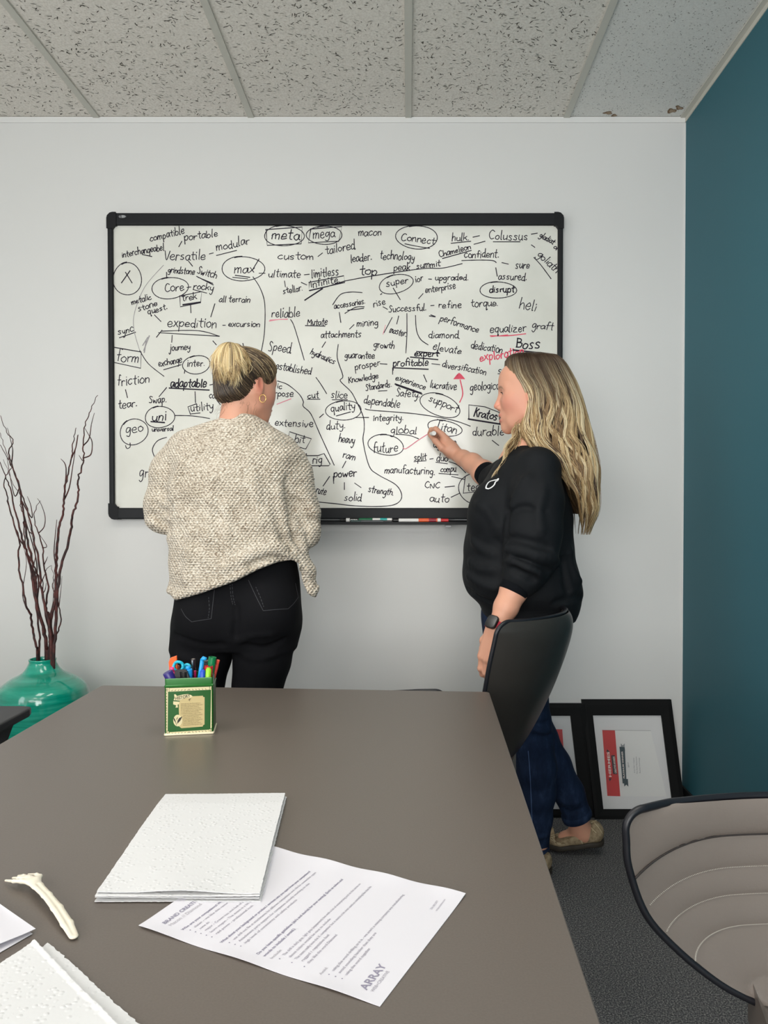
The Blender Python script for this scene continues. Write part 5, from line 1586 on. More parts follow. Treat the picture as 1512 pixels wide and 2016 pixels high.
def ribbon_on(bvh, pts, w, name, m, par, lift=.0008, dash=None):
    """a flat line laid on a surface along pixels"""
    mb = MB()
    pp = []
    for x, y in catmull(pts, 10):
        pp.append(on_surface(bvh, x, y, lift))
    segs = [pp] if not dash else [pp[i:i + dash[0] + 1] for i in range(0, len(pp) - 1, sum(dash))]
    for sg in segs:
        if len(sg) < 2: continue
        vs = []
        for i, (p, n) in enumerate(sg):
            t = sg[min(i + 1, len(sg) - 1)][0] - sg[max(i - 1, 0)][0]
            s = t.cross(n)
            s = s.normalized() * w / 2 if s.length > 1e-9 else Vector((w / 2, 0, 0))
            vs += [p + s, p - s, p + s * .6 - n * lift * 1.5, p - s * .6 - n * lift * 1.5]
        fs = []
        for i in range(len(sg) - 1):
            a = 4 * i
            fs += [(a, a + 1, a + 5, a + 4), (a, a + 4, a + 6, a + 2), (a + 1, a + 3, a + 7, a + 5)]
        mb.add(vs, fs)
    return mb.build(name, m, par)

# ---- a head, in its own axes: f forward, l to the left, z up, origin between the ears
def head_sdf(f, l, z, open_mouth):
    A_ = np.abs(l)
    e = lambda c, r, M=None: s_ell(f, A_, z, c, r, M)
    d = e((-.012, 0, .028), (.098, .074, .088))
    d = smin(d, e((.030, 0, .046), (.060, .061, .056)), .03)
    d = smin(d, e((.026, 0, -.030), (.059, .057, .078)), .03)
    d = smin(d, e((.044, .034, -.027), (.026, .025, .030)), .04)
    d = smin(d, s_chain(f, A_, z, [((.062, 0, -.103), .0165), ((.046, .026, -.092), .016), ((.004, .050, -.066), .016), ((-.014, .058, -.03), .014)], .01), .040)
    d = smin(d, e((.0665, 0, -.1035), (.0165, .019, .017)), .014)
    d = smin(d, s_cap(f, A_, z, (.0795, .010, .021), (.066, .044, .020), .0085, .008), .018)
    d = smin(d, e((.070, 0, -.068), (.0205, .026, .025)), .016)
    # eye sockets, lids
    d = smax(d, -e((.0950, .030, -.001), (.015, .019, .0115)), .014)
    lid = np.maximum(e((.0690, .0315, -.001), (.0142, .0150, .0132)), -e((.0870, .0315, -.0008), (.0150, .0135, .0056)))
    d = smin(d, lid, .005)
    # nose
    d = smin(d, s_chain(f, A_, z, [((.0815, 0, .014), .0080), ((.0890, 0, -.010), .0080), ((.0985, 0, -.0350), .0102)], .004), .009)
    d = smin(d, e((.0880, .0125, -.0420), (.0115, .0075, .0085)), .006)
    d = smax(d, -e((.0925, .0058, -.0495), (.0052, .0032, .0045)), .003)
    # lips
    d = smin(d, e((.0872, 0, -.0655), (.0070, .0215, .0052)), .005)
    d = smin(d, e((.0835, 0, -.0822 if open_mouth else -.0795), (.0074, .0185, .0058)), .005)
    if open_mouth:
        d = smax(d, -e((.0900, 0, -.0738), (.0180, .0165, .0034)), .0025)
    else:
        d = smax(d, -e((.0930, 0, -.0722), (.0070, .0220, .0009)), .002)
    # ear
    d = smin(d, e((-.010, .0735, .000), (.0175, .0085, .030), ((.97, 0, .24), (0, 1, 0), (-.24, 0, .97))), .006)
    d = smax(d, -e((-.007, .0830, .004), (.0105, .0060, .019)), .004)
    d = smin(d, e((-.004, .0745, -.026), (.0080, .006, .009)), .006)
    # neck
    d = smin(d, s_cap(f, A_, z, (-.030, 0, -.050), (-.046, 0, -.190), .050, .052), .03)
    return d

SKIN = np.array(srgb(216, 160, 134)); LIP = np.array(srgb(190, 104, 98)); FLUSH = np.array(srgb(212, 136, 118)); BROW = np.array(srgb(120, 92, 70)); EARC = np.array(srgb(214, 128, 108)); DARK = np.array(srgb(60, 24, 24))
def head_col(f, l, z, open_mouth):
    A_ = np.abs(l)
    col = np.repeat(SKIN[None], len(f), 0)
    def blend(c, w):
        w = np.clip(w, 0, 1)[:, None]
        return col * (1 - w) + c[None] * w
    g = lambda c, r: np.exp(-(((f - c[0]) / r[0]) ** 2 + ((A_ - c[1]) / r[1]) ** 2 + ((z - c[2]) / r[2]) ** 2))
    col = blend(FLUSH, .6 * g((.06, .045, -.03), (.04, .025, .028)) + .8 * g((.1, 0, -.035), (.018, .014, .014)) + .3 * g((.03, .06, -.05), (.05, .03, .04)))
    col = blend(EARC, .9 * np.exp(-((f + .010) / .016) ** 2 - ((z + .004) / .026) ** 2) * np.clip((A_ - .068) / .005, 0, 1))
    up = g((.092, 0, -.0655), (.011, .021, .0050)); lo = g((.089, 0, -.0820 if open_mouth else -.0795), (.011, .018, .0055))
    col = blend(LIP, 1.5 * np.maximum(up, lo) * (f > .07))
    col = blend(BROW, .85 * np.exp(-((z - (.0215 - .012 * ((A_ - .028) / .022) ** 2)) / .0032) ** 2) * np.clip((A_ - .010) / .006, 0, 1) * np.clip((.052 - A_) / .012, 0, 1) * (f > .05))
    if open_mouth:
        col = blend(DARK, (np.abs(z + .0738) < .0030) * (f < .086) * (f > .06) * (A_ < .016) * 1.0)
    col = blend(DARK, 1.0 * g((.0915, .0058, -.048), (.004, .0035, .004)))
    return col

def make_head(centre, fwd, up, scale, open_mouth, h=.0021):
    f_ = Vector(fwd).normalized()
    l_ = Vector(up).cross(f_).normalized()
    u_ = f_.cross(l_)
    R = Matrix((f_, l_, u_)).transposed()
    V, F = sdf_mesh(lambda a, b, c: head_sdf(a, b, c, open_mouth), (-.125, -.095, -.20), (.122, .095, .128), h)
    C = head_col(V[:, 0], V[:, 1], V[:, 2], open_mouth)
    Rn = np.array(R)
    W = (V * scale) @ Rn.T + np.array(centre)
    M = Matrix.Translation(centre) @ R.to_4x4() @ Matrix.Scale(scale, 4)
    return W, F, C, M

def hand_chains(wrist, along, back, side, curl=(.35, .45, .4), thumb_in=.3, s=1.0):
    """capsules of a relaxed hand. along: wrist to knuckles; back: normal of the back of the hand; side=+1 if the thumb is on along x back"""
    x = Vector(along).normalized(); z = Vector(back); z = (z - x * z.dot(x)).normalized(); y = x.cross(z) * -side
    O = Vector(wrist)
    pt = lambda a, b, c: O + (x * a + y * b + z * c) * s
    caps = []
    fing = [((.086, .027), (.040, .025, .020), .0088), ((.090, .008), (.044, .028, .021), .0090), ((.086, -.012), (.040, .026, .020), .0086), ((.077, -.030), (.031, .020, .018), .0076)]
    for (fx, fy), ls, r in fing:
        caps.append((pt(.005, fy * .5, 0), pt(fx, fy, 0), .019 * s, .0125 * s))
        p, an = pt(fx, fy, .0), 0.0
        for L, c, k in zip(ls, curl, (1, .94, .86)):
            an += c
            q = p + (x * math.cos(an) - z * math.sin(an) + y * fy * .8) * L * s
            caps.append((p, q, r * k * s * 1.05, r * k * .92 * s)); p = q
    t0, t1, t2, t3 = pt(.012, .018, -.008), pt(.044, .042, -.016), pt(.070, .050 - .012 * thumb_in, -.024 - .01 * thumb_in), pt(.092, .046 - .02 * thumb_in, -.032 - .012 * thumb_in)
    caps += [(t0, t1, .015 * s, .012 * s), (t1, t2, .0108 * s, .0098 * s), (t2, t3, .0095 * s, .0078 * s)]
    return caps

def arm_mesh(chain, caps, h=.0024):
    """forearm chain and hand capsules as one surface"""
    pts = [np.array(p) for p, _ in chain] + [np.array(q) for c in caps for q in c[:2]]
    lo, hi = np.min(pts, 0) - .06, np.max(pts, 0) + .06
    def fn(X, Y, Z):
        d = s_chain(X, Y, Z, chain, .02)
        for a, b, ra, rb in caps:
            d = smin(d, s_cap(X, Y, Z, a, b, ra, rb), .006)
        return d
    return sdf_mesh(fn, tuple(lo), tuple(hi), h)

def join_meshes(parts):
    Vs, Fs, Cs, off = [], [], [], 0
    for V, F, C in parts:
        Vs.append(V); Fs.append(F + off); off += len(V)
        Cs.append(C if C is not None else np.repeat(SKIN[None], len(V), 0))
    return np.concatenate(Vs), np.concatenate(Fs), np.concatenate(Cs)

def strands(lines, name, par, r=.0013, n=4):
    """lines: (points, colours per point, radius factor)"""
    Vs, Fs, Cs, off = [], [], [], 0
    for pts, cols, k in lines:
        p = np.array(pts); m = len(p)
        t = np.gradient(p, axis=0); t /= np.linalg.norm(t, axis=1)[:, None] + 1e-9
        a = np.cross(t, np.array([0.31, .9, .2])); a /= np.linalg.norm(a, axis=1)[:, None] + 1e-9
        b = np.cross(t, a)
        rr = r * k * np.sin(np.linspace(.35, PI - .12, m)) ** .6
        ring = [p + (a * math.cos(2 * PI * j / n) + b * math.sin(2 * PI * j / n)) * rr[:, None] for j in range(n)]
        Vs.append(np.stack(ring, 1).reshape(-1, 3))
        i = np.arange(m - 1)[:, None] * n + off
        j = np.arange(n)[None]
        j2 = (j + 1) % n
        Fs.append(np.stack([i + j, i + j2, i + n + j2, i + n + j], 2).reshape(-1, 4))
        Cs.append(np.repeat(np.array(cols), n, 0)); off += m * n
    V, F, C = np.concatenate(Vs), np.concatenate(Fs), np.concatenate(Cs)
    return V, F, C

def add_eyes(M, par, scale, look=(1, 0, 0)):
    for s in (1, -1):
        c = Vector((.0690, .0315 * s, -.001))
        e = MB().sphere((0, 0, 0), .0119, None, 20, 14)
        e.v = [tuple(M @ (c + Vector(p))) for p in e.v]
        o = e.build('eye', eye_m, par, smooth=True)
        d = Vector(look).normalized()
        Mi = M @ Matrix.Translation(c) @ align_z((0, 0, 0), d)
        i_ = MB().lathe([(.0001, .0123), (.0022, .0122), (.0023, .01215), (.0050, .0110), (.0053, .0105)], 20, Mi)
        i_.mi = [1 if k < 20 else 0 for k in range(len(i_.f))]
        i_.build('iris', [iris_m, blk], o, smooth=True)

HC = lambda *c: np.array(srgb(*c))
# ------------------------------------------------------------------ woman in the oatmeal sweater, seen from behind
YA = 2.38
hA = P(487, 761, YA)
hwA, hfA, hcA, HMA = make_head(hA, (.669, .743, -.06), (.03, 0, 1), .96, False)
# sweater: torso, sleeves, folds, slanting hem
tors = rows_px([(818, 446, 506, 2.365, .055), (826, 432, 516, 2.365, .062), (838, 392, 536, 2.37, .078), (852, 358, 556, 2.375, .094), (872, 344, 577, 2.38, .110), (900, 338, 588, 2.38, .125), (950, 334, 588, 2.38, .138), (1000, 333, 586, 2.385, .142),
                (1050, 335, 588, 2.385, .146), (1100, 338, 594, 2.385, .152), (1150, 338, 604, 2.385, .156), (1200, 340, 606, 2.385, .158)])
slL = pxs((372, 890, 2.39, 42), (342, 930, 2.40, 42), (322, 985, 2.40, 33), (321, 1016, 2.41, 31), (335, 1020, 2.48, 28), (372, 1000, 2.62, 22))
slR = pxs((548, 898, 2.39, 42), (572, 935, 2.40, 40), (592, 1000, 2.40, 34), (594, 1045, 2.40, 34), (588, 1052, 2.46, 31), (545, 1015, 2.62, 22))
flap = pxs((583, 1085, 2.36, 20), (600, 1125, 2.36, 20), (606, 1160, 2.37, 17), (608, 1185, 2.37, 14))
hem = [(330, 1174), (337, 1178), (346, 1182), (400, 1166), (470, 1141), (510, 1120), (545, 1107), (572, 1103), (584, 1110), (590, 1150), (600, 1172), (614, 1184), (622, 1168), (630, 1150), (640, 1140)]
hx = np.array([P(x, y, 2.28).x for x, y in hem]); hz = np.array([P(x, y, 2.28).z for x, y in hem])
def sweaterA0(X, Y, Z):
    d = s_loft(X, Y, Z, tors, 2.35)
    d = smin(d, s_chain(X, Y, Z, slL, .03), .022)
    d = smin(d, s_chain(X, Y, Z, slR, .03), .022)
    d = smin(d, s_chain(X, Y, Z, flap, .02), .03)
    return d
foldA = crease_lines(sweaterA0, [
    ([(338, 960), (334, 1000), (333, 1052)], .007, .000, False), ([(566, 940), (570, 990), (568, 1040), (580, 1082)], .008, .000, False),
    ([(545, 960), (556, 1010), (562, 1050), (582, 1090), (604, 1130)], .010, .004, True), ([(552, 1060), (572, 1090), (592, 1122), (600, 1160)], .008, .000, False), ([(520, 1000), (535, 1050), (560, 1090), (590, 1118)], .010, .005, True),
    ([(565, 1098), (530, 1098), (505, 1108), (490, 1118)], .010, .000, False), ([(560, 1080), (520, 1083), (480, 1098), (440, 1120)], .012, .005, True),
    ([(580, 985), (600, 1000), (618, 1030)], .007, .000, False), ([(578, 1000), (596, 1022), (606, 1060)], .006, .000, False), ([(575, 1030), (590, 1055), (600, 1085)], .008, .003, True), ([(590, 965), (610, 990), (622, 1015)], .010, .004, True),
    ([(420, 930), (415, 1000), (408, 1080)], .010, .007, True), ([(362, 905), (345, 950), (338, 985)], .009, .004, True), ([(380, 1040), (372, 1100), (366, 1150)], .010, .006, True), ([(500, 930), (505, 985), (515, 1040)], .010, .007, True), ([(450, 980), (448, 1060), (455, 1110)], .010, .007, True),
    ([(306, 990), (318, 1005), (332, 1012)], .006, .000, False), ([(302, 1012), (316, 1028), (333, 1034)], .006, .000, False)])
def sweaterA(X, Y, Z):
    d = sweaterA0(X, Y, Z)
    d = apply_folds(d, X, Y, Z, foldA, .018)
    d += .0022 * np.sin(31 * X + 9 * np.sin(11 * Z)) * np.sin(23 * Z + 5 * np.sin(13 * X)) + .0010 * np.sin(75 * Z + 30 * X)
    cut = np.interp(X, hx, hz).astype(np.float32) - Z - .0
    d = smax(d, np.where(np.abs(X - float(hA.x)) < 1, cut, -1), .008)
    # rolled ribbed hem
    band = np.abs(cut + .016)
    d += np.where(band < .022, .0012 * np.sin(X * 620), 0).astype(np.float32) - np.clip(.004 - np.abs(cut + .012) * .25, 0, .004)
    neck = s_ell(X, Y, Z, tuple(P(476, 810, 2.37)), (.052, .055, .030))
    return smax(d, -neck, .006)
V, F = sdf_mesh(sweaterA, (-.84, 2.14, .86), (-.22, 2.66, 1.52), .0042)
# body under the clothes, with neck, arms and hands
bodyA = [pxs((476, 800, 2.395, 32), (476, 850, 2.375, 34), (468, 880, 2.38, 60), (464, 960, 2.39, 66), (462, 1040, 2.39, 62), (465, 1130, 2.40, 74), (466, 1190, 2.39, 78)),
         pxs((380, 886, 2.39, 24), (344, 930, 2.40, 24), (324, 1010, 2.41, 21), (338, 1016, 2.50, 17), (398, 988, 2.66, 15)), pxs((552, 892, 2.39, 24), (576, 940, 2.40, 24), (594, 1040, 2.41, 21), (586, 1048, 2.48, 17), (525, 995, 2.66, 15)),
         pxs((402, 1230, 2.39, 40), (390, 1350, 2.39, 36), (392, 1520, 2.38, 30), (395, 1735, 2.40, 20)), pxs((524, 1220, 2.39, 40), (507, 1350, 2.39, 36), (500, 1520, 2.38, 30), (500, 1735, 2.40, 20))]
def bodyA_f(X, Y, Z):
    d = None
    for ch in bodyA:
        e = s_chain(X, Y, Z, ch, .03)
        d = e if d is None else smin(d, e, .03)
    return d
Vb, Fb = sdf_mesh(bodyA_f, (-.82, 2.20, .02), (-.24, 2.74, 1.56), .008)
wl, wr = P(398, 988, 2.66), P(525, 995, 2.66)
hands = []
for w_, al, sd in ((wl, (.75, .35, .12), -1), (wr, (-.75, .35, .12), 1)):
    caps = hand_chains(w_, al, (0, .35, 1), sd, s=.95)
    e_ = Vector(w_) - Vector(al).normalized() * .10
    Vh, Fh = arm_mesh([(tuple(e_), .026), (tuple(w_), .022)], caps, .0028)
    hands.append((Vh, Fh, None))
Vj, Fj, Cj = join_meshes([(hwA, hfA, hcA), (Vb, Fb, None)] + hands)
woman_a = mesh_from('person', Vj, Fj, skin_m, colfn=lambda _: Cj)
tag(woman_a, 'person in a chunky oatmeal sweater and black jeans, hair up in a messy bun', 'person', 'people at the whiteboard')
sweater = mesh_from('sweater', V, F, knit_m, woman_a, smooth_iter=1)
# jeans
hipA = rows_px([(1085, 366, 578, 2.40, .105), (1130, 352, 588, 2.395, .120), (1180, 346, 592, 2.39, .128), (1215, 343, 593, 2.385, .130), (1245, 342, 588, 2.385, .122), (1275, 344, 580, 2.385, .095)])
legL = pxs((402, 1235, 2.385, 58), (397, 1290, 2.385, 55), (390, 1350, 2.385, 47), (388, 1440, 2.38, 41), (391, 1520, 2.37, 35), (390, 1600, 2.39, 34), (394, 1740, 2.40, 24))
legR = pxs((526, 1230, 2.385, 62), (516, 1300, 2.385, 53), (507, 1350, 2.385, 46), (502, 1440, 2.38, 40), (500, 1520, 2.37, 35), (500, 1600, 2.39, 34), (500, 1740, 2.40, 24))
butt = [(P(404, 1212, 2.32), .078), (P(526, 1200, 2.32), .080)]
def jeansA0(X, Y, Z):
    d = s_loft(X, Y, Z, hipA, 2.2)
    legs = np.minimum(s_chain(X, Y, Z, legL, .03), s_chain(X, Y, Z, legR, .03))
    d = smin(d, legs, .025)
    for c, r in butt:
        d = smin(d, s_ell(X, Y, Z, tuple(c), (r * 1.08, r, r * 1.15)), .035)
    return d
foldJ = crease_lines(jeansA0, [([(465, 1190), (464, 1225), (463, 1255)], .006, .000, False), ([(345, 1250), (375, 1262), (410, 1270), (440, 1268)], .005, .001, False), ([(480, 1268), (520, 1275), (560, 1258)], .005, .001, False), ([(350, 1290), (380, 1300), (420, 1302)], .006, .003, True), ([(478, 1290), (510, 1296), (548, 1285)], .006, .003, True), ([(470, 1262), (500, 1250), (540, 1248)], .005, .003, True)])
def jeansA(X, Y, Z):
    d = apply_folds(jeansA0(X, Y, Z), X, Y, Z, foldJ, .014)
    return np.maximum(d, .05 - Z)
V, F = sdf_mesh(jeansA, (-.78, 2.17, .04), (-.28, 2.58, 1.08), .0058)
jeans = mesh_from('jeans', V, F, black_denim_m, woman_a, smooth_iter=1)
bv = bvh_of([jeans])
q2 = lambda L: [(270 + a / 3.98, 1000 + b / 3.98) for a, b in L]
for L, dash in (([(606, 640), (592, 760), (580, 868)], None), ([(580, 868), (500, 880), (428, 892)], None), ([(428, 892), (380, 850), (345, 790)], None), ([(560, 700), (566, 790), (556, 862)], (2, 1)),
                ([(872, 565), (930, 690), (988, 805)], None), ([(988, 805), (1090, 796), (1182, 790)], None), ([(1182, 790), (1225, 750), (1262, 700)], None), ([(1262, 700), (1250, 640), (1240, 590)], None), ([(930, 620), (965, 700), (992, 775)], (2, 1)),
                ([(745, 595), (752, 690), (768, 760)], (2, 1)), ([(728, 600), (736, 690), (750, 755)], (2, 1))):
    ribbon_on(bv, q2(L), .0018, 'seam_stitching', stitch_m, jeans, dash=dash)
for s_, nm in ((395, 'shoe'), (500, 'shoe')):
    c = P(s_, 1745, 2.40)
    f_ = lambda X, Y, Z, c=c: np.maximum(smin(s_chain(X, Y, Z, [((c.x, c.y - .05, .045), .040), ((c.x, c.y + .06, .035), .040), ((c.x, c.y + .16, .030), .034)], .02), s_cap(X, Y, Z, (c.x, c.y - .02, .05), (c.x, c.y - .02, .10), .042, .040), .02), -Z + .001)
    V, F = sdf_mesh(f_, (c.x - .07, c.y - .12, -.01), (c.x + .07, c.y + .22, .13), .005)
    mesh_from(nm, V, F, blk, woman_a, smooth_iter=1)
add_eyes(HMA, woman_a, .96)
# hoop earring
ec = HMA @ Vector((-.004, -.090, -.046))
MB().tube([ec + Vector((.0105 * math.sin(a * PI / 12) * .95, -.003 * math.sin(a * PI / 12), .0115 * math.cos(a * PI / 12))) for a in range(25)], .0011, 8, cap=False).build('hoop_earring', gold_m, woman_a, smooth=True)
# hair: cap over the skull, pulled up to a bun
gx = np.array([-.13, -.10, -.06, -.030, -.012, .010, .030, .050, .068, .080, .10]); gz = np.array([-.072, -.072, -.064, -.044, .012, .016, -.004, .010, .040, .066, .085])
def capA(f, l, z):
    d = s_ell(f, l, z, (-.012, 0, .028), (.1045, .0805, .0945))
    d = smin(d, s_ell(f, np.abs(l), z, (-.055, .0, -.035), (.052, .056, .045)), .03)
    d = smin(d, s_ell(f, l, z, (.030, 0, .046), (.0640, .0655, .0600)), .03)
    d = d + .0015 + .0012 * np.sin(130 * l + 60 * f + 4 * np.sin(60 * z))
    g_ = z - np.interp(f, gx, gz).astype(np.float32)
    d = d + .0065 * np.clip(1 - g_ / .022, 0, 1)
    return smax(d, -g_, .006)
V, F = sdf_mesh(capA, (-.125, -.095, -.09), (.105, .095, .135), .0026)
mn = np.array(HMA.to_3x3()); W = V @ mn.T + np.array(HMA.translation)
hair_parts = [(W, F, np.repeat(HC(58, 46, 36)[None], len(V), 0))]
R_ = random.Random(3)
loc_root = Vector((-.082, .012, .070))          # where the bun is tied, in the head's axes
rootA = HMA @ loc_root
def skull(f, l, z):
    d = s_ell(f, l, z, (-.012, 0, .028), (.1045, .0805, .0945))
    d = smin(d, s_ell(f, np.abs(l), z, (-.055, .0, -.035), (.052, .056, .045)), .03)
    return smin(d, s_ell(f, l, z, (.030, 0, .046), (.0640, .0655, .0600)), .03)
c0 = np.array((-.020, 0, .015))
starts = []
for k in range(1500):
    al = R_.uniform(-PI, PI)
    f0 = -.012 + .105 * math.cos(al)
    if R_.random() < .30:
        f0 = R_.uniform(-.10, -.03)
    f0 = min(f0, .083)
    l0 = .0815 * math.sin(al)
    z0 = float(np.interp(f0, gx, gz)) + abs(R_.gauss(0, .006)) - .001
    if R_.random() < .35:       # fill the rest of the scalp
        z0 += R_.random() * .07
    starts.append((f0, l0, z0))
nP = 15
paths = np.zeros((len(starts), nP, 3))
for k, a in enumerate(starts):
    b = np.array(loc_root); a = np.array(a)
    wob = np.array([R_.gauss(0, .004) for _ in range(3)]); ph = R_.random() * 6
    for i in range(nP):
        t = i / (nP - 1)
        paths[k, i] = a * (1 - t) + b * t + wob * math.sin(PI * t) * math.sin(2 * t + ph)
dirs = paths - c0
dirs /= np.linalg.norm(dirs, axis=2)[..., None]
lo_, hi_ = np.full(dirs.shape[:2], .02), np.full(dirs.shape[:2], .16)
for _ in range(18):
    m_ = (lo_ + hi_) / 2
    q = c0 + dirs * m_[..., None]
    ins = skull(q[..., 0], q[..., 1], q[..., 2]) < 0
    lo_ = np.where(ins, m_, lo_); hi_ = np.where(ins, hi_, m_)
gq = (c0 + dirs * lo_[..., None])
rad_ = lo_ - .0072 * np.clip(1 - (gq[..., 2] - np.interp(gq[..., 0], gx, gz)) / .022, 0, 1) + np.array([R_.uniform(-.0004, .0022) for _ in starts])[:, None]
paths = c0 + dirs * rad_[..., None]
pal = [HC(58, 46, 36), HC(84, 68, 52), HC(118, 98, 74), HC(156, 134, 102), HC(192, 170, 132)]
lines = []
Rm = np.array(HMA)[:3, :3]
for k, a in enumerate(starts):
    pts = paths[k] @ Rm.T + np.array(HMA.translation)
    up_ = max(0, min(1, (a[2] + .01) / .08))
    fr_ = 1 if a[0] > -.04 else .35
    ci = R_.choices(range(5), (4 - 2.8 * up_ * fr_, 3, 2.4 * fr_, .4 + 2.6 * up_ * fr_, .15 + 2.4 * up_ * fr_))[0]
    lines.append((pts, [pal[ci] * (.85 + .2 * (i / 14)) for i in range(nP)], R_.uniform(.6, 1.2)))
# loose wisps at the nape
for k in range(30):
    x0 = R_.uniform(434, 505); y0 = R_.uniform(786, 806)
    dx = R_.uniform(-22, -5) if x0 < 455 else R_.uniform(-7, 7)
    pts = [P(x0 + dx * (i / 4) ** 1.5 + R_.gauss(0, 1.2), y0 + i * R_.uniform(4, 7), 2.305 + .006 * i) for i in range(5)]
    pts = [Vector(p) for p in catmull(pts, 4)]
    lines.append((pts, [pal[2]] * len(pts), .22))
hair_parts.append(strands(lines, 'hair', woman_a, .0013))
Vj, Fj, Cj = join_meshes(hair_parts)
hair = mesh_from('hair', Vj, Fj, hair_m, woman_a, colfn=lambda _: Cj)
# bun
pal2 = [HC(150, 122, 84), HC(190, 162, 114), HC(220, 196, 146), HC(236, 216, 172), HC(116, 92, 64)]
bunc = P(450, 714, 2.285)
rb = (.042, .036, .056)
def bunf(X, Y, Z):
    d = s_ell(X, Y, Z, tuple(bunc), rb)
    d = smin(d, s_cap(X, Y, Z, tuple(bunc + Vector((.012, .015, .0))), tuple(rootA), .032, .026), .02)
    d = smin(d, s_cap(X, Y, Z, tuple(P(466, 690, 2.295)), tuple(P(484, 706, 2.315)), .022, .016), .02)
    return d + .002
V, F = sdf_mesh(bunf, (bunc.x - .07, 2.2, bunc.z - .08), (bunc.x + .09, 2.40, bunc.z + .09), .003)
parts = [(V, F, np.repeat(HC(140, 112, 74)[None], len(V), 0))]
lines = []
for k in range(90):
    psi0, th0, ci0 = R_.uniform(-1.9, 1.9), R_.uniform(.02, .35), R_.choices(range(5), (2, 3, 4, 3, 2))[0]
    thE = R_.uniform(1.5, 2.35) if abs(psi0) < 1.1 else R_.uniform(1.2, 1.7)
    drop, lean, kk = R_.uniform(.004, .026), R_.gauss(.003, .006), R_.uniform(.99, 1.07)
    for j in range(13):
        psi, te, dd = psi0 + R_.gauss(0, .07), thE + R_.gauss(0, .08), R_.gauss(0, .0035)
        pts = []
        for i in range(13):
            t = i / 12
            th = th0 + (te - th0) * t
            w_ = 1.0 + .05 * math.sin(4 * t + psi0 * 3)
            q = Vector((rb[0] * math.sin(th) ** .8 * math.sin(psi * (.75 + .3 * t)) * w_, -rb[1] * math.sin(th) ** .8 * math.cos(psi * .8) * w_, rb[2] * math.cos(th)))
            pts.append(bunc + q * kk + Vector((.004 - .004 * t, 0, 0)))
        tip = pts[-1] + (pts[-1] - pts[-2]).normalized() * .006 + Vector((lean + dd, .004, -drop - abs(dd)))
        pts += [pts[-1].lerp(tip, .5) + Vector((0, -.002, 0)), tip]
        ci = max(0, min(4, ci0 + R_.choice((-1, 0, 0, 1))))
        lines.append((pts, [pal2[ci] * (.82 + .26 * i / 14) for i in range(15)], R_.uniform(.55, 1.15)))
for k in range(140):     # a loose loop of hair toward the crown
    u = R_.random()
    pts = [P(448 + 8 * u, 682 + R_.gauss(0, 4), 2.295), P(464 + 6 * u, 677 + 8 * R_.random(), 2.275), P(478 + R_.gauss(0, 3), 688 + 12 * u, 2.275), P(487 + R_.gauss(0, 4), 706 + 18 * u, 2.290), P(482 + R_.gauss(0, 5), 724 + 20 * u, 2.300)]
    pts = [Vector(p) for p in catmull(pts, 4)]
    ci = R_.choices(range(5), (3, 3, 2, 1, 2))[0]
    lines.append((pts, [pal2[ci]] * len(pts), R_.uniform(.5, 1.0)))
parts.append(strands(lines, 'bun', woman_a, .0010))
Vj, Fj, Cj = join_meshes(parts)
mesh_from('hair_bun', Vj, Fj, hair_m, hair, colfn=lambda _: Cj)
# ------------------------------------------------------------------ woman in the dark sweatshirt, writing on the board
YB = 2.45
hB = P(1040, 777, YB)
hwB, hfB, hcB, HMB = make_head(hB, (-.993, .12, 0), (0, 0, 1), 1.0, True)
torsB = rows_px([(864, 1018, 1052, 2.45, .052), (874, 1012, 1062, 2.45, .060), (884, 1000, 1070, 2.45, .085), (900, 984, 1080, 2.45, .135), (930, 964, 1098, 2.45, .165), (960, 945, 1108, 2.45, .178), (1000, 927, 1122, 2.45, .182), (1050, 917, 1126, 2.45, .180),
                 (1100, 912, 1130, 2.45, .182), (1140, 911, 1141, 2.45, .188), (1165, 920, 1145, 2.45, .184), (1180, 934, 1142, 2.45, .172), (1192, 944, 1140, 2.45, .162), (1206, 950, 1136, 2.45, .160), (1218, 958, 1130, 2.45, .156)])
slBl = pxs((1058, 925, 2.31, 46), (1056, 985, 2.27, 51), (1050, 1050, 2.25, 53), (1043, 1100, 2.235, 49), (1030, 1132, 2.225, 38), (1016, 1160, 2.215, 26))
slBr = pxs((1035, 925, 2.58, 38), (1000, 940, 2.66, 36), (978, 946, 2.71, 30), (962, 939, 2.735, 23))
def shirtB0(X, Y, Z):
    d = s_loft(X, Y, Z, torsB, 2.2)
    d = smin(d, s_chain(X, Y, Z, slBr, .03), .03)
    d = smin(d, s_chain(X, Y, Z, slBl, .03), .016)
    d = smin(d, s_ell(X, Y, Z, tuple(P(962, 1010, 2.36)), (.060, .075, .085)), .05)
    return d
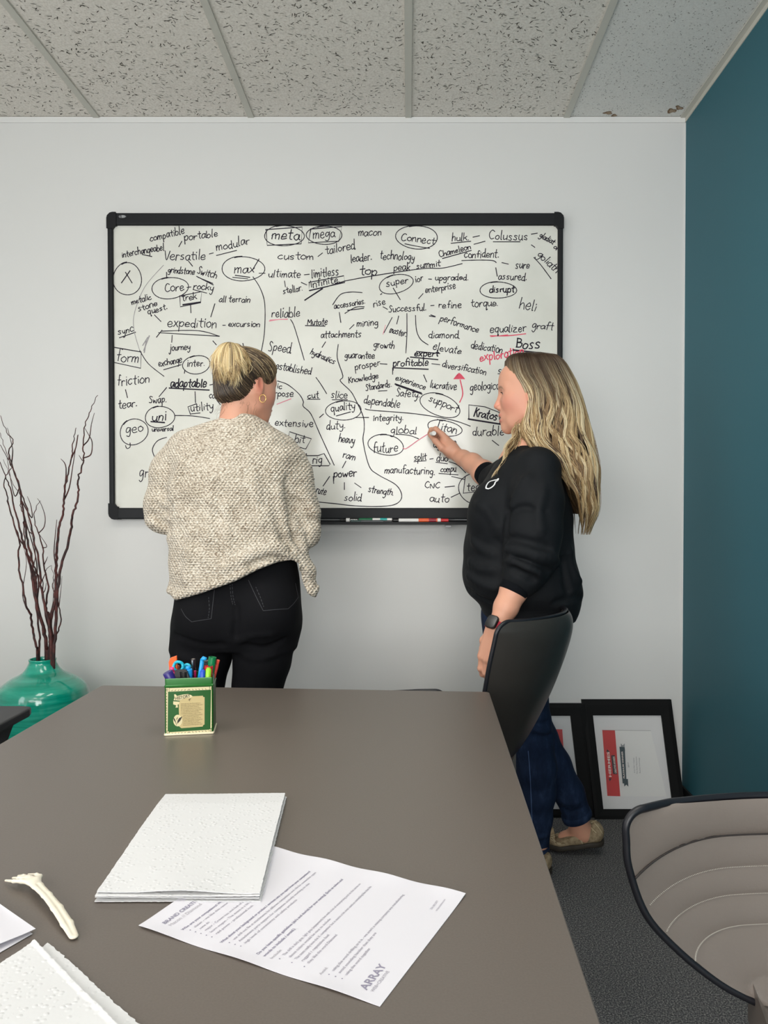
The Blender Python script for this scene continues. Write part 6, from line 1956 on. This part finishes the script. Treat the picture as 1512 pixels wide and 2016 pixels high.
foldB = crease_lines(shirtB0, [
    ([(1006, 985), (998, 1030), (992, 1085)], .007, .000, False), ([(992, 1090), (1004, 1094), (1040, 1106), (1080, 1126)], .007, .000, False), ([(996, 1078), (1030, 1086), (1080, 1098), (1098, 1108)], .010, .004, True), ([(998, 1102), (1030, 1116), (1066, 1132)], .009, .003, True),
    ([(1000, 1060), (1040, 1066), (1084, 1080)], .007, .000, False), ([(1010, 1120), (1034, 1130), (1052, 1142)], .006, .000, False), ([(1000, 1006), (1030, 999), (1070, 1006)], .004, .000, False), ([(1040, 940), (1024, 970), (1010, 1000)], .012, .006, True), ([(1070, 960), (1060, 1010), (1064, 1050)], .012, .006, True),
    ([(918, 1160), (945, 1178), (985, 1190), (1010, 1192)], .007, -.001, False), ([(1145, 1176), (1120, 1180), (1090, 1188)], .007, -.001, False), ([(925, 1105), (950, 1118), (982, 1122)], .010, .005, True), ([(920, 1130), (950, 1150), (985, 1158)], .010, .004, True), ([(930, 1060), (950, 1080), (975, 1090)], .010, .006, True), ([(1120, 1080), (1126, 1120), (1142, 1150)], .010, .004, True), ([(1108, 1100), (1112, 1140), (1122, 1168)], .007, .001, False),
    ([(940, 990), (965, 1010), (990, 1060)], .010, .007, True)])
def shirtB(X, Y, Z):
    d = apply_folds(shirtB0(X, Y, Z), X, Y, Z, foldB, .018)
    d += .0016 * np.sin(26 * X + 7 * np.sin(9 * Z) + 11 * Y) * np.sin(21 * Z + 5 * np.sin(12 * X))
    # openings: neck and the two cuffs
    d = smax(d, -s_ell(X, Y, Z, tuple(P(1036, 858, 2.45)), (.050, .056, .030)), .005)
    for a, b in (((1016, 1160, 2.215), (1000, 1190, 2.20)), ((962, 939, 2.735), (935, 920, 2.80))):
        a, b = P(*a), P(*b)
        n_ = (b - a).normalized(); a2 = a
        plane = (X - a2.x) * n_.x + (Y - a2.y) * n_.y + (Z - a2.z) * n_.z
        near = np.sqrt((X - a.x) ** 2 + (Y - a.y) ** 2 + (Z - a.z) ** 2)
        d = np.where(near < .075, smax(d, plane - .004, .006), d)
    return d
V, F = sdf_mesh(shirtB, (.14, 2.10, .83), (.62, 2.82, 1.42), .0042)
# arms with hands, body under the clothes
rw = P(903, 898, 2.925)
armR = pxs((968, 946, 2.74, 24), (952, 930, 2.775, 22.5), (930, 912, 2.85, 18.5), (912, 902, 2.90, 14.5)) + [(tuple(rw), .0255)]
def cp(a, b):
    return (P(*a[:3]), P(*b[:3]), a[3], b[3])
capsR = [cp((903, 898, 2.925, .0255), (886, 883, 2.940, .031)), cp((886, 883, 2.940, .031), (877, 870, 2.948, .024)), cp((888, 890, 2.945, .026), (880, 880, 2.965, .026)),
         # index
         cp((877, 864, 2.940, .0150), (871, 856, 2.942, .0112)), cp((871, 856, 2.942, .0112), (858, 844.5, 2.950, .0096)), cp((858, 844.5, 2.950, .0096), (849, 846, 2.972, .0086)), cp((849, 846, 2.972, .0086), (845, 853, 2.990, .0072)),
         # thumb
         cp((884, 890, 2.928, .0170), (870, 882, 2.920, .0130)), cp((870, 882, 2.920, .0130), (857, 868, 2.925, .0108)), cp((857, 868, 2.925, .0108), (846.5, 857, 2.962, .0082)),
         # middle, ring and little finger, curled behind
         cp((878, 866, 2.962, .0120), (865, 852, 2.972, .0096)), cp((865, 852, 2.972, .0096), (856, 858, 2.995, .0086)), cp((856, 858, 2.995, .0086), (860, 866, 3.006, .0074)),
         cp((881, 872, 2.975, .0115), (868, 862, 2.990, .0092)), cp((868, 862, 2.990, .0092), (864, 872, 3.004, .0082)), cp((864, 872, 3.004, .0082), (870, 877, 3.004, .0072)),
         cp((886, 881, 2.978, .0110), (874, 873, 2.994, .0086)), cp((874, 873, 2.994, .0086), (871, 881, 3.004, .0076)), cp((871, 881, 3.004, .0076), (877, 884, 3.002, .0068))]
VR, FR = arm_mesh(armR, capsR, .0021)
lw = P(975, 1240, 2.175)
armL = pxs((1026, 1135, 2.225, 24), (1012, 1162, 2.215, 25.5), (996, 1196, 2.20, 22.5), (982, 1226, 2.185, 15.5)) + [(tuple(lw), .0205)]
capsL = hand_chains(lw, (-.20, .03, -.95), (-.62, -.72, .1), -1, curl=(.25, .5, .45), s=.98)
VL, FL = arm_mesh(armL, capsL, .0024)
bodyB = [pxs((1044, 830, 2.455, 31), (1046, 872, 2.45, 34), (1040, 920, 2.45, 58), (1025, 1010, 2.45, 60), (1025, 1090, 2.45, 58), (1034, 1190, 2.46, 62)),
         pxs((1050, 918, 2.33, 26), (1052, 990, 2.27, 27), (1042, 1090, 2.235, 24), (1026, 1135, 2.225, 22)), pxs((1040, 918, 2.56, 26), (1000, 938, 2.66, 24), (968, 946, 2.74, 22)),
         pxs((1030, 1215, 2.41, 40), (1036, 1330, 2.43, 34), (1046, 1440, 2.47, 26), (1056, 1600, 2.53, 22), (1058, 1680, 2.545, 20)), pxs((1034, 1215, 2.53, 38), (1036, 1330, 2.57, 29), (1054, 1440, 2.60, 24), (1114, 1556, 2.63, 18), (1140, 1622, 2.645, 17), (1148, 1640, 2.65, 15.5), (1112, 1650, 2.68, 14))]
def bodyB_f(X, Y, Z):
    d = None
    for ch in bodyB:
        e = s_chain(X, Y, Z, ch, .03)
        d = e if d is None else smin(d, e, .03)
    return d
Vb, Fb = sdf_mesh(bodyB_f, (.22, 2.14, .03), (.66, 2.80, 1.48), .007)
Vj, Fj, Cj = join_meshes([(hwB, hfB, hcB), (Vb, Fb, None), (VR, FR, None), (VL, FL, None)])
def armshade(Vv, C):
    k = .5 + .5 * np.sin(Vv[:, 0] * 60 + Vv[:, 2] * 47 + Vv[:, 1] * 31)
    return C * (1 + .03 * (k[:, None] - .5))
Cj = armshade(Vj, Cj)
woman_b = mesh_from('person', Vj, Fj, skin_m, colfn=lambda _: Cj)
tag(woman_b, 'person with long wavy blonde hair in a dark sweatshirt and blue jeans, writing', 'person', 'people at the whiteboard')
shirt = mesh_from('sweatshirt', V, F, jersey_m, woman_b, smooth_iter=1)
bvs = bvh_of([shirt])
# white leaf-shaped mark on the chest
z6 = lambda L: [(830 + a / 8.4, 820 + b / 8.4) for a, b in L]
leaf = z6([(1066, 1190), (1078, 1140), (1120, 1085), (1190, 1060), (1240, 1052), (1272, 1032), (1262, 1060), (1225, 1085), (1205, 1130), (1165, 1170), (1110, 1198), (1066, 1190)])
ribbon_on(bvs, leaf, .0042, 'chest_logo', mat('white_print', (232, 234, 236), .6), shirt, lift=.0014)
# ribbed cuffs
for a, b, r0, r1 in (((1020, 1146, 2.219), (1008, 1169, 2.211), .0460, .0415), ((970, 944, 2.722), (953, 930, 2.765), .0465, .0430)):
    a, b = P(*a), P(*b)
    M = align_z(a, b); L = (b - a).length
    MB().lathe([(r0 - .006, 0), (r0, .002), (r1, L - .003), (r1 - .002, L), (r1 - .008, L - .001), (r0 - .010, 0)], 48, M).build('ribbed_cuff', rib_m, shirt, smooth=True)
# jeans
hipB = rows_px([(1150, 962, 1120, 2.47, .125), (1200, 948, 1118, 2.47, .150), (1240, 950, 1108, 2.47, .158), (1275, 956, 1084, 2.475, .140), (1310, 966, 1078, 2.48, .110)])
jL = pxs((1022, 1240, 2.42, 60), (1028, 1330, 2.43, 50), (1042, 1420, 2.46, 41), (1048, 1452, 2.47, 40), (1056, 1510, 2.49, 38.5), (1058, 1560, 2.51, 35), (1056, 1610, 2.53, 30), (1056, 1676, 2.545, 24))
jR = pxs((1034, 1240, 2.53, 50), (1036, 1330, 2.57, 41), (1046, 1420, 2.60, 36), (1062, 1452, 2.605, 34), (1090, 1506, 2.62, 33), (1120, 1560, 2.63, 29), (1136, 1604, 2.64, 28))
def jeansB0(X, Y, Z):
    d = s_loft(X, Y, Z, hipB, 2.1)
    return smin(d, np.minimum(s_chain(X, Y, Z, jL, .02), s_chain(X, Y, Z, jR, .02)), .02)
fJ = crease_lines(jeansB0, [([(1040, 1385), (1062, 1388), (1082, 1382)], .005, .001, True), ([(1046, 1432), (1066, 1440), (1084, 1436)], .005, .001, True), ([(1050, 1446), (1068, 1452), (1086, 1448)], .004, .000, False), ([(1045, 1420), (1064, 1426), (1082, 1420)], .004, .000, False), ([(1056, 1340), (1070, 1352), (1078, 1350)], .005, .001, True),
                            ([(1100, 1572), (1118, 1582), (1140, 1578)], .005, .001, True), ([(1104, 1590), (1124, 1598), (1150, 1590)], .004, .000, False), ([(1040, 1640), (1056, 1648), (1076, 1644)], .005, .001, True)])
cutR = (P(1137, 1612, 2.64), (P(1146, 1632, 2.645) - P(1130, 1590, 2.635)).normalized())
def jeansB(X, Y, Z):
    d = apply_folds(jeansB0(X, Y, Z), X, Y, Z, fJ, .012)
    c, n_ = cutR
    near = (Z < .35) & (X > P(1090, 1612, 2.64).x)
    d = np.where(near, smax(d, (X - c.x) * n_.x + (Y - c.y) * n_.y + (Z - c.z) * n_.z, .006), d)
    return smax(d, P(1056, 1684, 2.545).z - Z, .006)
V, F = sdf_mesh(jeansB, (.18, 2.26, .08), (.66, 2.74, 1.10), .005)
jeansb = mesh_from('jeans', V, F, denim_m, woman_b, smooth_iter=1)
bvj = bvh_of([jeansb])
ribbon_on(bvj, [(1040, 1478), (1044, 1530), (1047, 1600), (1050, 1670)], .0022, 'side_seam', mat('faded_seam', (74, 98, 138), .8), jeansb)
cuff = MB()
for cc_, dn, r0 in ((P(1137, 1609, 2.64), cutR[1], 29.5 * 2.64 / FPX), (P(1056, 1678, 2.545), Vector((0, 0, -1)), 25 * 2.545 / FPX)):
    M = align_z(cc_ - dn * .020, cc_ + dn * .002)
    MB().lathe([(r0 - .004, -.002), (r0 + .001, 0), (r0 + .002, .010), (r0 + .001, .021), (r0 - .003, .023), (r0 - .007, .020)], 40, M).build('turned_cuff', denim_m, jeansb, smooth=True)
# slip-on shoes with frayed edges
def shoe(heel, ball, toe, top0, top1, rh, rb, rt, name='shoe'):
    """heel, ball, toe: points on the sole line; the opening is round the ankle"""
    heel, ball, toe, top0, top1 = map(Vector, (heel, ball, toe, top0, top1))
    td = (top1 - top0).normalized(); tn = Vector((-td.z, 0, td.x)).normalized()     # the slanting opening runs from top0 to top1
    def up(X, Y, Z):
        d = s_chain(X, Y, Z, [(tuple(heel + Vector((0, 0, rh))), rh), (tuple((heel + ball) / 2 + Vector((0, 0, rh * .95))), rh * .92), (tuple(ball + Vector((0, 0, rb))), rb), (tuple(toe + Vector((0, 0, rt))), rt)], .02)
        return d
    def f(X, Y, Z):
        d = up(X, Y, Z)
        d = smax(d, np.minimum((X - top0.x) * tn.x + (Z - top0.z) * tn.z, X - top0.x), .004)
        return d
    pts = [np.array(p) for p in (heel, ball, toe)]
    lo, hi = np.min(pts, 0) - .07, np.max(pts, 0) + .07
    hi[2] += .06
    V, F = sdf_mesh(f, tuple(lo), tuple(hi), .0032)
    o = mesh_from(name, V, F, canvas_m, woman_b, smooth_iter=1)
    def fs(X, Y, Z):
        d = s_chain(X, Y, Z, [(tuple(heel + Vector((0, 0, .010))), rh * 1.02), (tuple((heel + ball) / 2 + Vector((0, 0, .010))), rh * .96), (tuple(ball + Vector((0, 0, .010))), rb * 1.05), (tuple(toe + Vector((0, 0, .008))), rt * 1.02)], .02)
        ax = ball - heel; ax.normalize()
        nn = Vector((0, 0, 1)); 
        # slab between sole and upper following the heel-ball-toe line
        L = (toe - heel); t = np.clip(((X - heel.x) * L.x + (Y - heel.y) * L.y) / (L.x ** 2 + L.y ** 2 + 1e-9), 0, 1)
        tb = ((ball - heel).x * L.x + (ball - heel).y * L.y) / (L.x ** 2 + L.y ** 2)
        zb_ = np.interp(t, [0, tb, 1], [heel.z, ball.z, toe.z]).astype(np.float32)
        return np.maximum(d, np.abs(Z - zb_ - .008) - .009)
    V, F = sdf_mesh(fs, tuple(lo), tuple(hi), .0032)
    mesh_from('sole', V, F, sole_m, o, smooth_iter=1)
    return o
s1 = shoe(P(1166, 1660, 2.655), PZ(1104, 1668, .012), PZ(1080, 1664, .012), P(1088, 1648, 2.70), P(1178, 1614, 2.65), .040, .034, .030)
s2 = shoe((PZ(1064, 1716, .006)), PZ(985, 1700, .006), PZ(945, 1690, .006), P(1030, 1690, 2.54), P(1086, 1664, 2.545), .038, .036, .030)
for so, fl in ((s1, [[(1083, 1650), (1092, 1647), (1112, 1643), (1130, 1637), (1150, 1627), (1168, 1618), (1176, 1615)], [(1130, 1638), (1140, 1648), (1147, 1661)], [(1136, 1636), (1142, 1648), (1146, 1658)], [(1084, 1646), (1098, 1640), (1100, 1630)], [(1088, 1650), (1100, 1662), (1112, 1663)], [(1170, 1620), (1180, 1632), (1186, 1642)], [(1160, 1626), (1168, 1634), (1174, 1640)], [(1084, 1652), (1095, 1658), (1104, 1661)]]),
               (s2, [[(1071, 1676), (1078, 1671), (1084, 1666)], [(1070, 1678), (1080, 1673)]])):
    bvx = bvh_of([so])
    for L in fl:
        ribbon_on(bvx, L, .0020, 'frayed_edge', fray_m, so, lift=.0012)
# wrist watch
wa, wb = P(983, 1224, 2.187), P(969, 1252, 2.170)
M = align_z(wa, wb)
wc_ = P(976, 1234, 2.180)
ax = (wb - wa).normalized()
nrm = Vector((-.60, -.78, .10)); nrm = (nrm - ax * nrm.dot(ax)).normalized()
sd = ax.cross(nrm)
WM = Matrix((sd, ax, nrm)).transposed().to_4x4(); WM.translation = wc_
st_ = MB()
rows = []
for zz in (-.0105, .0105):
    rows.append([WM @ Vector((.0300 * math.cos(a * PI / 20), zz, .0285 * math.sin(a * PI / 20))) for a in range(41)])
rin = [[WM @ Vector((.0275 * math.cos(a * PI / 20), zz, .0260 * math.sin(a * PI / 20))) for a in range(41)] for zz in (-.0105, .0105)]
st_.grid([rin[0], rows[0], rows[1], rin[1], rin[0]])
watch = MB().prism(rrect(.034, .040, .010), .0105, WM @ Matrix.Translation((0, 0, .0245))).build('watch', mat('graphite_case', (60, 58, 58), .28, metal=.8), woman_b, bevel=.003, seg=3)
MB().prism(rrect(.0285, .0345, .008), .0006, WM @ Matrix.Translation((0, 0, .0350))).build('watch_face', mat('watch_glass', (14, 15, 17), .08, spec=.7), watch)
st_.build('watch_strap', mat('crimson_strap', (188, 22, 52), .55), watch, smooth=True, angle=40)
# the marker she writes with
ma, mb_ = P(854.5, 853, 2.905), P(844.5, 857, BY - .001)
mk = thing('dry_erase_marker', 'white dry erase marker held in the writing hand at the board', 'marker', ma)
M = align_z(ma, mb_); L = (mb_ - ma).length
MB().lathe([(0, .0005), (.0030, .0005), (.0070, 0), (.0085, .001), (.0088, .004), (.0088, L - .030), (.0065, L - .018), (.006, L - .010), (0, L - .010)], 28, M).build('barrel', white_pl, mk, smooth=True, angle=40)
MB().lathe([(0, L - .012), (.0035, L - .012), (.0022, L), (0, L)], 14, M).build('nib', pm('red_nib', (210, 50, 80)), mk, smooth=True, angle=40)
add_eyes(HMB, woman_b, 1.0, look=(1, 0, -.12))
# teeth showing in the open mouth
tm = MB().sphere((0, 0, 0), (.010, .0150, .0026), None, 18, 8)
tm.v = [tuple(HMB @ (Vector((.0765, 0, -.0718)) + Vector(p))) for p in tm.v]
tm.build('teeth', eye_m, woman_b, smooth=True)
# lashes
for s in (1,):
    ls = MB()
    for k in range(9):
        a = -.6 + 1.2 * k / 8
        p = Vector((.0690 + .0146 * math.cos(a), .0315 * s + .0142 * math.sin(a), .0032 - .002 * abs(a)))
        ls.tube([HMB @ p, HMB @ (p + Vector((.0045 * math.cos(a), .0045 * math.sin(a) * s, .0012)))], [.0006, .0002], 4)
    ls.build('eyelashes', mat('lash', (40, 28, 24), .6), woman_b)
# hair: long waves
hairsec = [(695, 1044, 1062, 2.46, .012), (698, 1022, 1082, 2.46, .050), (705, 1000, 1095, 2.46, .074), (720, 996, 1110, 2.46, .092), (745, 1000, 1124, 2.46, .100), (770, 1014, 1135, 2.46, .105), (795, 1021, 1143, 2.46, .108), (825, 1019, 1150, 2.46, .112), (850, 1016, 1156, 2.46, .118),
           (875, 1027, 1162, 2.45, .132), (900, 1046, 1166, 2.45, .148), (930, 1074, 1169, 2.45, .156), (960, 1094, 1168, 2.45, .153), (1000, 1113, 1169, 2.45, .138), (1025, 1122, 1164, 2.45, .108), (1048, 1128, 1156, 2.45, .070)]
hsm = np.array(catmull(hairsec, 6))
def hs(py):
    return [float(np.interp(py, hsm[:, 0], hsm[:, i])) for i in range(1, 5)]
def hair_pt(phi, py, k):
    l, r, Yc, b = hs(py)
    c, a = (l + r) / 2, (r - l) / 2
    q_ = (abs(math.cos(phi)) ** 2.9 + abs(math.sin(phi)) ** 2.9) ** (1 / 2.9); cs_, sn_ = math.cos(phi) / q_, math.sin(phi) / q_
    Yp = Yc - b * sn_ * k
    x = c + a * cs_ * k
    return P(CX + (x - CX) * Yc / Yp, CY + (py - CY) * Yc / Yp, Yp)    # the same metric width at any depth
sec3 = []
for py, l, r, Yc, b in hairsec:
    a_, b_ = P(l, py, Yc), P(r, py, Yc)
    low = max(0, (py - 905) / 145)
    sec3.append((a_.z, (a_.x + b_.x) / 2, Yc, (b_.x - a_.x) / 2 * (.92 - .62 * low), b * (.91 - .50 * low)))
def hairB(X, Y, Z):
    d = s_loft(X, Y, Z, sec3, 2.5)
    an = np.arctan2(Y - 2.45, X - .38)
    d = d + .0030 * np.sin(26 * an + 5 * np.sin(14 * Z)) + .002 * np.sin(60 * an + 20 * Z) + .001
    face = s_ell(X, Y, Z, tuple(HMB @ Vector((.092, 0, -.03))), (.060, .066, .100))
    d = smax(d, -face, .006)
    return np.maximum(d, P(1100, 1012, 2.45).z - Z)
V, F = sdf_mesh(hairB, (.24, 2.26, P(1100, 1050, 2.45).z), (.62, 2.64, 1.55), .0042)
parts = [(V, F, np.repeat(HC(84, 66, 46)[None], len(V), 0))]
R_ = random.Random(11)
palB = [HC(70, 51, 36), HC(104, 80, 55), HC(146, 117, 80), HC(182, 153, 109), HC(212, 188, 143), HC(232, 214, 176)]
lines = []
def taper(ci, t, root=.34):
    c = palB[ci]
    w_ = min(1, max(0, (t - .06) / root))
    return palB[0] * (1 - w_) + c * w_
for k in range(230):
    u_ = R_.random()
    phi0 = R_.uniform(-.35, PI + .10) if u_ < .86 else R_.uniform(PI, 2 * PI - .2)
    front = 2.2 < phi0 < 3.4
    y_end = R_.uniform(890, 960) if front else (R_.uniform(985, 1050) if R_.random() < .8 else R_.uniform(930, 990))
    amp, wl, ph = .085 + .03 * math.sin(5 * phi0), 84 + 14 * math.sin(2.3 * phi0), 2.4 * phi0 + R_.gauss(0, .40)
    ci0 = R_.choices(range(6), (1, 2, 4, 5, 4, 3))[0]
    kk = R_.uniform(.955, 1.035)
    for j in range(12):
        dphi, dk, dend = R_.gauss(0, .024), R_.gauss(0, .008), R_.gauss(0, 9)
        ci = max(0, min(5, ci0 + R_.choice((-1, 0, 0, 0, 1))))
        pts, cols = [], []
        n_ = 26
        ye = min(y_end + dend, 1052)
        pinch = R_.uniform(.2, .6)
        for i in range(n_):
            t = i / (n_ - 1)
            py = 695.5 + (ye - 695.5) * t
            g_ = min(1, max(0, (py - 735) / 130))
            wv_ = amp * g_ * math.sin(2 * PI * py / wl + ph)
            kw = .022 * g_ * math.cos(2 * PI * py / wl + ph + .6)
            spread = 1.25 - .45 * math.sin(t * 8 + ph) - pinch * max(0, t - .75) * 3
            pts.append(hair_pt(phi0 + dphi * spread + wv_, py, kk + dk * spread + kw))
            cols.append(taper(ci, t) * (.90 + .14 * math.sin(3 * t + ph)))
        lines.append((pts, cols, R_.uniform(.6, 1.25)))
# locks over the front of the shoulder
fs2 = np.array(catmull([(812, 1042, 2.43), (840, 1026, 2.42), (865, 1017, 2.40), (895, 1003, 2.385), (925, 987, 2.375), (957, 968, 2.37)], 6))
for k in range(20):
    off = R_.uniform(-13, 13); amp, wl, ph = R_.uniform(2, 5), R_.uniform(40, 62), R_.random() * 6.28
    ci = R_.choices(range(6), (1, 3, 4, 4, 2, 1))[0]
    for j in range(11):
        o2, dY, ye = R_.gauss(0, 2.0), R_.gauss(0, .008), 957 - abs(R_.gauss(0, 16)) - abs(off)
        pts = []
        for i in range(18):
            py = 814 + (ye - 814) * i / 17
            x = float(np.interp(py, fs2[:, 0], fs2[:, 1])); Y_ = float(np.interp(py, fs2[:, 0], fs2[:, 2]))
            pts.append(P(x + (off + o2) * min(.15 + .25 * i, 1.15 - .55 * i / 17) * (.8 + .2 * math.sin(i * .6 + ph)) + amp * math.sin(2 * PI * py / wl + ph), py, Y_ + dY + off * .0012))
        lines.append((pts, [palB[ci] * (.85 + .2 * i / 17) for i in range(18)], R_.uniform(.5, 1.0)))
# stray hairs
for k in range(36):
    ph_ = R_.uniform(-.2, .9); y0_ = R_.uniform(750, 900)
    pts = [hair_pt(ph_ + .05 * math.sin(i * .7 + k), y0_ + i * 11, 1.03 + .05 * (i / 13) * R_.uniform(.6, 1.2)) for i in range(14)]
    lines.append(([Vector(p) for p in catmull(pts, 3)], [palB[2]] * 40, .22))
parts.append(strands(lines, 'hair', woman_b, .00105))
Vj, Fj, Cj = join_meshes(parts)
mesh_from('hair', Vj, Fj, hair_m, woman_b, colfn=lambda _: Cj)
